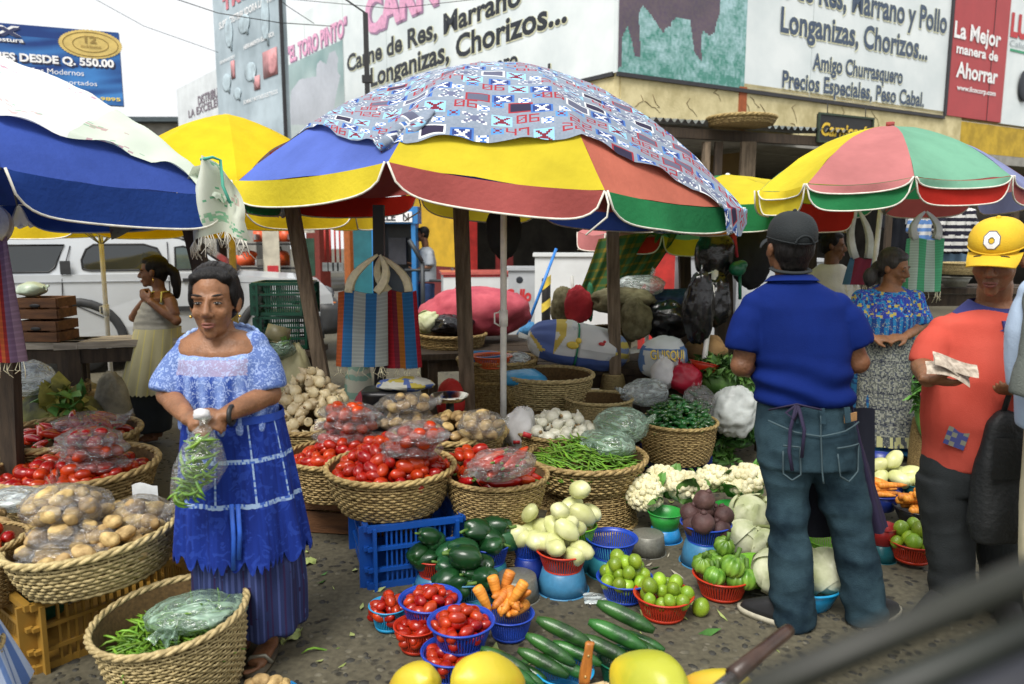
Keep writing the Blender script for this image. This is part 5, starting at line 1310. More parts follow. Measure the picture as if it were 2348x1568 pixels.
q = P(2150, 985); MB().grid(lambda u, v: q + Vector(((u - .5) * .06 + .02 * (v - .5), -.13 - .02 * (u - .5) * 2 + .0, (v - .5) * .07 - .02 * (u - .5))), 4, 4, cf=lambda u, v: (.05, .06, .2) if (int(u * 8) + int(v * 6)) % 3 else (.2, .2, .15)).build('sewn_label', printmat('print_label'), W7)
tr_ = MB(); tr_.rings([(P(2225, 1040), .18, .14), (P(2222, 1075), .19, .15), (P(2222, 1120), .19, .14)], 26)
limb(tr_, [P(2168, 1090), P(2172, 1200), P(2180, 1300), P(2184, 1395)], [.11, .095, .085, .078], 16); limb(tr_, [P(2268, 1090), P(2285, 1200), P(2298, 1300), P(2302, 1395)], [.105, .09, .08, .078], 16)
fuse(tr_, 'trousers', blackt, .009, 4, wrinkle(.007, 6, 22, (1, 1, 1.3)), W7)
for px_, yaw in ((2160, -60), (2300, -20)):
 f0 = P(px_, 1400); Z = Matrix.Translation((f0.x, 0, 0)) @ Matrix.Rotation(R(yaw), 4, 'Z'); MB().rings([(Vector((0, -.06, .003)), .048, .145), (Vector((0, -.06, .04)), .047, .14), (Vector((0, -.03, .085)), .04, .09), (Vector((0, .0, .11)), .036, .055)], 20, power=.85).warp(lambda p: Z @ p).build('shoe', shoe, W7)
# his banknotes and shoulder bag are things of their own
note = mat('banknote', (.42, .34, .26), .7, .35, 40, .1, 60, col2=(.6, .52, .42))
for k, (dx, dz, a) in enumerate(((0, 0, 0), (.012, .012, .12), (.02, .022, -.1))):
 q = B7 + P(2175, 852 - 4 * k, -.32); me = MB().grid(lambda u, v: Vector(((u - .5) * .155, (v - .5) * .068, .016 * math.sin(u * 3.5 + k) + .004 * math.sin(v * 5) - .02 * u * u)), 12, 6)
 tag(link('banknote', me.mesh('banknote', note), loc=q + Vector((dx, -.004 * k, dz)), rot=(R(38), R(10) + a, R(-14) + a)), ('lowest', 'middle', 'uppermost')[k] + ' of the banknotes fanned in the hand of the orange-shirted man', 'banknote', 'banknotes in his hand')
bgm = mat('black_bag_cloth', (.012, .014, .015), .6, .3, 6, .4, 60)
q = B7 + P(2298, 1085, -.2); bo_ = thing('shoulder_bag', 'black cloth shoulder bag hanging beside the orange-shirted man', 'bag', q)
fuse(MB().rings([(Vector((0, 0, -.27)), .085, .06), (Vector((0, 0, -.2)), .11, .07), (Vector((0, 0, .05)), .1, .065), (Vector((0, 0, .2)), .075, .045), (Vector((0, 0, .24)), .04, .03)], 22), 'bag_body', bgm, .01, 6, wrinkle(.012, 7, 4), bo_)
MB().tube([Vector((-.03, -.01, .22)), Vector((.0, -.01, .36)), Vector((.05, 0, .55)), Vector((.1, .02, .8))], .012, 6, flat=.5).build('strap', bgm, bo_); MB().grid(lambda u, v: Vector(((u - .5) * .19, -.075 - .01 * math.sin(v * 3), .16 - .16 * v)), 8, 6).build('bag_flap', bgm, bo_)
# ---------- person cut by the right edge
B8 = Vector((A(2476, 800, 2.55).x, 2.55, 0)); _q = rel(B8); P = lambda x, y, d=0.: _q(x + 24, y, d); W8 = person('person in light blue shirt and cream trousers cut by the right edge', B8)
mb = MB(); M = Mhead(P(2475, 470), -70, 5, 0); head_prims(mb, M, 1.05); limb(mb, [P(2465, 590), P(2470, 510)], [.07, .055]); mb.rings([(P(2455, 1080), .16, .13), (P(2455, 850), .16, .12), (P(2458, 660), .17, .1), (P(2462, 600), .08, .07)], 22)
limb(mb, [P(2360, 660), P(2345, 880, -.02), P(2420, 960, -.2)], [.05, .042, .028]); hand_prims(mb, P(2420, 960, -.2), (1, -.2, 0), (0, .5, -.8), -1, .6)
limb(mb, [P(2560, 660), P(2590, 880), P(2520, 960, -.2)], [.05, .042, .028]); hand_prims(mb, P(2520, 960, -.2), (-1, -.2, 0), (0, .5, -.8), 1, .6); fuse(mb, 'body', SK2, .009, 4, parent=W8); face_parts(W8, M, 1.05)
hp = MB(); hair_prims(hp, M, 1.05); fuse(hp, 'hair', hairm, .009, 4, None, W8)
sh = MB().rings([(P(2452, 985), .195, .16), (P(2452, 880), .19, .155), (P(2456, 760), .19, .14), (P(2460, 660), .18, .11), (P(2463, 600), .09, .08)], 26); sleeve(sh, [P(2362, 665), P(2345, 760), P(2352, 880)], [.075, .08, .085]); sleeve(sh, [P(2558, 665), P(2575, 760), P(2585, 880)], [.075, .08, .085])
fuse(sh, 'shirt', mat('light_blue_shirt', (.42, .53, .68), .8, .08, 4, .2, 200), .01, 5, wrinkle(.008, 5, 31), W8)
gs = MB(); limb(gs, [P(2368, 625, -.02), P(2352, 720, -.08), P(2340, 820, -.1), P(2326, 905, -.1)], [.035, .036, .04, .048]); fuse(gs, 'grey_sleeve', mat('grey_knit', (.12, .135, .12), .9, .15, 20, .4, 200), .009, 4, wrinkle(.009, 8, 33), W8)
tr_ = MB().rings([(P(2455, 980), .17, .14), (P(2455, 1100), .18, .15)], 22); limb(tr_, [P(2408, 1090), P(2392, 1280, -.06), P(2400, 1520)], [.11, .1, .075]); limb(tr_, [P(2505, 1090), P(2510, 1280), P(2510, 1520)], [.11, .09, .075]); fuse(tr_, 'trousers', mat('cream_trousers', (.55, .5, .33), .8, .1, 4), .01, 5, wrinkle(.006, 6, 41), W8)
for px_ in (2398, 2508): MB().rings([(Vector((P(px_, 1500).x, -.06, .003)), .048, .14), (Vector((P(px_, 1500).x, -.05, .06)), .045, .12), (Vector((P(px_, 1500).x, 0, .1)), .04, .06)], 16).build('shoe', shoe, W8)
# ---------- woman in the embroidered blouse behind
B6 = G(2035, 1046, 0); P = rel(B6); W6 = person('woman in embroidered blue blouse and grey patterned apron looking down', B6)
mb = MB(); s = 1.02; M = Mhead(P(2050, 612), 38, 16, -4); head_prims(mb, M, s); limb(mb, [P(2035, 672), P(2040, 650), P(2047, 625)], [.075, .052, .05])
mb.rings([(P(2030, 820), .16, .12), (P(2032, 760), .15, .11), (P(2034, 700), .16, .11), (P(2036, 672), .15, .08), (P(2038, 658), .08, .06)], 22)
limb(mb, [P(1972, 680), P(1962, 745), P(2000, 775, -.18)], [.05, .042, .027]); hand_prims(mb, P(2000, 775, -.18), (1, -.3, 0), (0, .5, -.8), -1, .7); limb(mb, [P(2098, 682), P(2112, 745), P(2075, 772, -.18)], [.05, .042, .027]); hand_prims(mb, P(2075, 772, -.18), (-1, -.3, 0), (0, .5, -.8), 1, .7)
for x in (2010, 2062):
 limb(mb, [P(x, 850), P(x, 1030)], [.06, .035]); f0 = P(x, 1030); f0.z = .03; mb.tube([f0, f0 + Vector((.03, -.1, -.01))], [.035, .032], 10, flat=.6)
fuse(mb, 'body', SK, .0075, 4, parent=W6); face_parts(W6, M, s); hp = MB(); hair_prims(hp, M, s, vol=1.08); hp.ell(M @ Vector((0, .1, -.05)), (.06, .05, .06)); hp.ell(P(1995, 635, .03), (.05, .04, .07)); fuse(hp, 'hair', hairg, .009, 5, wrinkle(.004, 22, 2), W6)
def hui(c):
 k = nz(c, 34, 3); z = c.z
 if z > P(2035, 725).z + .02 * nz(c, 8): return (.6, .48, .1) if nz(c, 42, 9) > .34 else ((.03, .06, .42) if k > .0 else ((.02, .25, .6) if k > -.3 else (.015, .03, .2)))
 return (.015, .18, .42) if (c.x * 22 + .3 * nz(c, 3)) % 1 > .5 else (.01, .05, .22)
sh = MB().rings([(P(2030, 778), .185, .15), (P(2032, 740), .19, .15), (P(2034, 700), .185, .13), (P(2036, 674), .175, .105, 0, R(12)), (P(2037, 662), .13, .085, 0, R(18))], 26); sleeve(sh, [P(1976, 680), P(1966, 735)], [.075, .09]); sleeve(sh, [P(2094, 682), P(2106, 740)], [.078, .092])
bo = fuse(sh, 'blouse', printmat('print_huipil', .85, .5, 150, motif=(70, (.55, .5, .25), .5, .6)), .011, 4, wrinkle(.008, 8, 51), W6); facecolor(bo.data, hui)
sk_ = MB().rings([(P(2028, 775), .17, .15), (P(2028, 860), .21, .18), (P(2030, 960), .235, .2), (P(2032, 1030), .24, .2)], 30); so_ = fuse(sk_, 'skirt', printmat('print_skirt2', .85, .3, 150), .012, 4, lambda c: .012 * math.sin(math.atan2(c.y, c.x) * 9) + wrinkle(.005, 7, 3)(c), W6)
facecolor(so_.data, lambda c: (.02, .13, .28) if nz((c.x * 9, c.y * 9, c.z * 40), 1, 2) > -.1 else (.012, .05, .16))
def ap6(u, v): a = R(-172) + u * R(150); q = P(2028 + 2 * v, 770 + 238 * v); rr = .18 + .075 * v ** .7; f_ = 1 + .03 * math.sin(a * 13) * v; return Vector((q.x + rr * f_ * math.cos(a), (rr * .86) * f_ * math.sin(a) - .012, q.z))
def ap6c(u, v):
 k = nz((u * 40, v * 60, 2), 1.0); g_ = .05 + .05 * k
 if v > .9: return (.42, .42, .2) if nz((u * 26, v * 8, 7), 1) > -.05 else (.05, .06, .07)
 if u > .86: return (.35, .36, .2) if nz((u * 10, v * 26, 4), 1) > .15 else (.06, .07, .08)
 if abs((v * 7) % 1 - .5) < .1: return (.03, .035, .05) if k > -.1 else (.16, .17, .16)
 return (.19 + g_, .2 + g_, .16 + g_) if k > .1 else ((.1, .11, .1) if k > -.2 else (.05, .06, .085))
MB().grid(ap6, 70, 80, cf=ap6c).build('apron', printmat('print_apron6', .85, .3, 200, motif=(60, (.3, .31, .26), .5, .56)), W6)
# ---------- girl in the tank top, profile
B2 = G(345, 1012, 0); P = rel(B2); W2 = person('young woman in grey tank top and cream skirt in profile with a ponytail', B2)
mb = MB(); s = .98; M = Mhead(P(351, 622), -78, 4, 0); head_prims(mb, M, s); limb(mb, [P(368, 680), P(364, 660), P(358, 632)], [.055, .045, .046])
mb.rings([(P(362, 780), .125, .13), (P(362, 735), .13, .12), (P(366, 700), .115, .13), (P(368, 680), .1, .14), (P(368, 668), .055, .06)], 22)
limb(mb, [P(388, 684, -.1), P(404, 735, -.14), P(342, 690, -.16)], [.042, .038, .024]); hand_prims(mb, P(342, 690, -.15), (-.6, .2, .55), (.3, .9, -.1), -1, .9, .9)
limb(mb, [P(356, 684, .1), P(306, 728, .08), P(330, 690, -.04)], [.042, .036, .024]); hand_prims(mb, P(330, 688, -.05), (.2, -.3, .9), (.6, -.6, .2), 1, .9, .9)
for x in (340, 362):
 limb(mb, [P(x + 5, 850), P(x, 1000)], [.06, .035]); f0 = P(x, 1000); f0.z = .03; mb.tube([f0, f0 + Vector((-.1, -.04, -.01))], [.034, .03], 10, flat=.6)
fuse(mb, 'body', SK2, .007, 4, parent=W2); face_parts(W2, M, s); hp = MB(); hair_prims(hp, M, s); limb(hp, [M @ Vector((0, .1, .03)), M @ Vector((0, .15, -.03)), M @ Vector((0, .15, -.14)), M @ Vector((0, .14, -.22))], [.03, .035, .03, .012]); fuse(hp, 'hair', hairm, .007, 4, wrinkle(.003, 26, 2), W2)
sh = MB().rings([(P(362, 790), .155, .155), (P(358, 755), .16, .15), (P(358, 730), .15, .14), (P(364, 705), .128, .142), (P(367, 688), .112, .125, 0, 0)], 26); fuse(sh, 'tank_top', mat('grey_tank', (.3, .29, .24), .85, .12, 10, .3, 120), .009, 4, wrinkle(.006, 9, 61, (.5, .5, 2)), W2)
for dx in (-.06, .05): MB().tube([P(372, 690) + Vector((dx, -.13, 0)), P(372, 668) + Vector((dx * .7, -.09, .0)), P(376, 668) + Vector((dx * .7, .02, 0))], .007, 5).build('strap', mat('yellow_strap', (.55, .5, .12), .7), W2)
def sk2(u, v): a = u * 6.2832; q = P(362 - 14 * v, 750 + 145 * v); r_ = .165 + .06 * v; f_ = 1 + .05 * math.sin(a * 12) * v; return Vector((q.x + r_ * f_ * math.cos(a), r_ * f_ * math.sin(a), q.z + .008 * math.sin(a * 40) * v))
MB().grid(sk2, 120, 30, cf=lambda u, v: (.5, .46, .26) if (u * 34) % 1 > .12 else (.62, .55, .2)).build('skirt', printmat('print_cream_skirt', .85, .5, 150), W2)
fuse(MB().rings([(P(345, 860), .17, .16), (P(345, 985), .15, .14)], 22), 'underskirt', blackt, .012, 3, wrinkle(.006, 7, 1), W2); MB().tube([M @ Vector((.08, .01, -.05)), M @ Vector((.08, .01, -.085))], .005, 6).build('earring', mat('gold', (1, 1, 1)), W2)
# ---------- seated man in white tee
B5 = Vector((A(1908, 600, 6.6).x, 6.6, 0)); P = rel(B5); W5 = person('seated man in white T-shirt seen behind the blue-shirted man', B5)
mb = MB(); M = Mhead(P(1910, 562), 62, 6, 0); head_prims(mb, M, 1.02); limb(mb, [P(1905, 615), P(1907, 575)], [.06, .055]); mb.rings([(P(1905, 715), .15, .12), (P(1905, 640), .17, .12), (P(1905, 612), .12, .08)], 20)
limb(mb, [P(1868, 632), P(1862, 690), P(1900, 700, -.2)], [.05, .042, .03]); limb(mb, [P(1944, 632), P(1952, 690), P(1920, 700, -.2)], [.05, .042, .03])
for w_, sd_ in ((P(1900, 700, -.2), -1), (P(1920, 700, -.2), 1)): hand_prims(mb, w_, (-sd_ * .3, -1, -.2), (0, .3, -.9), sd_, .6)
fuse(mb, 'body', SK2, .009, 4, parent=W5); face_parts(W5, M, 1.02); hp = MB(); hair_prims(hp, M, 1.02, vol=1.06); fuse(hp, 'hair', hairm, .009, 4, wrinkle(.004, 24, 3), W5)
sh = MB().rings([(P(1905, 722), .17, .15), (P(1905, 660), .185, .14), (P(1905, 622), .17, .1), (P(1905, 606), .09, .075)], 22); sleeve(sh, [P(1872, 632), P(1864, 672)], [.08, .085]); sleeve(sh, [P(1940, 632), P(1950, 672)], [.08, .085]); fuse(sh, 'tshirt', mat('white_tee', (.68, .68, .62), .85, .06, 8, .3, 120), .011, 4, wrinkle(.008, 7, 71), W5)
tr_ = MB();
for x in (-.1, .1): limb(tr_, [Vector((x, 0, .52)), Vector((x * 1.3, -.4, .5)), Vector((x * 1.3, -.42, .06))], [.1, .075, .06])
fuse(tr_, 'trousers', blackt, .012, 4, None, W5)
st = thing('stool', 'low wooden stool under the seated man in white', 'stool', (B5.x, B5.y, 0)); MB().box((0, 0, .405), (.36, .34, .04)).build('seat', woodd, st, False)
for x in (-.14, .14):
 for y in (-.13, .13): MB().box((x, y, .19), (.045, .045, .385)).build('leg', woodd, st, False)
# ---------- vendor by the phone booth
B3 = Vector((A(976, 600, 13.2).x, 13.2, .0)); P = rel(B3); W3 = person('man in grey T-shirt and red apron standing beside the phone booth', B3)
mb = MB(); M = Mhead(P(968, 537), -80, 4, 0); head_prims(mb, M, 1.05); limb(mb, [P(976, 570), P(972, 545)], [.06, .055]); mb.rings([(P(978, 640), .14, .15), (P(978, 600), .14, .17), (P(977, 572), .1, .12)], 20)
limb(mb, [P(985, 580, -.15), P(985, 612, -.16), P(955, 618, -.2)], [.05, .042, .03]); hand_prims(mb, P(955, 618, -.2), (-1, -.2, .1), (0, .5, .8), -1, .5); limb(mb, [P(970, 580, .15), P(962, 610, .12), P(945, 605, .0)], [.05, .042, .03]); hand_prims(mb, P(945, 605, 0), (-1, -.2, .1), (0, .5, .8), 1, .5)
fuse(mb, 'body', SK2, .012, 3, parent=W3); face_parts(W3, M, 1.05); hp = MB(); hair_prims(hp, M, 1.05, vol=1.06); fuse(hp, 'hair', hairm, .012, 3, None, W3)
sh = MB().rings([(P(979, 645), .155, .17), (P(978, 600), .16, .18), (P(977, 575), .13, .16), (P(976, 567), .07, .08)], 20); sleeve(sh, [P(984, 582, -.14), P(985, 608, -.15)], [.075, .08]); sleeve(sh, [P(971, 582, .14), P(966, 605, .13)], [.07, .075]); fuse(sh, 'tshirt', mat('grey_tee', (.34, .37, .4), .85, .08, 6), .014, 3, wrinkle(.008, 6, 8), W3)
tr_ = MB(); limb(tr_, [P(975, 650, -.07), P(972, 735, -.07)], [.11, .08]); limb(tr_, [P(982, 650, .07), P(984, 735, .07)], [.11, .08]); fuse(tr_, 'jeans', mat('blue_jeans', (.03, .06, .16), .85, .2, 6), .014, 3, wrinkle(.006, 6, 8), W3)
def ra(u, v): q = P(957 + 8 * u - 2 * v, 585 + 110 * v); return q + Vector((-.0 - .04 * math.sin(u * 3.1), -.16 + .32 * u, 0))
MB().grid(ra, 8, 12).build('apron', mat('red_apron', (.5, .03, .03), .8, .1), W3)
for x in (-.03, .04): MB().rings([(Vector((P(977, 735).x - .05, x * 2.2, .003)), .13, .05), (Vector((P(977, 735).x - .02, x * 2.2, .09)), .07, .045)], 14).build('shoe', shoe, W3)
# ================================================================== wicker baskets
straw = mat('wicker', (.30, .19, .065), .65, .35, 14, .3, 90, col2=(.5, .36, .15), rand=.12)
straw_pale = mat('wicker_pale', (.42, .32, .13), .65, .3, 14, .3, 90, col2=(.62, .49, .24), rand=.1)
straw_dark = mat('wicker_dark', (.1, .06, .022), .8, .35, 14, .3, 90, col2=(.2, .12, .05))
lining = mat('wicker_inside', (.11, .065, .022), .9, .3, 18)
BK = {}
def basket_meshes(hr, flare, pale=False, seed=0, stakes=34):
 """unit radius at the rim; hr = height over rim radius, flare = bottom radius over rim radius"""
 key = (hr, flare, pale, seed)
 if key in BK: return BK[key]
 rg = random.Random(seed); m = straw_pale if pale else straw
 def rad(z): t = z / hr; return flare + (1 - flare) * (t ** .8) + .02 * math.sin(t * math.pi)
 rows = max(7, int(hr / .047)); wv = MB(); n = stakes * 2
 for k in range(rows):
  z = hr * (k + .5) / rows * .97; r0 = rad(z); ph = k % 2; pts = []; w0 = rg.uniform(-.01, .01)
  rr = .0215 * rg.uniform(.8, 1.12); V = []; Fc = []
  for q in range(n):
   a = math.pi * q / stakes; off = (.020 if (q // 1 + ph) % 2 else -.008)
   r = r0 + off + w0 + rg.uniform(-.004, .004); zz = z + rg.uniform(-.004, .004)
   for dr, dz in ((.012, 0), (.004, rr), (-.012, 0), (.004, -rr)): V.append(((r + dr) * math.cos(a), (r + dr) * math.sin(a), zz + dz))
  for q in range(n):
   q2 = (q + 1) % n
   for e in range(4): Fc.append((q * 4 + e, q2 * 4 + e, q2 * 4 + (e + 1) % 4, q * 4 + (e + 1) % 4))
  wv.add(V, Fc)
 for q in range(stakes):
  a = 2 * math.pi * (q + .5) / stakes
  wv.tube([(rad(z) * math.cos(a), rad(z) * math.sin(a), z) for z in np.linspace(0, hr, 5)], .014, 4)
 weave = wv.mesh('weave', m)
 rim = MB(); nb = 40; R0 = 1.02
 for s_ in range(3):
  pts = []
  for q in range(nb * 4 + 1):
   a = 2 * math.pi * q / (nb * 4); t = a * 13 + s_ * 2 * math.pi / 3
   r = R0 + .026 * math.cos(t) + rg.uniform(-.003, .003); pts.append((r * math.cos(a), r * math.sin(a), hr + .026 * math.sin(t)))
  rim.tube(pts, .03, 6, False)
 rimm = rim.mesh('rim', m)
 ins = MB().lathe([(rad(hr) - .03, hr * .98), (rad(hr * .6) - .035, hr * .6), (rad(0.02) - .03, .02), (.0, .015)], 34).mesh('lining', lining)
 bot = MB().lathe([(0, 0), (rad(0) * .98, 0), (rad(0) * 1.0, .03)], 34).mesh('base', m)
 BK[key] = (weave, rimm, ins, bot); return BK[key]
def basket(label, c, r, h, flare=.72, pale=False, rz=0., tilt=(0, 0), z0=None, group=None, flip=False, seed=0, nm='wicker_basket', stakes=34):
 """c = rim centre; h = height"""
 z0 = c.z - h if z0 is None else z0
 o = thing(nm, label, 'basket', (c.x, c.y, z0), group=group, rot=(tilt[0], tilt[1], rz))
 ms = basket_meshes(round(h / r, 2), flare, pale, seed, stakes)
 for nm_, me in zip(('weave', 'rim', 'lining', 'base'), ms):
  q = link(nm_, me, o, scl=(r, r, r) if not flip else (r, r, -r), loc=(0, 0, h if flip else 0))
  if nm_ == 'weave': q['kind'] = 'stuff'
 return o
# ================================================================== plastic bowls
PL = {}
def plastic(nm, c, r=.32):
 return mat('plastic_' + nm, c, r, .08, 6, .05, 40, spec=.5, transl=.0)
plastic('blue', (.015, .06, .42)); plastic('sky', (.02, .22, .52)); plastic('red', (.5, .035, .012)); plastic('green', (.03, .3, .05)); plastic('lime', (.2, .5, .03))
plastic('teal', (.03, .2, .25)); plastic('steelblue', (.05, .2, .36)); plastic('dkblue', (.01, .03, .22)); plastic('dkgreen', (.01, .13, .07)); plastic('cyan', (.02, .32, .62)); plastic('orange', (.65, .1, .02))
plastic('crateblue', (.008, .075, .36)); plastic('black', (.012, .012, .014)); plastic('crimson', (.3, .02, .02)); mat('plastic_pewter', (.2, .2, .17), .45, .15, 8, .1, 30, metal=.35); plastic('dkteal', (.01, .1, .12)); plastic('tan', (.34, .19, .03), .5)
CB = {}
def colander_meshes(hr, fl, mname):
 k = (hr, fl, mname)
 if k in CB: return CB[k]
 m = MATS['plastic_' + mname]; N = 56
 def rad(t): return fl + (1 - fl) * t
 b = MB()
 b.lathe([(0, .02), (rad(0) * .97, .02), (rad(.16) - .02, hr * .16), (rad(.16), hr * .16), (rad(0), 0), (0, 0)], N)
 b.lathe([(rad(.86) - .025, hr * .86), (rad(1) - .03, hr), (rad(1), hr), (rad(.86), hr * .86), (rad(.86) - .025, hr * .86)], N)
 for q in range(N):
  a0, a1 = 2 * math.pi * q / N, 2 * math.pi * (q + .56) / N; V = []
  for t in (.15, .87):
   for rr in (rad(t) - .022, rad(t)):
    for a in (a0, a1): V.append((rr * math.cos(a), rr * math.sin(a), hr * t))
  b.add(V, [(0, 1, 5, 4), (3, 2, 6, 7), (1, 3, 7, 5), (2, 0, 4, 6)])
 body = b.mesh('bowl_wall', m)
 rim = MB().tube([((1.03) * math.cos(2 * math.pi * q / 48), 1.03 * math.sin(2 * math.pi * q / 48), hr) for q in range(49)], .042, 7, False, flat=.8).mesh('rim', m)
 CB[k] = (body, rim); return CB[k]
def bowl_meshes(hr, fl, mname):
 k = (hr, fl, mname, 's')
 if k in CB: return CB[k]
 m = MATS['plastic_' + mname]
 b = MB().lathe([(0, .03), (fl * .93, .03), (fl + (1 - fl) * .5 - .03, hr * .5), (.965, hr), (1.0, hr), (fl + (1 - fl) * .5, hr * .5), (fl, .03), (fl * .95, 0), (0, 0)], 44).mesh('bowl_wall', m)
 rim = MB().tube([(1.02 * math.cos(2 * math.pi * q / 48), 1.02 * math.sin(2 * math.pi * q / 48), hr) for q in range(49)], .035, 7, False).mesh('rim', m)
 CB[k] = (b, rim); return CB[k]
def bowl(label, c, r, h, col, slots=True, flip=False, tilt=(0, 0), fl=.72, group=None, nm=None):
 o = thing(nm or ('plastic_colander' if slots else 'plastic_bowl'), label, 'colander' if slots else 'bowl', (c.x, c.y, c.z - h if not flip else c.z - h), group=group, rot=(tilt[0], tilt[1], random.random() * 6))
 ms = colander_meshes(round(h / r, 2), fl, col) if slots else bowl_meshes(round(h / r, 2), fl, col)
 for n_, me in zip(('bowl_wall', 'rim'), ms): link(n_, me, o, scl=(r, r, r if not flip else -r), loc=(0, 0, h if flip else 0))
 return o
# ================================================================== crates
def crate(label, loc, L_, W_, H_, m, rz=0., rows=3, cols=14, open_top=True, nm='plastic_crate', solid=.16, tilt=0):
 o = thing(nm, label, 'crate', loc, rot=(tilt, 0, rz)); t = .012
 def side(a, b, nm_):
  a = Vector(a); b = Vector(b); d = (b - a).normalized(); l = (b - a).length; mb = MB(); n = d.cross(Vector((0, 0, 1)))
  zs = [0] + [H_ * (solid * .6 + (1 - solid * .6) * k / rows) for k in range(rows + 1)]
  mb.bar(a + Vector((0, 0, H_ * .05)), b + Vector((0, 0, H_ * .05)), t, H_ * .1)
  for k in range(1, rows + 1):
   z = H_ * k / rows; bh = H_ * (.055 if k < rows else .09)
   mb.bar(a + Vector((0, 0, z - bh / 2)) + n * .004, b + Vector((0, 0, z - bh / 2)) + n * .004, t + .012, bh)
  for end in (a, b):
   e = end + d * (.03 if end is a else -.03) * 1; mb.bar(e, e + Vector((0, 0, H_ - .01)), t + .004, .07, up=n)
  for q in range(cols):
   x = .075 + (l - .15) * (q + .5) / cols; wdt = (l - .15) / cols * .5
   mb.bar(a + d * x, a + d * x + Vector((0, 0, H_ - .01)), t * .7, wdt, up=n)
  return mb.build(nm_, m, o, False)
 P = [(0, 0, 0), (L_, 0, 0), (L_, W_, 0), (0, W_, 0)]
 side(P[0], P[1], 'side_panel'); side(P[1], P[2], 'side_panel'); side(P[2], P[3], 'side_panel'); side(P[3], P[0], 'side_panel')
 MB().box((L_ / 2, W_ / 2, .015), (L_ - .02, W_ - .02, .02)).build('base', m, o, False)
 return o
def wood_crate(label, loc, L_, W_, H_, m, rz=0., n=2):
 o = thing('wooden_crate', label, 'crate', loc, rz)
 for (a, b) in (((0, 0), (L_, 0)), ((L_, 0), (L_, W_)), ((L_, W_), (0, W_)), ((0, W_), (0, 0))):
  for k in range(n):
   h = H_ / n; MB().bar((a[0], a[1], h * (k + .5)), (b[0], b[1], h * (k + .5)), .018, h - .015).build('board', m, o, False)
 MB().box((L_ / 2, W_ / 2, .012), (L_ - .03, W_ - .03, .02)).build('base', m, o, False)
 for x in (.04, L_ - .04):
  for y in (.04, W_ - .04): MB().box((x, y, H_ / 2), (.05, .05, H_ - .02)).build('corner_post', m, o, False)
 return o
# ================================================================== produce
def shape(name, fn, mats, nvar=1): return [fn(random.Random(100 + k * 7)).mesh(name, mats) for k in range(nvar)]
def lump(r, seed, amp=.12, fr=1.3):
 return lambda p: 1 + amp * nz(p, fr, seed)
skin = {}
tomato_m = mat('tomato_skin', (.36, .010, .004), .25, .25, 9, 0, spec=.5, rand=.22, coat=.12, col2=(.5, .022, .006))
potato_m = mat('potato_skin', (.4, .25, .09), .75, .3, 22, .3, 70, rand=.18, col2=(.62, .43, .19))
onion_m = mat('onion_skin', (.6, .46, .25), .4, .2, 8, .15, 40, rand=.15, col2=(.78, .68, .46)); wonion_m = mat('white_onion_skin', (.72, .7, .55), .3, .12, 8, .05, 40, rand=.1, col2=(.82, .82, .7))
root_m = mat('onion_root', (.34, .23, .11), .9, .3, 30)
lime_m = mat('lime_skin', (.17, .31, .015), .38, .25, 5, .25, 130, rand=.3, coat=.2, col2=(.34, .46, .03))
chay_m = mat('chayote_skin', (.56, .58, .22), .35, .12, 5, .1, 30, rand=.12, col2=(.74, .74, .42))
carrot_m = mat('carrot_skin', (.62, .18, .015), .5, .2, 14, .2, 50, rand=.2, stretch=(1, 1, 5), col2=(.75, .27, .04))
cuke_m = mat('cucumber_skin', (.012, .06, .014), .35, .5, 9, .2, 60, rand=.35, coat=.2, col2=(.035, .13, .02))
pep_m = mat('poblano_skin', (.01, .055, .016), .3, .35, 4, .1, 20, rand=.4, coat=.15, col2=(.016, .085, .02)); redpep_m = mat('red_pepper_skin', (.42, .015, .008), .2, .3, 5, .05, 20, rand=.3, coat=.4)
stem_m = mat('stem_green', (.1, .2, .03), .6, .25, 20); beet_m = mat('beet_skin', (.075, .03, .03), .65, .35, 9, .3, 50, rand=.25, col2=(.13, .065, .06))
caul_m = mat('cauliflower_curd', (.72, .66, .38), .8, .12, 14, .6, 150, rand=.06, col2=(.83, .79, .55)); leafm = mat('leaf_green', (.07, .2, .03), .5, .35, 7, .3, 40, rand=.3, col2=(.17, .36, .07))
leafd = mat('leaf_dark', (.025, .1, .015), .5, .4, 7, .3, 40, rand=.3, col2=(.07, .2, .035)); cab_m = mat('cabbage_leaf', (.55, .62, .3), .4, .2, 6, .4, 22, rand=.08, col2=(.82, .84, .6))
sq_m = mat('squash_skin', (.09, .25, .02), .35, .4, 7, .1, 30, rand=.25, col2=(.28, .45, .06)); papaya_m = mat('papaya_skin', (.72, .56, .04), .38, .2, 3, .1, 50, rand=.1, col2=(.78, .36, .04), lo=.5, hi=.75)
papaya_g = mat('papaya_green', (.5, .52, .04), .38, .2, 3, .1, 50, col2=(.8, .6, .03), lo=.5, hi=.7); jal_m = mat('jalapeno_skin', (.01, .06, .012), .22, .35, 8, 0, rand=.4, coat=.3, col2=(.025, .13, .02))
bean_m = mat('green_bean_skin', (.08, .2, .012), .45, .3, 10, .1, 40, rand=.3, col2=(.2, .36, .03)); radm = mat('radish_skin', (.5, .03, .1), .35, .2, 6, rand=.2)
def m_tomato(rg): s = rg.randrange(99); return MB().ell((0, 0, 0), (.026, .026, .037), nu=12, nv=9, fn=lambda p: 1 + .05 * nz(p, 1.4, s))
def m_potato(rg): s = rg.randrange(99); return MB().ell((0, 0, 0), (.034, .030, .047), nu=12, nv=9, fn=lambda p: 1 + .2 * nz(p, 1.2, s) + .03 * nz(p, 4, s))
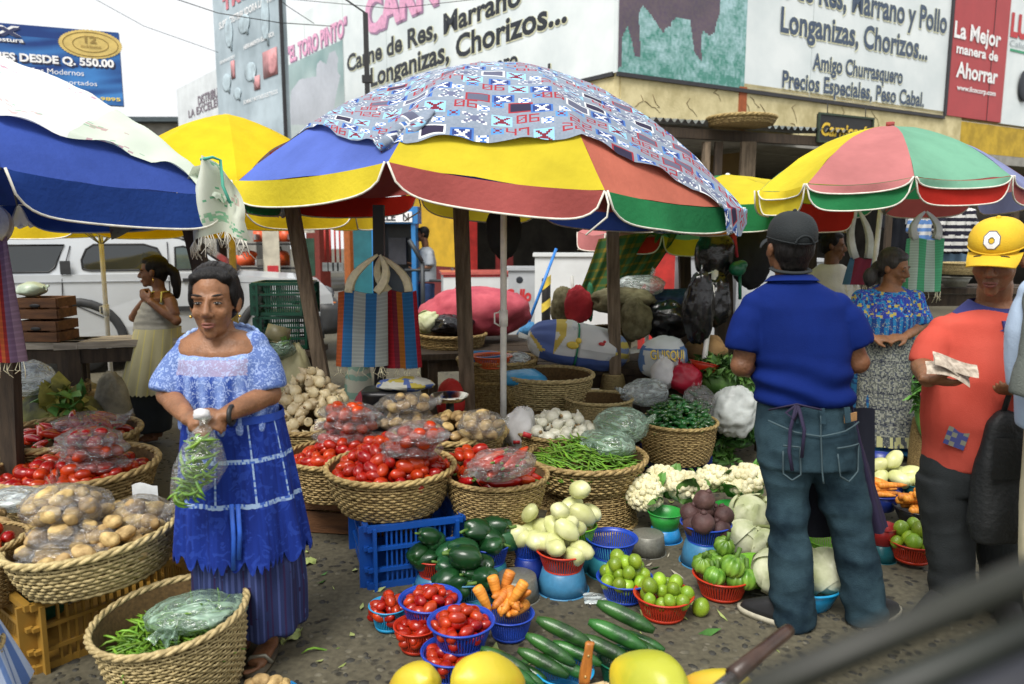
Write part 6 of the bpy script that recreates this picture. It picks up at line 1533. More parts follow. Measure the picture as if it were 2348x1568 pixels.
def m_onion(rg):
 return MB().ell((0, 0, 0), (.037, .037, .034), nu=14, nv=10, fn=lambda p: 1 + (.9 * max(0, p.z - .86) * 4) + .02 * math.cos(7 * math.atan2(p.y, p.x))).tube([(0, 0, .04), (.004, 0, .055), (.008, .003, .066)], [.009, .007, .004], 6).tube([(0, 0, -.032), (0, 0, -.042)], [.008, .012], 7, mi=1)
def m_lime(rg): s = rg.randrange(99); return MB().ell((0, 0, 0), (.034, .034, .038), nu=14, nv=10, fn=lambda p: 1 + .03 * nz(p, 1.4, s) + .12 * max(0, abs(p.z) - .9) * 4)
def m_chay(rg):
 s = rg.randrange(99)
 def f(p):
  a = math.atan2(p.y, p.x); k = 1 - .2 * max(0, p.z) ** 1.2; k += .05 * nz(p, 2.2, s) - (.16 * max(0, -p.z - .55) if abs(p.x) < .3 else 0); return k * (1 + .035 * math.cos(a * 5) * (1 - abs(p.z)))
 return MB().ell((0, 0, 0), (.045, .042, .072), nu=16, nv=12, fn=f)
def m_carrot(rg):
 L_ = rg.uniform(.16, .2); b = rg.uniform(-.012, .012); return MB().tube([(0, 0, -L_ / 2), (b * .3, 0, -L_ / 2 + .006), (b, 0, -L_ * .3), (b, 0, 0), (b * .5, 0, L_ * .3), (0, 0, L_ / 2)], [.012, .019, .0205, .0175, .013, .004], 10)
def m_cuke(rg):
 L_ = .23; b = rg.uniform(.004, .016); n = 9; s = rg.randrange(99); P = []; r = []
 for k in range(n):
  t = k / (n - 1); P.append((b * math.sin(t * math.pi), 0, (t - .5) * L_)); r.append(.029 * max(.22, (1 - abs(2 * t - 1) ** 3.4)) ** .6)
 return MB().tube(P, r, 12)
def m_pobl(rg):
 s = rg.randrange(99)
 def f(p): a = math.atan2(p.y, p.x); return (1 - .3 * max(0, -p.z) ** 1.6) * (1 + .1 * math.cos(3 * a + s) * (.4 + max(0, p.z))) * (1 + .1 * nz(p, 1.5, s)) * (1 - .22 * max(0, p.z - .8) * 4)
 return MB().ell((0, 0, 0), (.05, .046, .075), nu=18, nv=14, fn=f).tube([(0, 0, .055), (.004, 0, .075), (.014, 0, .092)], [.01, .006, .006], 7, mi=1)
def m_redpep(rg):
 s = rg.randrange(99); b = rg.uniform(.01, .03); P = []; r = []
 for k in range(8):
  t = k / 7; P.append((b * math.sin(t * 2.6), 0, (t - .5) * .15)); r.append(.026 * (math.sin(min(1, t * 1.1 + .06) * 2.7) ** .6 if t < .95 else .25))
 return MB().tube(P, r, 10).tube([(0, 0, -.073), (-.004, 0, -.095)], [.006, .004], 6, mi=1)
def m_beet(rg): s = rg.randrange(99); return MB().ell((0, 0, 0), (.048, .048, .046), nu=14, nv=10, fn=lambda p: 1 + .09 * nz(p, 1.6, s) + .35 * max(0, -p.z - .9) * 4).tube([(0, 0, .04), (.004, 0, .055)], [.016, .011], 7)
def m_jal(rg):
 b = rg.uniform(.004, .012); P = []; r = []
 for k in range(6):
  t = k / 5; P.append((b * math.sin(t * 3), 0, (t - .5) * .075)); r.append((.0125, .016, .0158, .014, .0105, .003)[k])
 return MB().tube(P, r, 8).tube([(0, 0, -.037), (0, 0, -.052)], [.004, .003], 5, mi=1)
def m_bean(rg):
 L_ = rg.uniform(.12, .17); b = rg.uniform(-.03, .03); c2 = rg.uniform(-.012, .012); return MB().tube([(b * (4 * t * (1 - t)), c2 * math.sin(t * 6), (t - .5) * L_) for t in np.linspace(0, 1, 7)], [.001, .0042, .0048, .0048, .0048, .0042, .001], 5, flat=.8)
def m_squash(rg):
 def f(p): a = math.atan2(p.y, p.x); return (1 + .07 * math.cos(9 * a)) * (1 - .12 * max(0, p.z - .6)) * (1 - .2 * max(0, -p.z - .75))
 return MB().ell((0, 0, 0), (.052, .052, .047), nu=36, nv=12, fn=f)
def m_radish(rg): return MB().ell((0, 0, 0), (.022, .022, .027), nu=10, nv=8, fn=lambda p: 1 + .5 * max(0, -p.z - .9) * 4)
SH = dict(tomato=shape('tomato', m_tomato, tomato_m, 5), potato=shape('potato', m_potato, potato_m, 6), onion=shape('onion', m_onion, [onion_m, root_m], 3), white_onion=shape('white_onion', m_onion, [wonion_m, root_m], 2),
          lime=shape('lime', m_lime, lime_m, 3), chayote=shape('chayote', m_chay, chay_m, 5), carrot=shape('carrot', m_carrot, carrot_m, 4), cucumber=shape('cucumber', m_cuke, cuke_m, 3), poblano_pepper=shape('poblano_pepper', m_pobl, [pep_m, stem_m], 5),
          red_pepper=shape('red_pepper', m_redpep, [redpep_m, stem_m], 4), beet=shape('beet', m_beet, beet_m, 4), jalapeno=shape('jalapeno', m_jal, [jal_m, stem_m], 4), green_bean=shape('green_bean', m_bean, bean_m, 6), radish=shape('radish', m_radish, radm, 2))
CAT = dict(tomato='tomato', potato='potato', onion='onion', white_onion='onion', lime='lime', chayote='chayote', carrot='carrot', cucumber='cucumber', poblano_pepper='pepper', red_pepper='pepper', beet='beet', jalapeno='chili', green_bean='bean', radish='radish')
COUNT = {}
def put_one(kind, p, rot, s, label, group):
 o = link(kind, random.choice(SH[kind]), loc=p, rot=rot, scl=s); COUNT[kind] = COUNT.get(kind, 0) + 1
 return tag(o, label, CAT[kind], group)
BULK = {}
def bulk(kind, items, where):
 """those past the countable limit: one object"""
 mb = MB()
 for p, rot, s in items:
  me = random.choice(SH[kind]); M = Matrix.Translation(p) @ Euler(rot).to_matrix().to_4x4() @ Matrix.Scale(s if not hasattr(s, '__len__') else s[0], 4)
  o_ = len(mb.v); mb.v += [tuple(M @ v.co) for v in me.vertices]
  for q in me.polygons: mb.f.append([i + o_ for i in q.vertices]); mb.m.append(q.material_index); mb.c.append(None)
 o = mb.build(kind + '_heap', list(SH[kind][0].materials)); o['kind'] = 'stuff'
 return tag(o, where, CAT[kind])
def mound(c, R_, H_, sp, rg, flat=1.7, layers=2, oval=1.0, maxn=999, inner=0.):
 """dart-thrown points on a heap; the upper layer first"""
 pts = []
 for L_ in range(layers):
  lay = []; rr = R_ - L_ * sp * .3; hh = H_ - L_ * sp * .62; tries = 0
  while tries < 2600 and len(lay) < maxn:
   tries += 1; a = rg.random() * 2 * math.pi; q = math.sqrt(rg.random()); x = rr * q * math.cos(a); y = rr * q * math.sin(a) * oval; z = hh * (1 - q ** flat) - (L_ * sp * .25)
   p = Vector((x, y, z + rg.uniform(-.1, .1) * sp))
   if q < inner: continue
   if all((p - o).length > sp for o in lay): lay.append(p)
  pts += [c + p for p in lay]
 return pts
def heap(kind, c, R_, H_, sp, label, group, seed=1, s=1., flat=1.7, layers=2, lie=True, oval=1.0, maxn=999, where=None, jit=.19, up=None, only=None, stuff_rest=False):
 rg = random.Random(seed); pts = mound(c, R_, H_, sp, rg, flat, layers, oval, maxn); items = []
 for p in pts:
  if only and not only(p): continue
  e = (R(90) + rg.uniform(-.5, .5), rg.uniform(-.4, .4), rg.random() * 6.28) if lie else (rg.uniform(-.35, .35), rg.uniform(-.35, .35), rg.random() * 6.28)
  if up: e = up(p, rg)
  items.append((p, e, s * rg.uniform(1 - jit, 1 + jit)))
 if stuff_rest: bulk(kind, items, where); return items
 for p, e, k in items: put_one(kind, p, e, k, label, group)
 return items
# ================================================================== clear bags full of produce
film = plastic_film('clear_film'); film_w = plastic_film('milky_film', (.7, .78, .78), .42, 12, .7); film_g = plastic_film('green_film', (.4, .58, .45), .38, 12, .7)
def sack_shape(rx, ry, rz_, seed, neck=None, amp=.16, nu=34, nv=24):
 mb = MB()
 def f(p):
  k = 1 + amp * nz(p, 1.7, seed) + amp * .55 * abs(nz(p, 4.2, seed + 3));
  return k * (1 - .12 * max(0, -p.z - .5))
 mb.ell((0, 0, 0), (rx, ry, rz_), nu=nu, nv=nv, fn=f)
 return mb
def clear_bag(label, c, rx, ry, rz_, kind, n, seed=1, rz=0., m=None, group=None, s=1., tail=(1, 0, .3), cat='bag', tilt=0., item_label=None, sp=None, nm='clear_bag', item_rot=None):
 rg = random.Random(seed); m = m or film
 o = thing(nm, label, cat, c, rot=(tilt, 0, rz)); mb = sack_shape(rx, ry, rz_, seed)
 mb.build('film', m, o)
 if tail:
  t = Vector(tail).normalized(); L_ = .45 * max(rx, ry)
  b = Vector((t.x * rx * .9, t.y * ry * .9, t.z * rz_ * .9)); side_ = t.cross(Vector((0, 0, 1)))
  side_ = side_.normalized() if side_.length > .1 else Vector((1, 0, 0))
  def fl(u, v): w_ = (.3 + .5 * v) * max(rx, ry) * .5; return b + t * (L_ * v - .02) + side_ * ((u - .5) * 2 * w_) + Vector((0, 0, .018 * math.sin(u * 17 + seed) * (1 - .3 * v) + .03 * v * nz((u * 4, v, seed), 1.2)))
  MB().grid(fl, 26, 8).build('bag_mouth', m, o)
 if kind:
  M = Matrix.Translation(c) @ Euler((tilt, 0, rz)).to_matrix().to_4x4(); pts = []; tries = 0
  sp = sp or {'tomato': .046, 'potato': .062, 'red_pepper': .05, 'white_onion': .06, 'green_bean': .012, 'jalapeno': .03, 'chayote': .08, 'onion': .06}.get(kind, .05) * s
  mar = {'green_bean': .6, 'red_pepper': .68}.get(kind, .74)
  while len(pts) < n and tries < 4000:
   tries += 1; d = Vector((rg.gauss(0, 1), rg.gauss(0, 1), rg.gauss(0, 1))).normalized() * (rg.random() ** .33)
   p = Vector((d.x * rx * mar, d.y * ry * mar, d.z * rz_ * mar))
   if all((p - q).length > sp for q in pts): pts.append(p)
  if kind in ('tomato', 'green_bean'):
   bulk(kind, [(M @ p, (R(90) + rg.uniform(-.6, .6), rg.uniform(-.5, .5), rg.random() * 6.28), s * rg.uniform(.9, 1.08)) for p in pts], item_label.replace('tomato', 'tomatoes').replace('bean', 'beans')); pts = []
  for p in pts:
   e = (R(90) + rg.uniform(-.6, .6), rg.uniform(-.5, .5), rg.random() * 6.28)
   put_one(kind, M @ p, e, s * rg.uniform(.9, 1.08), item_label, item_label.replace('potato', 'potatoes').replace('pepper', 'peppers', 1).replace('chili', 'chilies', 1))
 return o
def at(px, py, z): return G(px, py, z)
def ctr(px, py, z, wpx):
 c = G(px, py, z); return c, wpx / 2 / sc(c)
# ------------------------------------------------------------------ middle: red plum tomatoes over the blue crate
c, r = ctr(895, 1066, .50, 284)
q = G(845, 1352, 0)
crate('blue plastic crate standing under the big tomato basket', (q.x, q.y, 0), .44, .52, .30, MATS['plastic_crateblue'], R(18), 3, 13)
BIGT = basket('round wicker basket heaped with plum tomatoes on the blue crate', c, r, .2, .78, seed=1)
heap('tomato', c + Vector((0, 0, -.04)), r * .86, .17, .046, 'red plum tomato loose in the big basket on the blue crate', 'loose tomatoes in the basket on the blue crate', 3, 1.12, layers=1, maxn=115)
heap('tomato', c + Vector((0, 0, -.08)), r * .76, .17, .046, '', '', 33, 1.12, layers=1, where='lower layer of red plum tomatoes in the big basket on the blue crate', stuff_rest=True)
for k, (px_, py_, z, a) in enumerate(((945, 1025, .61, .15), (958, 995, .685, -.1))):
 cc = G(px_, py_, z); clear_bag('clear bag of red tomatoes, %s on the big middle basket' % ('lower one' if k == 0 else 'upper one'), cc, .14, .11, .052, 'tomato', 13, 5 + k, a, s=1.15,
              tail=(1, -.3, .1) if k else (-1, -.6, -.3), item_label='red tomato inside the %s clear bag on the middle basket' % ('lower' if k == 0 else 'upper'))
# basket behind it to the left, on a wooden crate
c, r = ctr(775, 1040, .46, 235)
basket('wicker basket of tomatoes behind the front woman, left of the blue crate', c, r, .2, .8, seed=2)
q = G(672, 1240, 0); wood_crate('old wooden crate in the shade between the front woman and the blue crate', (q.x, q.y + .12, 0), .5, .4, .255, woodb, R(-8))
heap('tomato', c + Vector((0, 0, -.05)), r * .84, .12, .047, 'red tomato in the shaded basket behind the front woman', 'tomatoes in the shaded basket behind the front woman', 7, 1.1, layers=1, maxn=60)
heap('tomato', c + Vector((0, 0, -.085)), r * .76, .12, .05, '', '', 17, 1.1, layers=1, where='lower layer of tomatoes in the shaded basket behind the woman', stuff_rest=True)
for k, (px_, py_, z) in enumerate(((790, 1000, .6), (806, 970, .67), (800, 945, .73))):
 cc = G(px_, py_, z); cc.y = 3.95; cc = A(px_, py_, 3.95); clear_bag('clear bag of dark red tomatoes, %s of the three stacked behind the big basket' % ('lowest', 'middle one', 'topmost')[k], cc, .16, .12, .048, 'tomato', 12, 15 + k, .3 - .3 * k, s=1.1,
              tail=(-1, -.2, -.1) if k % 2 else (1, -.3, 0), item_label='dark red tomato inside the %s of three bags behind the big basket' % ('lowest', 'middle', 'topmost')[k])
# onions
c, r = ctr(712, 968, .5, 215)
basket('basket piled high with brown onions behind the front woman', c, r, .2, .8, seed=3); basket('upturned basket carrying the onion pile', Vector((c.x, c.y, .3)), r * .95, .3, .8, flip=True, seed=3, nm='upturned_basket')
ot = c + Vector((-.02, .1, -.03))
heap('onion', ot, r * 1.05, .34, .058, 'pale brown onion in the tall pile behind the front woman', 'onions in the tall pile', 9, .86, layers=2, lie=False, flat=1.15, up=lambda p, g_: (g_.uniform(-.9, 1.9), g_.uniform(-.7, .7), g_.random() * 6))
# potatoes behind
c, r = ctr(1030, 985, .48, 250)
basket('wicker basket of small potatoes behind the tomato basket', c, r, .2, .8, seed=1)
basket('upturned basket under the small potatoes', Vector((c.x, c.y, .28)), r * .9, .28, .85, flip=True, seed=2, nm='upturned_basket')
heap('potato', c + Vector((.04, 0, -.02)), r * .88, .1, .058, 'small potato loose in the basket beside the white umbrella pole', 'loose small potatoes by the umbrella pole', 21, .85, layers=1)
for k, (px_, py_, Y, rx, rz_, n, nm_) in enumerate(((935, 965, 4.3, .19, .06, 11, 'lower'), (932, 925, 4.32, .17, .06, 10, 'upper'), (1102, 975, 4.05, .13, .085, 12, 'round'))):
 clear_bag('clear bag of potatoes, the %s' % ('lower of two stacked beside the black post', 'upper of two stacked beside the black post', 'round one in front of the white umbrella pole')[k], A(px_, py_, Y), rx, .13, rz_, 'potato', n, 31 + k, .2 * k, s=.95,
              tail=(1, -.2, .2), item_label='potato inside the %s clear bag near the umbrella pole' % nm_)
# peppers basket to the right
c, r = ctr(1138, 1085, .45, 228)
basket('wicker basket of long red peppers right of the tomato basket', c, r, .2, .8, seed=2); basket('upturned basket under the red peppers', Vector((c.x, c.y, .25)), r * .95, .25, .85, flip=True, seed=3, nm='upturned_basket')
heap('red_pepper', c + Vector((0, 0, -.03)), r * .7, .11, .062, 'long glossy red pepper in the basket right of the tomatoes', 'red peppers in the right basket', 41, 1.05, layers=1)
heap('tomato', c + Vector((-.12, .14, .0)), r * .6, .08, .05, 'red tomato at the back left of the pepper basket', 'tomatoes at the back of the pepper basket', 43, 1.1, layers=1, maxn=22)
cc = G(1150, 1065, .56); clear_bag('crumpled clear bag of red peppers lying on the pepper basket', cc, .16, .12, .07, 'red_pepper', 10, 45, .4, tail=(-1, -.5, -.1), item_label='red pepper inside the crumpled bag on the pepper basket')
# beans basket
c, r = ctr(1345, 1045, .36, 262)
basket('wide wicker basket of green beans right of the peppers', c, r, .16, .82, seed=1, stakes=38); basket('upturned basket standing on the paving under the green beans', Vector((c.x + .03, c.y - .02, .205)), r * .76, .205, .95, flip=True, seed=2, nm='upturned_basket')
def bean_lie(p, g_): return (R(90) + g_.uniform(-.35, .35), g_.uniform(-.3, .3), g_.gauss(.9, .7))
for lay in range(2):
 heap('green_bean', c + Vector((-.03, 0, -.03 - .02 * lay)), r * .9, .13, .019, 'thin green bean in the wide basket right of the peppers', 'green beans in the wide middle basket', 51 + lay, 1.0, layers=1, maxn=110 if lay == 0 else 0, up=bean_lie) if lay == 0 else \
 heap('green_bean', c + Vector((-.02, 0, -.055)), r * .92, .13, .016, '', '', 53, 1.0, layers=1, maxn=260, up=bean_lie, where='mass of green beans filling the wide middle basket', stuff_rest=True)
for k, (px_, py_, Y, rx, ry, rz_, nm_) in enumerate(((1392, 1018, 4.2, .16, .13, .085, 'front'), (1425, 975, 4.45, .17, .12, .11, 'rear'))):
 clear_bag('milky green plastic bag of beans, the %s one of two on the bean basket' % nm_, A(px_, py_, Y), rx, ry, rz_, 'green_bean', 16, 55 + k, -.5, m=film_g, tail=(1, .1, .4) if k else (-.3, -1, .2), item_label='green bean inside the %s milky bag on the bean basket' % nm_)
# white onions
c, r = ctr(1280, 985, .42, 190)
basket('basket of peeled white onions behind the green beans', c, r, .2, .8, seed=3); basket('upturned basket under the white onions', Vector((c.x, c.y, .22)), r * .95, .22, .85, flip=True, seed=1, nm='upturned_basket')
heap('white_onion', c + Vector((0, 0, .0)), r * .82, .1, .068, 'peeled white onion in the basket behind the green beans', 'white onions in the middle basket', 61, .95, layers=2, lie=False, up=lambda p, g_: (g_.uniform(.6, 2.2), 0, g_.random() * 6))
o = clear_bag('white printed carrier bag slumped left of the white onions', A(1195, 985, 4.5), .1, .1, .14, None, 0, 63, m=mat('white_bag', (.7, .7, .7), .4, .12, 6, .5, 20, transl=.2), tail=(0, -.4, 1), nm='carrier_bag')
MB().box((.02, -.1, .02), (.05, .004, .03), M=Matrix.Translation((0.01, -.1, .0)) @ Matrix.Rotation(.3, 4, 'Y')).box((0, 0, 0), (.04, .004, .02), M=Matrix.Translation((-.03, -.1, -.05))).build('print_mark', redk, o)
# jalapenos on a blue crate
c, r = ctr(1554, 965, .40, 172)
basket('deep wicker basket heaped with dark green chilies on a blue crate', c, r, .25, .82, seed=1)
q = G(1500, 1098, 0); crate('dark blue crate under the basket of green chilies', (q.x, q.y, 0), .36, .34, .148, MATS['plastic_dkblue'], R(5), 1, 9)
heap('jalapeno', c + Vector((0, .02, -.02)), r * .95, .17, .032, 'dark green chili in the deep basket on the dark blue crate', 'green chilies in the deep basket', 71, 1.0, layers=2, flat=1.3)
clear_bag('clear bag with chilies draped over the right side of the chili basket', A(1600, 925, 5.0), .11, .1, .12, 'jalapeno', 16, 73, .3, tail=(0, .2, 1), item_label='green chili inside the clear bag on the chili basket')
clear_bag('crumpled empty milky bag left behind the chili basket', A(1478, 900, 5.3), .17, .12, .1, None, 0, 75, .3, m=film_w, tail=(-1, 0, .2))
clear_bag('white and green crumpled carrier bag standing behind the chilies', A(1520, 858, 5.5), .09, .08, .12, None, 0, 76, .3, m=MATS['white_bag'], tail=(0, 0, 1), nm='carrier_bag')
clear_bag('red plastic bag crumpled behind the basket of chilies', A(1572, 868, 5.5), .13, .1, .11, None, 0, 77, .3, m=mat('red_bag', (.5, .02, .05), .3, .15, 6, .5, 20, transl=.2), tail=(-.3, 0, 1), nm='carrier_bag')
# empty and half-empty baskets at the back
c, r = ctr(1257, 858, .56, 200)
basket('empty wicker basket with a blue plastic bag inside, right of the umbrella pole', c, r, .22, .85, pale=True, seed=2); basket('upturned basket under the empty basket', Vector((c.x, c.y, .34)), r * .9, .34, .9, flip=True, seed=1, nm='upturned_basket')
clear_bag('sky blue plastic bag crumpled in the empty basket', A(1200, 868, 5.5), .17, .14, .07, None, 0, 81, -.3, m=mat('sky_bag', (.06, .4, .75), .3, .12, 6, .5, 20, transl=.25), tail=None, nm='carrier_bag')
c, r = ctr(1139, 822, .62, 176)
basket('tall wicker basket holding an orange and a blue colander', c, r, .2, .85, seed=3, nm='wicker_basket'); basket('second tall basket under the one with the colanders', Vector((c.x, c.y, .47)), r * .93, .46, .8, seed=1)
bowl('orange colander lying in the tall basket left of the pole', A(1128, 815, 5.75), .15, .09, 'orange'); bowl('blue colander half under the orange one in the tall basket', A(1105, 812, 5.85), .15, .08, 'sky')
clear_bag('small grey plastic bag in the tall basket beside the orange colander', A(1185, 822, 5.8), .1, .1, .05, None, 0, 83, 0, m=film_w, tail=None)
c, r = ctr(1372, 912, .46, 150)
basket('empty pale basket behind the white onions', c, r, .25, .85, pale=True, seed=3); basket('upturned basket under the empty pale basket', Vector((c.x, c.y, .21)), r * .9, .21, .9, flip=True, seed=2, nm='upturned_basket')
basket('small upside-down wicker basket wrapped in red net behind the empty pale basket', A(1405, 858, 5.9), .11, .2, .7, pale=True, flip=True, seed=1)
c, r = ctr(1036, 765, .66, 152); c = A(1036, 765, 6.9); r = 76 / sc(c)
basket('shallow wicker basket with a cabbage and a black bag by the square post', c, r, .14, .85, seed=2)
# ------------------------------------------------------------------ left side baskets
c, r = ctr(150, 992, .44, 305)
basket('wide basket of dried red chilies at far left behind the tomatoes', c, r, .16, .85, seed=3); basket('upturned basket under the dried chilies at far left', Vector((c.x, c.y, .28)), r * .85, .28, .9, flip=True, seed=1, nm='upturned_basket')
heap('red_pepper', c + Vector((0, 0, -.04)), r * .85, .06, .075, 'dark red chili in the wide basket at far left', 'red chilies in the far left basket', 91, .9, layers=1)
clear_bag('clear bag of orange chilies at the back of the far left basket', A(205, 968, 4.5), .2, .15, .06, 'red_pepper', 8, 92, .2, tail=(1, 0, .3), item_label='red chili inside the clear bag in the far left basket')
clear_bag('small crumpled clear bag on the left side of the far left basket', A(45, 1005, 4.4), .09, .08, .05, None, 0, 93, 0, tail=(1, 0, .3))
c, r = ctr(172, 1066, .40, 340)
basket('wide basket of plum tomatoes with three bags on top at the left', c, r, .17, .85, seed=1, stakes=38); basket('upturned basket under the left tomatoes', Vector((c.x, c.y, .23)), r * .85, .23, .9, flip=True, seed=3, nm='upturned_basket')
heap('tomato', c + Vector((0, 0, -.05)), r * .85, .09, .05, 'plum tomato loose in the wide basket at the left', 'loose tomatoes in the wide left basket', 95, 1.15, layers=1, maxn=68)
heap('tomato', c + Vector((0, 0, -.08)), r * .78, .09, .05, '', '', 96, 1.15, layers=1, where='lower layer of plum tomatoes in the wide left basket', stuff_rest=True)
for k, (px_, py_, z) in enumerate(((212, 1060, .46), (216, 1030, .53), (207, 1003, .6))):
 cc = G(px_, py_, z); cc = A(px_, py_, 3.85); clear_bag('clear bag of wine red tomatoes, %s of the three on the wide left basket' % ('lowest', 'middle one', 'topmost')[k], cc, .17, .13, .05, 'tomato', 13, 97 + k, .15 - .2 * k, s=1.15,
              tail=(1, -.3, 0) if k % 2 == 0 else (-1, -.2, .2), item_label='wine red tomato inside the %s of three bags on the left basket' % ('lowest', 'middle', 'topmost')[k])
c, r = ctr(222, 1222, .47, 350)
q = G(82, 1546, 0); q2 = G(418, 1412, 0)
crate('long tan plastic crate under the left potato basket', (q.x, q.y, 0), .62, .42, .27, MATS['plastic_tan'], math.atan2(q2.y - q.y, q2.x - q.x), 3, 16)
PB = basket('wide basket of potatoes tilted on the tan crate', c, r, .16, .8, pale=True, tilt=(0, R(-6)), seed=2, stakes=38, z0=.31)
heap('potato', c + Vector((0, .0, -.03)), r * .82, .12, .054, 'potato loose in the wide basket on the tan crate', 'loose potatoes in the left basket', 101, .86, layers=2, oval=.95, only=lambda p: p.x > c.x + .02 or p.y > c.y + .12 or p.z < c.z - .02)
heap('potato', G(60, 1185, .42) , .16, .06, .06, 'potato at the far left beside the wide potato basket', 'potatoes at the far left edge', 102, 1.0, layers=1, maxn=10)
for k, (px_, py_, Y, rx, ry, rz_, n) in enumerate(((160, 1262, 2.66, .17, .09, .042, 9), (165, 1222, 2.7, .16, .1, .05, 9), (150, 1160, 2.74, .155, .11, .08, 15), (320, 1185, 2.85, .13, .11, .08, 12))):
 clear_bag('clear bag of potatoes, %s' % ('lowest of the stack hanging over the left basket edge', 'flat one second from the bottom of the left stack', 'fat topmost one of the left stack', 'loose one at the right of the left potato basket')[k], A(px_, py_, Y), rx, ry, rz_, 'potato', n, 105 + k, .12, s=1.0,
              tail=((-1, -.5, -.5), (1, -.3, -.2), (-.2, 0, 1), (1, 0, .5))[k], item_label='potato inside the %s clear bag of the left potato basket' % ('lowest', 'second', 'topmost', 'right-hand')[k])
clear_bag('crumpled milky plastic bag left of the potatoes', A(35, 1145, 3.2), .12, .1, .05, None, 0, 110, 0, m=film_w, tail=(1, 0, .2))
MB_ = None
tag(MB().grid(lambda u, v: A(330, 1130, 3.15) + Vector(((u - .5) * .1, .02 * u, (v - .5) * .07 + .01 * math.sin(u * 5))), 6, 4).build('white_card', mat('white_card', (.7, .74, .76), .6)), 'small white card standing behind the left potatoes', 'card')
c, r = ctr(-66, 1240, .46, 216)
basket('basket of tomatoes cut by the left edge of the view', c, r, .24, .8, seed=1); heap('tomato', c + Vector((0, 0, -.04)), r * .9, .08, .055, 'tomato in the basket cut by the left edge', 'tomatoes at the left edge', 112, 1.15, layers=1, maxn=16)
o = clear_bag('dark teal plastic sack on the ground under the left edge basket', Vector((G(60, 1400, .1).x - .06, 2.98, .15)), .17, .16, .15, None, 0, 113, 0, m=mat('teal_sack', (.01, .13, .1), .4, .3, 5, .5, 14), tail=None, nm='plastic_sack')
# front left basket of beans
c, r = ctr(413, 1402, .30, 326)
basket('big pale wicker basket of green beans in the left foreground', c, r, .3, .74, pale=True, tilt=(R(4), R(-5)), seed=3, z0=.005, stakes=40)
heap('green_bean', c + Vector((-.03, -.01, -.09)), r * .7, .07, .018, 'thin green bean in the foreground basket', 'green beans in the foreground basket', 121, 1.0, layers=1, maxn=110, up=lambda p, g_: (R(90) + g_.uniform(-.25, .25), g_.uniform(-.2, .2), g_.gauss(1.2, .7)))
heap('green_bean', c + Vector((-.02, -.01, -.115)), r * .72, .07, .014, '', '', 122, 1.0, layers=1, maxn=260, up=bean_lie, where='mass of green beans filling the foreground basket', stuff_rest=True)
clear_bag('milky bag of green beans lying in the foreground basket', G(452, 1402, .295), .165, .12, .055, 'green_bean', 34, 125, .35, m=film_g, tail=(-.7, -1, -.3), item_label='green bean inside the milky bag in the foreground basket')
# ------------------------------------------------------------------ bowls on the paving
def B(label, px_, py_, wpx, z, col, h=.095, slots=True, base=None, blabel=None, tilt=(0, 0), fl=.72, bh=None):
 c, r = ctr(px_, py_, z, wpx)
 bowl(label, c, r * .97, h, col, slots, tilt=tilt, fl=fl)
 if base:
  hh = c.z - h + .006; bowl(blabel, Vector((c.x, c.y, hh)), r * (.98 if not bh else bh), hh, base, False, flip=True, fl=.8)
 return c, r
T = 'small plum tomato in the %s'
def toms(c, r, nm, seed, n=40, h=.06):
 heap('tomato', c + Vector((0, 0, -.022)), r * .77, h, .038, T % nm, 'small tomatoes in the ' + nm, seed, .8, layers=1, maxn=n + 6)
 heap('tomato', c + Vector((0, 0, -.045)), r * .72, h, .04, '', '', seed + 50, .8, layers=1, maxn=16, where='lower small tomatoes in the ' + nm, stuff_rest=True)
c, r = B('cyan colander of small tomatoes, leftmost of the tomato bowls', 892, 1386, 92, .1, 'cyan'); toms(c, r, 'cyan colander', 201, 30)
c, r = B('blue colander of small tomatoes behind the front blue one', 986, 1371, 142, .17, 'blue'); toms(c, r, 'rear blue colander', 202, 34)
c, r = B('red colander of tomatoes squeezed between the blue tomato colanders', 955, 1432, 104, .1, 'red'); toms(c, r, 'red colander', 203, 16, .03)
c, r = B('blue colander of small tomatoes in front, stacked on another', 1057, 1422, 152, .2, 'blue'); toms(c, r, 'front blue colander', 204, 38)
c, r = B('lowest blue colander with tomatoes under the front tomato colander', 1037, 1490, 142, .1, 'blue'); toms(c, r, 'lowest blue colander', 205, 16, .02)
# carrots
c, r = B('dark blue colander of short carrots beside the front tomatoes', 1168, 1405, 112, .1, 'blue')
rg = random.Random(4)
for k in range(15):
 a = rg.uniform(-2.8, -.2); t = rg.uniform(.3, .95) * r * .7; p = c + Vector((t * math.cos(a), t * math.sin(a) * .6 + .02, .0 + rg.uniform(0, .075)))
 put_one('carrot', p, (R(rg.uniform(55, 125)), R(rg.uniform(-20, 20)), R(rg.uniform(-50, 50))), (1.15, 1.15, rg.uniform(.6, .75)), 'short orange carrot in the dark blue colander', 'carrots in the dark blue colander')
for px_, py_, rz_ in ((1135, 1352, -.25), (1160, 1340, .35), (1108, 1375, -.5), (1183, 1362, .6)):
 put_one('carrot', G(px_, py_, .19), (R(170), rz_, 0), (1.15, 1.15, .72), 'orange carrot standing on end in the dark blue colander', 'upright carrots in the dark blue colander')
c, r = ctr(1184, 1318, .1, 106); bowl('upturned grey metal bowl behind the carrots', c, r, .1, 'pewter', False, flip=True, fl=.85)
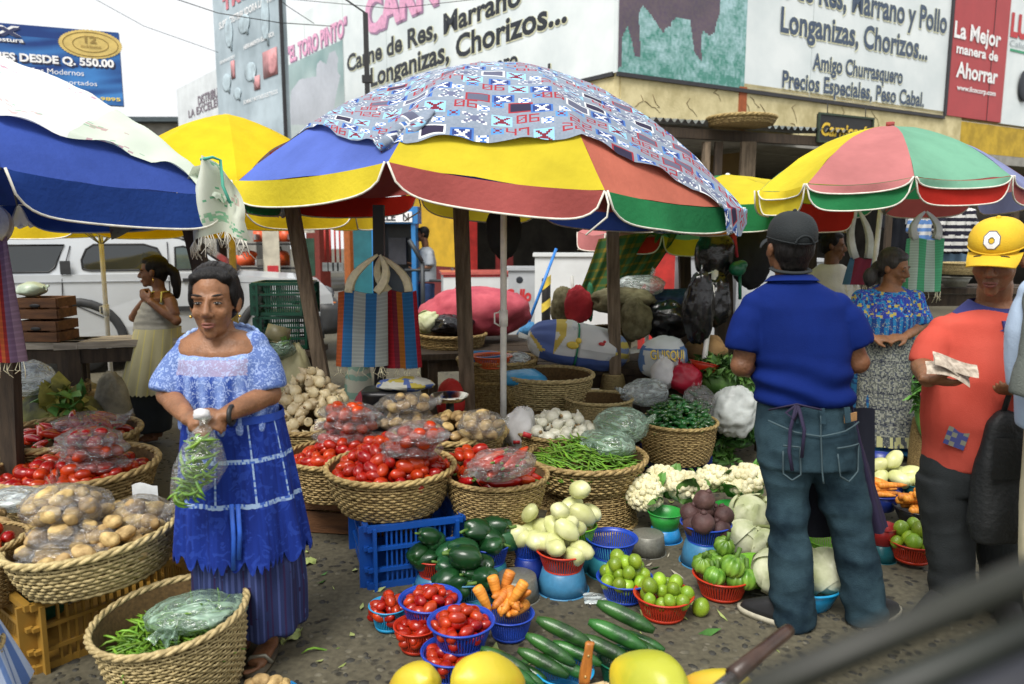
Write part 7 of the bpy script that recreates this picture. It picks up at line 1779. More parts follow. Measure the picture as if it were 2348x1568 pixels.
# poblanos
def pob(c, r, n, nm, seed, h=.12, s=1.): heap('poblano_pepper', c + Vector((0, 0, .0)), r * .86, h, .083 * s, 'glossy dark green pepper in the ' + nm, 'dark green peppers in the ' + nm, seed, s, layers=2, maxn=n, flat=1.2)
c, r = B('red colander of dark green peppers at the left of the pepper bowls', 998, 1272, 104, .14, 'red', base='steelblue', blabel='upturned blue bowl under the red pepper colander'); pob(c, r, 9, 'red colander', 211, .14, 1.05)
c, r = B('dark blue bowl of dark green peppers in front', 1070, 1318, 120, .13, 'steelblue', base='teal', blabel='upturned teal bowl under the front pepper bowl', slots=True); pob(c, r, 9, 'front dark blue bowl', 212, .15, 1.05)
c, r = B('blue colander of dark green peppers at the back right', 1120, 1245, 100, .2, 'blue', base='teal', blabel='upturned teal bowl under the rear pepper colander'); pob(c, r, 8, 'rear blue colander', 213, .13, 1.0)
# chayotes
def chay(c, r, n, nm, seed, h=.15, s=1.): heap('chayote', c + Vector((0, 0, .02)), r * .85, h, .088 * s, 'pale yellow chayote in the ' + nm, 'chayotes in the ' + nm, seed, s, layers=2, maxn=n, flat=1.15, up=lambda p, g_: (R(90) + g_.uniform(-.8, .8), g_.uniform(-.5, .5), g_.random() * 6))
c, r = B('blue colander of chayotes, left and behind the red one', 1212, 1232, 84, .2, 'blue', base='dkblue', blabel='upturned navy bowl under the left chayote colander'); chay(c, r * 1.1, 8, 'blue colander', 221, .13)
c, r = B('red colander heaped with chayotes on a blue-grey bowl', 1290, 1258, 121, .19, 'red', base='steelblue', blabel='upturned blue-grey bowl under the red chayote colander'); chay(c, r, 10, 'red colander', 222, .17)
c, r = B('lime green bowl of chayotes behind the red colander', 1325, 1203, 86, .21, 'lime', base='teal', blabel='upturned teal bowl under the lime green chayote bowl'); chay(c, r, 8, 'lime green bowl', 223, .17)
c, r = B('empty blue colander on a teal bowl between chayotes and limes', 1402, 1232, 117, .17, 'blue', base='teal', blabel='upturned teal bowl under the empty blue colander')
c, r = ctr(1485, 1222, .1, 82); bowl('upturned grey metal bowl right of the empty blue colander', c, r, .1, 'pewter', False, flip=True, fl=.88)
# limes
def limes(c, r, n, nm, seed, h=.09): heap('lime', c + Vector((0, 0, .0)), r * .78, h, .06, 'green lime in the ' + nm, 'limes in the ' + nm, seed, .93, layers=2, maxn=n, lie=False)
c, r = B('blue colander of limes left of the orange-red one', 1432, 1322, 127, .1, 'blue'); limes(c, r, 11, 'blue colander', 231, .11)
c, r = B('orange-red colander of limes in front', 1521, 1360, 134, .1, 'red'); limes(c, r, 11, 'orange-red colander', 232, .06)
q = G(1606, 1392, .037); put_one('lime', q, (.3, .2, 1), 1.08, 'single lime lying on the paving beside the orange-red colander', 'lone lime on the paving')
# round squash
c, r = B('orange-red colander of ribbed round green squash', 1655, 1316, 130, .1, 'red')
sq = MB(); SQM = m_squash(random.Random(1)).mesh('fruit', sq_m); SQS = MB().tube([(0, 0, .04), (.004, 0, .062), (.016, .0, .082)], [.013, .009, .011], 7).mesh('stem', stem_m)
rg = random.Random(12)
def squash(p, e, s, label, group):
 o = thing('round_squash', label, 'squash', p, rot=e, group=group); link('fruit', SQM, o, scl=s); link('stem', SQS, o, scl=s)
for p in mound(c + Vector((0, 0, .01)), r * .82, .13, .084, rg, 1.2, 2, maxn=9): squash(p, (rg.uniform(-.6, .9), rg.uniform(-.6, .6), rg.random() * 6), rg.uniform(.85, 1.02), 'ribbed round green squash in the orange-red colander', 'round squash in the orange-red colander')
# beets
c, r = B('blue colander of dark beets on an upturned bowl', 1618, 1198, 114, .2, 'blue', base='steelblue', blabel='upturned blue bowl under the beets')
heap('beet', c + Vector((0, 0, .01)), r * .85, .13, .083, 'dark purple-brown beet in the blue colander', 'beets in the blue colander', 241, 1.0, layers=2, maxn=11, flat=1.3, lie=False)
# cauliflower
def curd_mesh(seed):
 rg = random.Random(seed); mb = MB()
 mb.ell((0, 0, 0), (.085, .085, .062), nu=18, nv=12, fn=lambda p: 1 + .05 * nz(p, 2, seed))
 for k in range(150):
  z = rg.uniform(-.35, 1); a = rg.random() * 6.283; q = math.sqrt(max(0, 1 - z * z)); p = Vector((.086 * q * math.cos(a), .086 * q * math.sin(a), .064 * z)); rr = rg.uniform(.011, .018)
  mb.ell(p, rr, nu=7, nv=5, fn=lambda t: 1 + .15 * nz(t, 2.5, k))
 return mb.mesh('curd', caul_m)
CURD = [curd_mesh(3), curd_mesh(8)]
def leaf_mesh(L_, W_, curl, seed, m, nm='leaf', n=8):
 def f(u, v):
  x = (u - .5) * 2; wd = W_ * math.sin(math.pi * min(1, v * .92 + .06)) ** .7; return Vector((x * wd + .004 * math.sin(v * 30), .25 * W_ * abs(x) ** 1.5 + curl * v * v, L_ * v)) + Vector((0, .012 * math.sin(v * 9 + x * 4 + seed), 0))
 return MB().grid(f, 6, n).mesh(nm, m)
CL = [leaf_mesh(.13, .05, .06, 1, leafm), leaf_mesh(.11, .045, -.02, 4, leafm)]
def cauliflower(p, s, label, e=(0, 0, 0), nl=5, seed=0):
 rg = random.Random(seed); o = thing('cauliflower', label, 'cauliflower', p, rot=e); link('curd', CURD[seed % 2], o, scl=s)
 for k in range(nl):
  a = k * 6.283 / nl + rg.uniform(-.3, .3); link('leaf', CL[k % 2], o, loc=Vector((.055 * math.cos(a), .055 * math.sin(a), -.06)) * s, rot=(rg.uniform(-.25, .1), 0, a - R(90)), scl=s * rg.uniform(.8, 1.05))
c, r = B('green bowl carrying the left cauliflowers', 1525, 1172, 80, .15, 'green', slots=False, base='sky', blabel='upturned sky blue bowl under the left cauliflowers')
c2, r2 = B('dark green bowl under the right cauliflowers', 1680, 1160, 84, .12, 'green', slots=False)
for k, (px_, py_, Y, s, lab, e) in enumerate(((1480, 1122, 3.96, 1.0, 'cauliflower at the left end with a green leaf folded over it', (.5, -.4, 0)), (1519, 1092, 4.05, .92, 'cauliflower at the back left with leaves in front', (.2, 0, 1)), (1570, 1112, 3.98, 1.15, 'largest pale cauliflower in the middle of the front row', (.35, .1, 2)),
                                           (1637, 1092, 4.2, 1.0, 'cauliflower just left of the rightmost one', (.3, 0, 3)), (1706, 1096, 4.15, 1.15, 'rightmost cauliflower beside the man in the blue shirt', (.3, .1, 4)))):
 cauliflower(A(px_, py_ + 8, Y), s * 1.13, lab, e, 5, k)
# cabbages
def cab_mesh(seed):
 rg = random.Random(seed); mb = MB(); mb.ell((0, 0, 0), .092, nu=24, nv=16, fn=lambda p: 1 + .04 * nz(p, 1.5, seed))
 for k in range(7):
  a = k * 2.4; e = Euler((rg.uniform(-.6, 1.2), rg.uniform(-.5, .5), a)).to_matrix()
  def f(u, v):
   th = (u - .5) * 1.7; ph = (v - .35) * 1.7; rr = .095 + .003 * k + .006 * math.sin(u * 16 + k) * v + (.016 * max(0, v - .8) * 5 if k % 2 else 0) - .004 * abs(math.sin(th * 3))
   return e @ Vector((rr * math.sin(th) * math.cos(ph), -rr * math.cos(th) * math.cos(ph), rr * math.sin(ph)))
  mb.grid(f, 12, 10)
 return mb.mesh('cabbage', cab_m)
CAB = [cab_mesh(2), cab_mesh(6)]
def cabbage(p, s, label, e=(0, 0, 0), k=0, dark=False): return tag(link('cabbage', CAB[k], loc=p, rot=e, scl=s), label, 'cabbage')
c, r = B('lime green bowl under the cabbages beside the squash', 1738, 1290, 108, .1, 'lime', slots=False)
cabbage(A(1718, 1175, 3.95), 1.05, 'pale cabbage high in the pile left of the blue-shirted man', (.2, .3, 1), 0); cabbage(A(1700, 1238, 3.75), 1.0, 'round cabbage low in the pile beside the squash', (1, .3, 2), 1)
cabbage(A(1752, 1250, 3.72), .95, 'cabbage partly hidden by the left leg of the blue-shirted man', (.5, .9, 0), 0); cabbage(A(1760, 1180, 4.1), 1.0, 'cabbage behind the left thigh of the blue-shirted man', (2, .4, 0), 1)
c, r = B('cyan basin with cabbages seen between the legs of the man', 1842, 1330, 172, .1, 'cyan', slots=False, h=.1)
cabbage(c + Vector((.085, -.02, .055)), 1.1, 'pale green cabbage between the legs of the blue-shirted man', (.3, 1, 2), 0); cabbage(c + Vector((-.14, -.02, .05)), .95, 'cabbage left of the man in jeans in the cyan basin', (1.3, .5, 1), 1)
cabbage(c + Vector((-.03, .1, .05)), .95, 'cabbage at the back of the cyan basin', (.3, .5, 4), 1)
c, r = B('lime green colander behind the legs of the man in jeans', 1895, 1238, 84, .15, 'lime')
# cucumbers
def cukes(c, r, spec, nm):
 for dx, dy, dz, e, s in spec: put_one('cucumber', c + Vector((dx * .85, dy * .85, dz)), (Vector((.72, -.5, -.34)) + Vector(e) * .16).to_track_quat('Z', 'Y').to_euler(), s * .88, 'dark green cucumber in the ' + nm, 'cucumbers in the ' + nm)
c, r = B('cyan colander of cucumbers with a knife beside it', 1294, 1535, 132, .1, 'cyan')
cukes(c + Vector((0, 0, .02)), r, [(.0, .06, .09, (R(70), R(62), R(10)), 1.05), (-.06, .0, .055, (R(62), R(50), R(-15)), .95), (-.09, -.03, .02, (R(75), R(60), 0), .95), (.05, .02, .03, (R(80), R(60), R(20)), .9), (.0, -.02, .0, (R(85), R(75), R(10)), .9)], 'cyan colander')
c, r = B('green bowl of cucumbers behind the knife', 1425, 1508, 112, .1, 'dkgreen')
cukes(c + Vector((0, 0, .02)), r, [(.02, .06, .11, (R(62), R(52), R(12)), 1.1), (-.02, .0, .065, (R(66), R(58), R(12)), 1.1), (-.07, -.04, .03, (R(68), R(60), R(10)), 1.05), (.06, .0, .03, (R(70), R(60), R(20)), .9), (.09, .05, .02, (R(80), R(60), R(30)), .85)], 'green bowl')
c, r = B('blue colander of cucumbers left of the cyan one', 1170, 1560, 118, .09, 'sky')
cukes(c, r, [(-.02, .04, .05, (R(70), R(65), R(10)), .95), (-.0, -.02, .04, (R(70), R(70), R(-5)), .95), (.05, .0, .02, (R(70), R(40), R(20)), .8), (.07, .05, .01, (R(70), R(20), R(40)), .7)], 'left blue colander')
# right side
c, r = B('red colander of limes at the right by the orange-shirted man', 2092, 1240, 102, .12, 'red'); limes(c, r, 10, 'right red colander', 251, .1)
c, r = B('crimson bowl on an upturned teal bowl under the apron hem', 2022, 1205, 70, .17, 'crimson', slots=False, base='dkteal', blabel='upturned teal bowl left of the right-hand limes')
c, r = B('dark bowl of long carrots at the right', 2110, 1162, 118, .12, 'black', slots=False)
rg = random.Random(9)
for k in range(12):
 put_one('carrot', c + Vector((rg.uniform(-.05, .08), rg.uniform(-.09, .06), .01 + .028 * (k % 4))), (R(90), R(rg.uniform(-6, 6)), R(90 + rg.uniform(-12, 12))), 1.05, 'long orange carrot lying in the dark bowl at the right', 'carrots in the dark bowl at the right')
c, r = B('navy bowl of carrots behind the apron of the blue-shirted man', 2015, 1128, 96, .15, 'dkblue', slots=False)
for k in range(9): put_one('carrot', c + Vector((rg.uniform(-.05, .07), rg.uniform(-.07, .05), .01 + .025 * (k % 3))), (R(90), R(rg.uniform(-20, 20)), R(70 + rg.uniform(-30, 30))), .95, 'orange carrot in the navy bowl behind the apron', 'carrots in the navy bowl')
c, r = B('dark blue bowl of chayotes at the right behind the carrots', 2032, 1098, 90, .12, 'dkblue', slots=False, h=.1); chay(c, r, 9, 'right dark blue bowl', 261, .13)
c, r = B('teal bowl of chayotes half hidden by the orange-shirted man', 2108, 1108, 76, .12, 'dkteal', slots=False); chay(c, r, 6, 'right teal bowl', 262, .08)
c, r = B('empty navy bowl in the shade behind the right-hand chayotes', 2018, 1045, 76, .12, 'dkblue', slots=False)
for k in range(6): put_one('carrot', G(2236 + 4 * k, 1140 - 10 * (k % 3), .12), (R(90), 0, R(80)), .9, 'carrot glimpsed between the orange-shirted man and his bag', 'carrots glimpsed at far right')
bowl('bowl with carrots behind the black bag at far right', G(2245, 1152, .1), .13, .1, 'dkblue', False)
# ------------------------------------------------------------------ papayas and small things in the near foreground
def papaya(p, e, s, label, m):
 me = MB().ell((0, 0, 0), (.082, .082, .165), nu=24, nv=16, fn=lambda q: (1 + .035 * math.cos(5 * math.atan2(q.y, q.x)) * (1 - abs(q.z))) * (1 - .34 * max(0, q.z) ** 1.3) * (1 + .18 * max(0, q.z - .9) * 8) * (1 + .04 * nz(q, 1.3, p.x * 9)) * (1 - .25 * max(0, abs(q.z) - .85) * 2)).mesh('papaya', m)
 return tag(link('papaya', me, loc=p, rot=e, scl=s), label, 'papaya')
papaya(A(955, 1572, 2.12), (R(50), R(10), R(30)), .85, 'yellow papaya leftmost in the near foreground', papaya_m)
papaya(A(1108, 1562, 2.02), (R(60), R(-20), R(-35)), .98, 'large yellow-orange papaya second from the left in the foreground', papaya_m)
papaya(A(1498, 1566, 1.98), (R(70), R(20), R(25)), 1.05, 'greenish yellow papaya right of the knife', papaya_g)
papaya(A(1660, 1590, 2.02), (R(70), R(40), R(50)), .85, 'yellow papaya at the right of the foreground row', papaya_m)
bx = A(1300, 1700, 2.1); MB_ = MB().box((0, 0, -.025), (2.3, .36, .05)).build('display_board', woodp); MB_.location = (bx.x, 1.93, .245); tag(MB_, 'plank in the near foreground that carries the papayas', 'board')
MB().box((-1.0, 0, -.148), (.08, .3, .19)).build('trestle', woodd, MB_, False); MB().box((1.0, 0, -.148), (.08, .3, .19)).build('trestle', woodd, MB_, False)
for k, (px_, py_) in enumerate(((575, 1572), (600, 1560), (625, 1565), (648, 1575), (612, 1580))): put_one('potato', A(px_, py_, 2.45), (R(80), .2, k), .8, 'small yellow potato at the bottom edge of the view', 'small potatoes at the bottom edge')
hp = A(610, 1600, 2.45); bowl('bowl of small potatoes at the bottom edge', Vector((hp.x, hp.y, hp.z)), .11, .1, 'sky')
# knife standing in a wad of split cane
kb = A(1338, 1568, 2.2)
o = thing('kitchen_knife', 'knife with orange wooden handle stuck upright before the cucumbers', 'knife', kb, rot=(0, R(7), 0))
def kh(z): return .016 + .003 * math.sin(z * 40)
MB().rings([((0, 0, z), kh(z), .011) for z in np.linspace(.0, .135, 9)] + [((.003, 0, .14), .012, .009)], 14, power=.6).build('handle', mat('knife_handle', (.45, .16, .03), .4, .25, 10, .1, 50, stretch=(6, 6, 1)), o)
MB().box((0, 0, -.06), (.03, .002, .13)).build('blade', mat('steel', (.5, .5, .5), .25, metal=.9), o, False)
for z in (.03, .1): MB().ell((0, -.011, z), (.0045, .003, .0045), nu=8, nv=6).build('rivet', mat('brass', (.6, .45, .2), .3, metal=.8), o)
o = thing('cane_bundle', 'wad of split cane strips holding the knife at the bottom edge', 'bundle', kb + Vector((0, 0, -.03)))
rg = random.Random(2)
for k in range(12): MB().box((0, 0, 0), (.17, .014, .006), M=Matrix.Translation((-.01 + rg.uniform(-.01, .01), rg.uniform(-.03, .03), -.02 + .006 * (k % 5))) @ Euler((rg.uniform(-.3, .3), R(-14) + rg.uniform(-.08, .08), rg.uniform(-.3, .2))).to_matrix().to_4x4()).build('strip', mat('cane', (.55, .42, .22), .7, .25, 20), o, False)
a = A(1808, 1444, 1.75); b = A(1680, 1548, 1.55)
o = thing('machete', 'dark brown wooden handle of a long knife pointing in from the bottom right', 'handle', b)
MB().tube([Vector((0, 0, 0)), (a - b) * .5, (a - b) * .9, a - b], [.019, .017, .017, .0155], 14).build('grip', mat('handle_brown', (.045, .022, .014), .35, .3, 10, .1, 40), o); MB().tube([(b - a) * .5, (b - a) * .02], .012, 8).build('tang', MATS['steel'], o)
# ------------------------------------------------------------------ greens
def leaf_heap(name, label, spots, n, L_, m, seed, cat='greens', curl=.05, spread=1.2, kind='stuff'):
 rg = random.Random(seed); mb = MB()
 for c, rx, ry, hz in spots:
  mb.ell(c + Vector((0, 0, -.01)), (rx * .8, ry * .8, hz * .8), nu=14, nv=8, fn=lambda p: 1 + .2 * nz(p, 2, seed))
  for k in range(n):
   a = rg.random() * 6.283; q = rg.random() ** .5; zz = math.sqrt(max(0, 1 - q * q)); p = c + Vector((rx * q * math.cos(a), ry * q * math.sin(a), hz * zz * rg.uniform(.8, 1.05)))
   E = Euler((rg.uniform(-1.4, .6) * spread, rg.uniform(-.7, .7), rg.random() * 6.283)).to_matrix(); l = L_ * rg.uniform(.6, 1.25); w_ = l * rg.uniform(.25, .4)
   V = [E @ Vector(v) + p for v in ((0, 0, 0), (-w_ * .7, .02 * l, l * .35), (-w_ * .8, .1 * l, l * .65), (0, curl + .2 * l, l), (w_ * .8, .1 * l, l * .65), (w_ * .7, .02 * l, l * .35), (0, -.08 * l, l * .5))]
   mb.add(V, [(0, 6, 1), (1, 6, 2), (2, 6, 3), (3, 6, 4), (4, 6, 5), (5, 6, 0)], rg.choice((0, 0, 1)))
 o = mb.build(name, [m, leafd if m is leafm else leafm]); o['kind'] = 'stuff'; return tag(o, label, cat)
leaf_heap('leafy_greens', 'heap of leafy green herbs left of the blue-shirted man', [(A(1640, 870, 5.6), .2, .2, .14), (A(1700, 880, 5.7), .22, .2, .12), (A(1595, 878, 5.7), .1, .12, .07)], 260, .07, leafm, 3)
leaf_heap('leafy_greens', 'dark parsley bunches beside the white sack', [(A(1712, 965, 5.3), .1, .12, .2), (A(1660, 990, 5.2), .07, .07, .06), (A(1690, 1010, 5.2), .13, .1, .05)], 240, .05, leafd, 5)
leaf_heap('leafy_greens', 'loose green stalks on the paving below the chili basket', [(G(1640, 1055, .02), .14, .1, .04), (G(1600, 1070, .02), .06, .06, .06)], 90, .07, leafm, 7)
leaf_heap('leafy_greens', 'radish leaves between the patterned skirt and the orange shirt', [(A(2135, 945, 4.9), .11, .12, .22), (A(2130, 870, 5.2), .1, .1, .12)], 240, .07, leafm, 8)
for k, (px_, py_) in enumerate(((2120, 905), (2134, 893), (2152, 900), (2140, 915), (2158, 885), (2126, 922), (2160, 915), (2148, 935), (2163, 930), (2138, 935))): put_one('radish', A(px_, py_, 4.72), (.5, k, 0), 1.25, 'pink radish showing left of the orange shirt', 'radishes left of the orange shirt')
rg = random.Random(21)
for k, (px_, py_, s, lab) in enumerate(((725, 1284, .12, 'pale green leaf lying on the paving beside the blue crate'), (690, 1441, .11, 'crumpled pale leaf lying by the foot of the front woman'), (1470, 1398, .07, 'small green sprig on the paving before the lime colanders'))):
 p = G(px_, py_, .012); me = leaf_mesh(s, s * .35, .03, k, mat('fallen_leaf', (.35, .45, .12), .6, .25, 12, col2=(.5, .56, .22)), 'fallen_leaf'); tag(link('fallen_leaf', me, loc=p, rot=(R(-80), R(20 * k), R(100 + 50 * k))), lab, 'leaf')
p = G(735, 1490, .006); tag(link('fallen_bean', SH['green_bean'][1], loc=p, rot=(R(90), 0, R(110)), scl=1.1), 'single green bean lying on the bare paving', 'bean')
p = G(1390, 1375, .003); tag(MB().grid(lambda u, v: p + Vector(((u - .5) * .2, (v - .5) * .1, .006 + .006 * math.sin(u * 9) * math.sin(v * 7))), 12, 8).build('plastic_scrap', film_w), 'flattened scrap of clear plastic on the paving before the limes', 'litter')
lt = MB(); rg = random.Random(31)
for k in range(170):
 y = rg.uniform(2.6, 6.2); x = rg.uniform(-.32, .4) * y; p = Vector((x, y, .006)); l = rg.uniform(.012, .05); a = rg.random() * 6.28; u_ = Vector((math.cos(a), math.sin(a), rg.uniform(-.05, .2))) * l; v_ = Vector((-math.sin(a), math.cos(a), rg.uniform(0, .3))) * l * rg.uniform(.15, .5)
 lt.add([p - u_, p + v_, p + u_ + Vector((0, 0, .008)), p - v_], [(0, 1, 2, 3)], rg.choice((0, 0, 1, 2)))
lt.build('litter', [MATS['fallen_leaf'], leafd, mat('paper_scrap', (.4, .37, .28), .8)], kind='stuff')
# ================================================================== the rest of the stall
def blob(name, label, cat, c, r, m, seed, amp=.18, voxel=None, rz=0., tie=None, fold=1.0, group=None, cf=None, rot=None):
 """a soft sack: lumpy ellipsoid with folds"""
 mb = MB()
 def f(p): return 1 + amp * nz(p, 1.5, seed) + amp * .5 * fold * (1 - 2 * abs(nz(Vector((p.x, p.y, p.z * .6)), 4.5, seed + 2))) - .15 * max(0, -p.z - .6)
 mb.ell((0, 0, 0), r, nu=44, nv=30, fn=f); me = mb.mesh(name, m)
 o = link(name, me, loc=c, rot=rot or (0, 0, rz)); tag(o, label, cat, group)
 if cf: facecolor(me, cf)
 return o
blackbag = mat('black_polythene', (.008, .008, .01), .25, .3, 8, .9, 14, spec=.6); pinknet = mat('pink_net_sack', (.42, .05, .085), .8, .18, 5, .5, 120, col2=(.52, .09, .12))
sackw = mat('white_woven_sack', (.62, .63, .6), .7, .12, 5, .3, 160); sackd = mat('grimy_sack', (.2, .18, .12), .9, .35, 5, .5, 40, col2=(.32, .29, .2)); brownbag = mat('brown_cloth_bag', (.22, .13, .05), .8, .25, 6, .5, 40)
# green crates on a low stand
cq = A(592, 800, 5.3)
st = thing('crate_stand', 'dark low wooden stand under the green crates', 'stand', (cq.x, 5.25, 0)); MB().box((.2, .16, cq.z - .025), (.44, .36, .04)).build('plank', woodd, st, False)
for x in (.04, .36):
 for y in (.03, .29): MB().box((x, y, (cq.z - .045) / 2), (.05, .05, cq.z - .045)).build('leg', woodd, st, False)
plastic('bottle', (.008, .06, .035)); h_ = .235
for k in range(2): crate(('lower' if k == 0 else 'upper') + ' of two stacked dark green crates behind the front woman', (cq.x + .01 - .015 * k, 5.27, cq.z + h_ * k + .002), .36, .3, h_ - .004, MATS['plastic_bottle'], R(8 - 6 * k), 3, 14)
q = A(672, 830, 5.02); blob('plastic_sack', 'pale yellowish sack slumped behind the onion pile', 'sack', Vector((q.x, 5.02, .42)), (.14, .13, .44), mat('yellowish_sack', (.5, .47, .26), .5, .2, 4, .4, 30), 3, .12)
q = A(640, 800, 4.95); clear_bag('clear bag of greens under the olive pot', q, .1, .09, .07, None, 0, 8, m=film_g, tail=(-1, 0, 0)); leaf_heap('leafy_greens', 'greens stuffed in the clear bag under the olive pot', [(q, .07, .06, .05)], 40, .06, leafm, 11)
q = A(636, 768, 4.98); o = thing('olive_pot', 'upturned olive cooking pot lying on a bag behind the woman', 'pot', q, rot=(R(168), R(14), 0)); MB().lathe([(0, -.06), (.075, -.06), (.082, .05), (.076, .05), (.07, -.05), (0, -.05)], 28).build('pot_wall', mat('olive_enamel', (.2, .18, .09), .45, .15), o); MB().tube([(.083 * math.cos(a), .083 * math.sin(a), .05) for a in np.linspace(0, 6.283, 33)], .005, 6, False).build('rim', mat('olive_enamel', (1, 1, 1)), o)
# woven bags hanging from the dark post
def woven_bag(label, x0, x1, y0, y1, Y, stripes, hpix, dep=.05, slant=0., handle=None, rowf=200):
 a = A(x0, y0, Y); b = A(x1, y1, Y); w_ = b.x - a.x; h = a.z - b.z; org = Vector(((a.x + b.x) / 2, Y, a.z)); o = thing('woven_bag', label, 'bag', org)
 def col(u, v):
  for e, c in stripes:
   if u <= e: break
  k = .9 + .2 * ((v * rowf) % 1 > .5); return tuple(x * k for x in c)
 for sgn, nm_ in ((-1, 'front_panel'), (1, 'back_panel')):
  def f(u, v): return Vector(((u - .5) * w_ * (1 + .06 * v) + slant * v, sgn * dep * math.sin(math.pi * u) ** .5 * (.35 + .65 * v) + .008 * math.sin(u * 11 + v * 3), -h * v + .01 * math.sin(u * 7) * (1 - v)))
  MB().grid(f, 60, 60, cf=col).build(nm_, printmat('print_woven', .8, .6, 400, .1), o)
 hp = A(hpix[0], hpix[1], Y) - org
 for sgn in (-1, 1):
  for s2 in (-1, 1):
   P0_ = Vector((s2 * w_ * .28, sgn * dep * .4, 0)); pts = [P0_ * (1 - .93 * t ** 1.6) + hp * t + Vector((0, 0, -.0)) + Vector((s2 * .035 * math.sin(t * 3.14), 0, 0)) for t in np.linspace(0, 1, 7)]
   MB().tube(pts, [.026, .026, .026, .024, .021, .016, .008], 8, flat=.2).build('handle', handle or mat('cream_strap', (.86, .8, .56), .8, .1, 30), o)
 fr = MB(); rg = random.Random(int(x0))
 for k in range(14):
  x = (rg.random() - .5) * w_ * 1.04 + slant; fr.tube([Vector((x, -dep * .3, -h)), Vector((x + rg.uniform(-.02, .02), -dep * .3 - .01, -h - .04)), Vector((x + rg.uniform(-.04, .04), -dep * .3, -h - rg.uniform(.04, .09)))], .0022, 4)
 fr.build('loose_threads', mat('cream_strap', (1, 1, 1)), o, kind='stuff'); return o
OR, BL, CR, PU, RD_, MA = (.5, .11, .03), (.03, .16, .38), (.38, .42, .4), (.12, .04, .07), (.42, .015, .03), (.2, .02, .04)
woven_bag('striped woven bag in blue and cream hanging from the dark post', 775, 893, 670, 838, 4.82, [(.14, OR), (.34, BL), (.56, CR), (.78, BL), (1.1, CR)], (868, 584), .06, -.02)
woven_bag('red, orange and blue striped woven bag hanging just behind the blue and cream one', 872, 958, 668, 842, 4.92, [(.12, PU), (.32, RD_), (.45, MA), (.6, (.4, .14, .02)), (.9, BL), (1.1, RD_)], (874, 588), .05, .02)
woven_bag('purple and red pleated woven cloth hanging at the left edge', -60, 44, 545, 828, 3.7, [(.2, RD_), (.35, OR), (.48, RD_), (.62, OR), (.74, (.3, .02, .02)), (.88, (.2, .12, .2)), (1.1, (.34, .22, .3))], (-10, 470), .05, .03)
woven_bag('mint green and white striped market bag hanging beside the embroidered woman', 2078, 2154, 548, 668, 5.75, [(.1, (.12, .5, .25)), (.3, (.55, .68, .58)), (.5, (.1, .48, .24)), (.75, (.5, .66, .56)), (1.1, (.1, .48, .24))], (2122, 485), .045, 0, mat('white_strap', (.66, .7, .68), .7))
woven_bag('red and blue mesh bag on long straps beside the seated man', 1948, 1998, 592, 652, 5.9, [(.2, (.08, .2, .36)), (.9, (.24, .03, .06)), (1.1, (.08, .2, .36))], (1966, 480), .05, -.04, mat('white_strap', (1, 1, 1)))
# left side: wooden boxes, sacks
q = A(40, 776, 5.45); q.z = .822
for k in range(2):
 o = wood_crate(('lower' if k == 0 else 'upper') + ' of two small brown wooden boxes on the plank table', (q.x, q.y, q.z + .165 * k), .3, .24, .16, woodb, R(-3 + 4 * k), 2)
 MB().ell((.15, -.012, .1), (.04, .006, .014), nu=12, nv=6).build('hand_hole', blackp, o)
table('plank table end carrying the wooden boxes at the left', (q.x - .5, q.y - .03), (q.x + .42, q.y + .0), .82, .34, woodp)
clear_bag('milky green bag lying on the wooden boxes', A(72, 664, 5.55), .1, .1, .055, None, 0, 12, m=mat('pale_green_bag', (.42, .5, .38), .35, .2, 6, .5, 20), tail=(1, 0, .2))
o = blob('net_sack', 'dark net sack stuffed with yellow-green corn husks under the plank table', 'sack', Vector((A(130, 920, 4.95).x, 4.95, .29)), (.27, .2, .3), mat('dark_green_net', (.045, .055, .012), .6, .6, 5, .5, 30, col2=(.17, .17, .02)), 14)
leaf_heap('corn_husks', 'yellow corn husks poking out of the dark net sack', [(Vector((A(140, 890, 4.85).x, 4.82, .4)), .17, .08, .14)], 60, .16, mat('husk', (.2, .2, .03), .6, .4, 8, col2=(.34, .32, .06)), 15, cat='husks')
blob('grain_sack', 'grimy white sack standing behind the girl in the cream skirt', 'sack', Vector((A(255, 900, 5.2).x, 5.2, .3)), (.13, .13, .33), sackd, 16, .12)
blob('grain_sack', 'brown sack lying in the shade under the left tables', 'sack', Vector((A(150, 830, 5.9).x, 5.9, .22)), (.35, .2, .24), sackd, 18, .12)
basket('old dark basket in the shade below the plank table', Vector((A(110, 835, 5.5).x, 5.5, .5)), .25, .3, .8, seed=2); basket('upturned basket in the shade left of the grimy sack', Vector((A(215, 850, 5.7).x, 5.7, .4)), .2, .4, .85, flip=True, seed=1, nm='upturned_basket')
clear_bag('crumpled pale plastic sheet behind the left post', A(75, 870, 4.9), .15, .1, .12, None, 0, 19, m=film_w, tail=None)
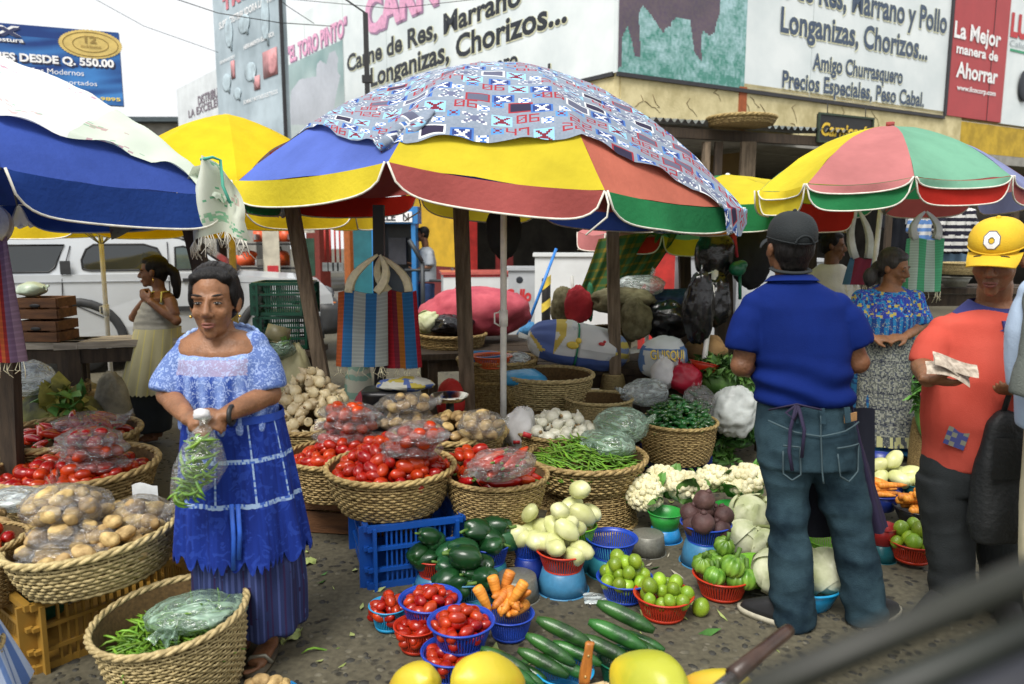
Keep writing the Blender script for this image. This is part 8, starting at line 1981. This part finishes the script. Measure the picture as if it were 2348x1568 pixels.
# behind the umbrella pole: melon basket contents, pink sack, clutter
cabbage(A(978, 738, 6.85), 1.0, 'pale cabbage in the shallow basket by the square post', (.4, .5, 1), 1); blob('black_bag', 'black plastic bag crumpled in the shallow basket by the square post', 'bag', A(1035, 745, 6.85), (.19, .14, .085), blackbag, 22, .25)
blob('net_sack', 'big pink net sack lying on the plank table behind the square post', 'sack', A(1092, 718, 7.2), (.5, .32, .24), pinknet, 24, .17, fold=.6)
blob('red_sack', 'small bright red sack between the black box and the tall basket', 'sack', Vector((A(1032, 880, 5.3).x, 5.3, .42)), (.1, .1, .16), mat('bright_red_sack', (.5, .02, .015), .7, .15, 6, .3, 60), 26, .12)
bx_ = Vector((A(884, 900, 4.75).x, 4.75, 0)); o = thing('black_bin', 'matt black plastic bin standing behind the bagged potatoes', 'bin', bx_); MB().rings([(Vector((0, 0, .01)), .12, .12), (Vector((0, 0, .6)), .14, .14), (Vector((0, 0, .62)), .145, .145)], 28, power=.5).build('bin_body', MATS['plastic_black'], o)
blob('folded_sack', 'folded white sack with blue and yellow print on the black bin', 'sack', Vector((A(930, 888, 4.75).x, 4.75, .655)), (.17, .12, .04), printmat('print_sack', .8, .3, 200), 27, .2, cf=lambda c: (.55, .45, .08) if nz(c, 14, 3) > .25 else ((.1, .16, .4) if nz(c, 16, 7) > .2 else (.6, .6, .52)))
blob('striped_sack', 'pale green striped sack behind the woven bags', 'sack', Vector((A(822, 860, 5.15).x, 5.15, .4)), (.1, .1, .42), printmat('print_sack', .8), 28, .1, cf=lambda c: (.3, .5, .4) if (c.z * 16) % 1 > .6 else (.6, .62, .5))
blob('net_sack', 'red net bag of onions beside the black bin', 'sack', Vector((A(845, 905, 4.9).x, 4.9, .45)), (.09, .09, .15), pinknet, 29, .2)
q = A(1031, 905, 4.55); o = thing('weighing_scale', 'weighing scale with a shiny steel dish between potatoes and baskets', 'scale', (q.x, q.y, 0))
MB().lathe([(0, q.z - .035), (.08, q.z - .03), (.115, q.z), (.12, q.z), (.085, q.z - .036), (0, q.z - .042)], 36).build('dish', mat('polished_steel', (.62, .58, .48), .14, .05, metal=1.), o); MB().tube([(0, 0, .3), (0, 0, q.z - .04)], .025, 10).build('column', blackp, o); MB().box((0, 0, .16), (.3, .26, .3)).build('base', woodd, o, False)
# printed sack and table clutter at the centre back
c = A(1325, 792, 6.0); o = thing('printed_sack', 'large white sack with blue and yellow print lying on the table', 'sack', c, rot=(0, R(8), 0))
def sprint(p):
 x, z = p.x, p.z
 if -.1 < z + x * .02 + .085 < -.035 + .03 + .02 and x > -.3: return (.07, .12, .34)
 if x < -.05 and x + z * .9 > -.36 and x - z * .5 < -.16: return (.12, .18, .45) if z > -.02 - (x + .3) * .9 and x < -.2 else ((.6, .46, .1) if x < -.12 and nz(p, 9, 2) > -.35 else (.66, .66, .6))
 if x > .28 and abs(z) < .12: return (.6, .5, .12) if (z * 12) % 1 > .45 else (.2, .28, .5)
 return (.64, .66, .66) if nz(p, 8, 4) > -.38 else (.5, .53, .56)
mb = MB()
mb.rings([(Vector((x, 0, .0 + .02 * math.sin(x * 6))), ry, rz_, 0, 0) for x, ry, rz_ in ()] or [(Vector((0, 0, 0)), .01, .01)], 4) if False else None
def sk(u, v):
 a = u * 2 * math.pi; x = (v - .5) * .82; t = abs(2 * v - 1); e = (1 - t ** 3.2) ** .45; k = 1 + .16 * nz((x * 3, math.cos(a), math.sin(a)), 1.4, 5) - .07 * abs(nz((x * 4, math.cos(a) * 2, math.sin(a) * 2), 1.8, 8)) + .04 * math.sin(a * 9 + x * 5) * t - (.1 if abs(v - .48) < .02 else 0)
 return Vector((x, -.17 * e * k * math.cos(a), .18 * e * k * math.sin(a) - .03 * x))
mb.grid(sk, 60, 90); me = mb.mesh('sack_body', printmat('print_sack', .8)); facecolor(me, sprint); link('sack_body', me, o)
MB().tube([sk(u, .48) * 1.03 for u in np.linspace(0, 1, 25)], .007, 5).build('tie', mat('green_twine', (.02, .25, .12), .7), o)
tl2 = MB()
for e_ in (0.0, 1.0): tl2.grid(lambda u, v: Vector(((-.41 - .07 * v) if e_ == 0 else (.41 + .07 * v), (u - .5) * .12 * (1 + v), .02 * math.sin(u * 9) + .03 * v * (1 if e_ else .5))), 14, 5)
tl2.build('sack_ends', sackw, o, kind='stuff')
def chick(mx, mz, s_, nm_):
 F_ = lambda x, z: Vector((x, -.178 * max(.2, (1 - abs(x / .41) ** 3.2)) ** .45 - .004, z))
 MB().ell(F_(mx, mz), (.05 * s_, .008, .03 * s_), nu=10, nv=6).ell(F_(mx + .04 * s_, mz + .04 * s_), (.024 * s_, .008, .024 * s_), nu=10, nv=6).build(nm_, yink if nm_ == 'printed_chick' else redk, o)
chick(-.06, .02, 1.0, 'printed_chick'); chick(.16, .06, .5, 'printed_mark')
wood_crate('small wooden box under the lettered sack', (A(1520, 822, 5.7).x - .18, 5.6, 0), .36, .3, .45, woodd); c = A(1520, 822, 5.74); o = blob('printed_sack', 'upright white sack lettered GUISQUI in yellow and blue', 'sack', c, (.185, .15, .175), printmat('print_sack', .8), 35, .1, cf=lambda p: (.1, .2, .42) if abs(p.z - .085) < .012 or abs(p.x) > .155 + .02 * nz(p, 9) else (.62, .66, .66))
def onsack(v): x, z = v.x, v.z; t = 1 - (x / .2) ** 2 - (z / .19) ** 2; return Vector((x, -.168 * math.sqrt(max(.02, t)) - .012 - v.y, z))
for mm, bold, dy in ((mat('sack_blue', (.06, .12, .36), .6), .05, 0.), (yink, .015, .004)):
 lettering('GUISQUI', .25, mm, o, Matrix.Translation((-.125, dy, .02)), .07, bold, warp=onsack)
blob('brown_bag', 'brown cloth bag slumped behind the bent white pole', 'bag', A(1618, 808, 5.95), (.16, .13, .14), brownbag, 37, .14)
o = bowl('orange-red plastic dish tilted at the foot of the bent pole', A(1612, 832, 5.55), .11, .06, 'red', False, tilt=(R(14), 0))
for o_ in (blob('black_bag', 'glossy black plastic bag hanging from the bent white pole', 'bag', A(1603, 708, 5.72), (.11, .08, .26), blackbag, 39, .22),): MB().tube([(0, 0, .2), (.01, 0, .33)], .012, 6).build('tied_neck', blackbag, o_)
blob('black_bag', 'heap of black plastic on the table left of the bent pole', 'bag', A(1530, 735, 6.2), (.2, .15, .15), blackbag, 41, .25)
blob('net_bundle', 'dark blue net bundle on the table behind the black plastic', 'bundle', A(1545, 690, 6.5), (.2, .15, .1), mat('blue_net', (.015, .04, .1), .6, .4, 20, .8, 60), 43, .25)
for o_ in (blob('black_bag', 'black plastic bag hanging left of the man in the blue polo', 'bag', A(1637, 585, 6.1), (.15, .11, .2), blackbag, 45, .15), blob('black_bag', 'black bag hanging under the main umbrella by its pole', 'bag', A(1155, 528, 4.95), (.11, .09, .17), mat('matt_black_bag', (.006, .006, .007), .75, .2, 8, .3, 20), 46, .15)): MB().tube([(0, 0, .12), (.0, 0, .22), (.01, 0, .5)], [.03, .012, .008], 6).build('tied_neck', blackbag, o_)
blob('black_bag', 'second black plastic bag tied behind the bent pole', 'bag', A(1640, 690, 6.0), (.12, .1, .2), blackbag, 58, .22)
c = A(1402, 712, 6.35); basket('tall wicker basket on the table behind the weathered post', c, .17, .3, .85, seed=2, z0=.52)
blob('cloth_heap', 'brown checked cloth heaped over the tall basket', 'cloth', A(1425, 690, 6.3), (.27, .18, .11), mat('brown_check', (.13, .11, .05), .9, .4, 12, .6, 30, col2=(.22, .2, .11)), 47, .22); blob('cloth_heap', 'brown sacking hanging down right of the weathered post', 'cloth', A(1455, 735, 6.1), (.12, .1, .17), mat('brown_check', (1, 1, 1)), 49, .2)
blob('cloth_bundle', 'grey-brown bundle leaning left of the red cloth', 'bundle', A(1290, 705, 6.4), (.1, .1, .16), mat('brown_check', (1, 1, 1)), 50, .2)
clear_bag('thin pale plastic bag lying on the heaped cloth', A(1468, 655, 6.4), .2, .14, .09, None, 0, 51, m=film_w, tail=(.5, 0, 1))
o = blob('red_cloth', 'crumpled red cloth bundle tied on a white stick behind the printed sack', 'cloth', A(1325, 700, 6.25), (.11, .09, .15), mat('red_cloth', (.4, .02, .03), .85, .2, 6, .4, 40), 53, .2)
MB().tube([Vector((-.03, .03, -.1)), Vector((-.05, .05, .24))], .014, 8).build('stick', metalw, o)
blob('green_cloth', 'strip of green cloth beside the red bundle', 'cloth', A(1352, 695, 6.3), (.03, .05, .15), mat('green_cloth', (.03, .2, .09), .8), 54, .2)
a = A(1275, 570, 8.2); b = A(1212, 738, 8.0); o = thing('broom', 'blue handled broom leaning against the white counter', 'broom', b)
MB().tube([Vector((0, 0, 0)), a - b], .016, 8).build('handle', mat('broom_blue', (.03, .2, .6), .45), o); MB().rings([(Vector((-.01, 0, -.14)), .13, .04), (Vector((0, 0, .0)), .05, .025)], 14).build('brush', mat('broom_brush', (.05, .2, .4), .8, .3, 40), o)
q = A(1252, 640, 8.6); o = thing('bollard', 'black and yellow striped bollard in front of the white counter', 'bollard', (q.x, 8.6, 0)); MB().lathe([(0, 0), (.05, 0), (.05, q.z), (.044, q.z + .01), (0, q.z + .01)], 18).build('post', blackp, o)
for k in range(4): MB().grid(lambda u, v: Vector((.053 * math.cos(u * 6.283), .053 * math.sin(u * 6.283), .25 + .25 * k + .1 * v + .04 * math.cos(u * 6.283))), 18, 1).build('yellow_band', yink, o)
q = A(1690, 622, 6.0); o = thing('scoop', 'green plastic scoop hanging beside the blue polo', 'scoop', q); fuse(MB().ell((0, 0, .02), (.07, .05, .06)).ell((.03, 0, .05), (.05, .04, .04)), 'scoop_bowl', MATS['plastic_dkgreen'], .008, 3, None, o); MB().tube([(.02, 0, -.02), (.03, 0, -.22)], .014, 8).build('handle', MATS['plastic_dkgreen'], o)
q = A(1735, 545, 6.4); blob('dark_jacket', 'dark jacket hanging behind the head of the man in blue', 'jacket', A(1722, 590, 6.5), (.16, .1, .28), mat('dark_cloth', (.012, .014, .02), .85, .3, 6), 59, .12)
MB_r = tag(MB().tube([A(1676, 495, 6.2), A(1682, 560, 6.2), A(1690, 590, 6.2)], [.02, .028, .01], 8).build('red_kerchief', mat('red_spotted', (.45, .03, .05), .8, .3, 60)), 'red spotted kerchief hanging from the post behind the man in blue', 'kerchief')
# greens support, white sack and bench behind the man
blob('white_sack', 'crumpled white plastic sack beside the dark parsley', 'sack', A(1683, 942, 5.05) + Vector((0, .0, 0)), (.15, .1, .16), mat('white_sack_plastic', (.56, .6, .58), .4, .15, 5, .6, 16), 61, .27)
table('low bench hidden under the heaps of greens behind the blue-shirted man', (A(1590, 900, 5.5).x, 5.35), (A(1790, 900, 5.5).x, 5.45), .42, .5, woodd)
basket('upturned basket under the radish leaves', Vector((A(2140, 950, 4.98).x + .03, 5.0, .36)), .15, .36, .9, flip=True, seed=3, nm='upturned_basket')
table('table with a flat basket at the back right', (A(2060, 640, 6.7).x, 6.7), (A(2420, 640, 6.8).x, 6.8), 1.12, .6, woodd)
basket('flat yellow straw basket on the table at the back right', A(2200, 603, 6.9), .16, .1, .85, pale=True, seed=1); o = bowl('white basin in front of the flat straw basket', A(2190, 636, 6.72), .12, .08, 'pewter', False)
leaf_heap('leafy_greens', 'yellow-green vegetables glimpsed behind the arm of the orange shirt', [(A(2160, 830, 5.2), .08, .08, .14)], 60, .09, leafm, 66)
# clothes hanging at the back right
def shirt(label, px, py, Y, wpx, hpx, cf, yaw=0, group=None):
 q = A(px, py, Y); s_ = sc(q); w_ = wpx / s_ / 2; h = hpx / s_; o = thing('hanging_shirt', label, 'shirt', q, R(yaw))
 mb = MB().rings([(Vector((0, 0, -h)), w_, .05), (Vector((0, 0, -h * .5)), w_, .06), (Vector((0, 0, -.06)), w_ * .98, .05), (Vector((0, 0, 0)), w_ * .4, .03)], 26); limb(mb, [Vector((-w_ * .8, 0, -.06)), Vector((-w_ * 1.25, 0, -.26))], [.06, .055]); limb(mb, [Vector((w_ * .8, 0, -.06)), Vector((w_ * 1.25, 0, -.26))], [.06, .055])
 b = fuse(mb, 'shirt_body', printmat('print_shirt', .85), .011, 3, lambda c: .012 * math.sin(c.x * 60) + wrinkle(.006, 6, int(px))(c), o); facecolor(b.data, cf)
 MB().tube([Vector((0, 0, 0)), Vector((0, 0, .06)), Vector((.02, 0, .08)), Vector((.03, 0, .06))], .004, 5).build('hanger', blackp, o)
shirt('white T-shirt with blue stripes hanging at the back right', 2135, 470, 7.3, 62, 105, lambda c: (.12, .25, .55) if (c.z * 14) % 1 > .5 else (.62, .64, .64))
shirt('black and white striped T-shirt hanging at the back right', 2195, 468, 7.2, 76, 110, lambda c: (.015, .015, .03) if (c.z * 16) % 1 > .42 else (.62, .62, .6), 10)
shirt('dark T-shirt with the number 19 hanging left of the striped ones', 2075, 465, 7.6, 70, 120, lambda c: (.012, .014, .02))
shirt('pale denim shorts hanging below the striped T-shirts', 2190, 555, 7.4, 60, 62, lambda c: (.2, .32, .45))
MBt = [o for o in bpy.data.objects if o.name.startswith('hanging_shirt') and 'number' in o['label']][0]
lettering('19', .12, mat('shirt_print', (.3, .32, .33), .8), MBt, Matrix.Translation((-.03, -.085, -.2)), .14, .04)
rl = A(2040, 462, 7.4); rr_ = A(2330, 455, 7.3); o = thing('clothes_rail', 'dark rail carrying the hanging clothes at the back right', 'rail', Vector((rl.x, rl.y, 0)))
MB().tube([Vector((0, 0, rl.z + .05)), rr_ - Vector((rl.x, rl.y, -.05))], .018, 8).build('rail', blackp, o); MB().bar((0, 0, 0), (0, 0, rl.z + .08), .05, .05).build('upright', woodd, o, False); MB().bar((rr_.x - rl.x, rr_.y - rl.y, 0), (rr_.x - rl.x, rr_.y - rl.y, rr_.z + .08), .05, .05).build('upright', woodd, o, False)
# hand cart by the vendor
q = Vector((A(970, 720, 12.2).x, 12.2, 0)); o = thing('hand_cart', 'dark steel hand cart standing in front of the vendor by the phone booth', 'cart', q)
for P_ in ([(0, 0, .1), (0, 0, 1.15)], [(0, -.02, 1.15), (-.2, -.02, 1.5)], [(-.28, 0, 1.02), (.12, 0, 1.02)], [(.1, .02, .85), (.75, .1, .85)], [(.45, .05, 1.05), (.6, .05, .9)]): MB().tube(P_, .035 if P_[0][2] < .2 or P_[0][2] > 1.1 else .022, 8).build('tube', mat('cart_steel', (.03, .035, .04), .5), o)
for x in (-.05, .6): MB().lathe([(0, -.03), (.09, -.03), (.1, 0), (.09, .03), (0, .03)], 16).warp(lambda p: Vector((p.x + x, p.z, p.y + .1))).build('wheel', MATS['tyre_rubber'], o)
q = A(2000 * 0 + 1725, 285, 11.0); basket('long dark wicker basket lying on the tin awning', Vector((q.x, 11.55, A(1725, 272, 11.55).z)), .48, .1, .9, seed=2)
# bag of beans held by the woman
o = thing('bag_of_beans', 'clear bag of green beans hanging from the hands of the woman in blue', 'bag', HB_); P = lambda px, py, dy=-.27: A(px, py, B1.y + dy) - HB_
mb = MB(); mb.rings([(P(468, 955), .024, .02), (P(464, 972), .013, .012), (P(464, 985), .03, .026), (P(462, 1020), .065, .05), (P(458, 1070), .088, .062), (P(445, 1110), .078, .056), (P(425, 1135), .05, .04), (P(408, 1148), .018, .02)], 30)
mb.warp(lambda p: p + Vector((.008 * nz(p, 14, 3), .008 * nz(p, 14, 6), 0))); mb.build('film', plastic_film('thin_film', (.8, .9, .8), .05, 16, .5, .35), o)
blob_ = MB().ell(P(462, 950), (.028, .022, .02), nu=14, nv=10, fn=lambda p: 1 + .3 * nz(p, 2.5, 2)).build('knot', MATS['white_bag'], o)
rg = random.Random(77); P2_ = [(462, 1010, .035), (460, 1035, .05), (458, 1060, .066), (454, 1085, .066), (445, 1110, .055), (428, 1130, .03)]
for k in range(80):
 a_, b_, r_ = rg.choice(P2_); p = HB_ + P(a_, b_) + Vector((rg.uniform(-r_, r_) * .62, rg.uniform(-.026, .02), rg.uniform(-.02, .02)))
 put_one('green_bean', p, (R(90) + rg.uniform(-.9, .9), rg.uniform(-.5, .5), R(90) + rg.gauss(0, .8)), (1.3, 1.3, .62), 'green bean inside the clear bag held by the woman', 'green beans inside the held bag')
# striped cloth at the bottom left, draped over an upturned basket
q = Vector((A(-10, 1560, 2.15).x - .13, 2.1, -.05)); basket('basket under the blue striped cloth in the bottom left corner', q + Vector((0, 0, .42)), .16, .42, .85, seed=1)
def bc(u, v): a = u * 6.283; r_ = .02 + .2 * v ** .7; f_ = 1 + .1 * math.sin(a * 7 + 1) * v + .05 * math.sin(a * 17) * v; return q + Vector((r_ * f_ * math.cos(a), r_ * f_ * math.sin(a), .5 - .02 * v - .3 * max(0, v - .5) * 2 * (1 + .25 * math.sin(a * 5)) + .02 * math.sin(a * 3)))
tag(MB().grid(bc, 90, 40, cf=lambda u, v: (.42, .5, .66) if (u * 46) % 1 > .72 else ((.1, .18, .42) if (u * 23) % 1 > .5 else (.14, .24, .5))).build('striped_cloth', printmat('print_cloth2', .85, .4, 150)), 'blue and white striped cloth in the bottom left corner', 'cloth')
# door of the car the picture is taken from
o = thing('car_door', 'dark window ledge of a car door slanting across the bottom right corner', 'car door', A(2000, 1500, .46))
P = lambda px, py, Y: A(px, py, Y) - A(2000, 1500, .46)
seal_m = mat('door_seal', (.011, .012, .007), .5, .25, 30);
def strip(p0, p1, Y0, Y1, wd, th, m, nm):
 a, b = P(*p0, Y0), P(*p1, Y1); MB().tube([a, a.lerp(b, .5), b], wd, 14, flat=th).build(nm, m, o)
strip((1420, 1720), (2700, 1172), .30, .34, .0078, 1.0, seal_m, 'rubber_seal')
strip((1640, 1760), (2760, 1275), .29, .33, .0085, 1.0, mat('door_trim', (.012, .015, .011), .5, .2, 30), 'door_trim')
strip((1800, 1810), (2800, 1370), .26, .30, .0095, 1.0, mat('door_trim2', (.012, .013, .02), .5), 'inner_ledge')
MB().prism([P(1800, 1830, .27), P(2850, 1370, .31), P(2850, 2300, .29), P(1800, 2300, .25)], (0, -.02, 0)).build('door_panel', mat('door_panel', (.006, .007, .018), .5, .2), o, False)
print('COUNTS', COUNT, len(bpy.data.objects))
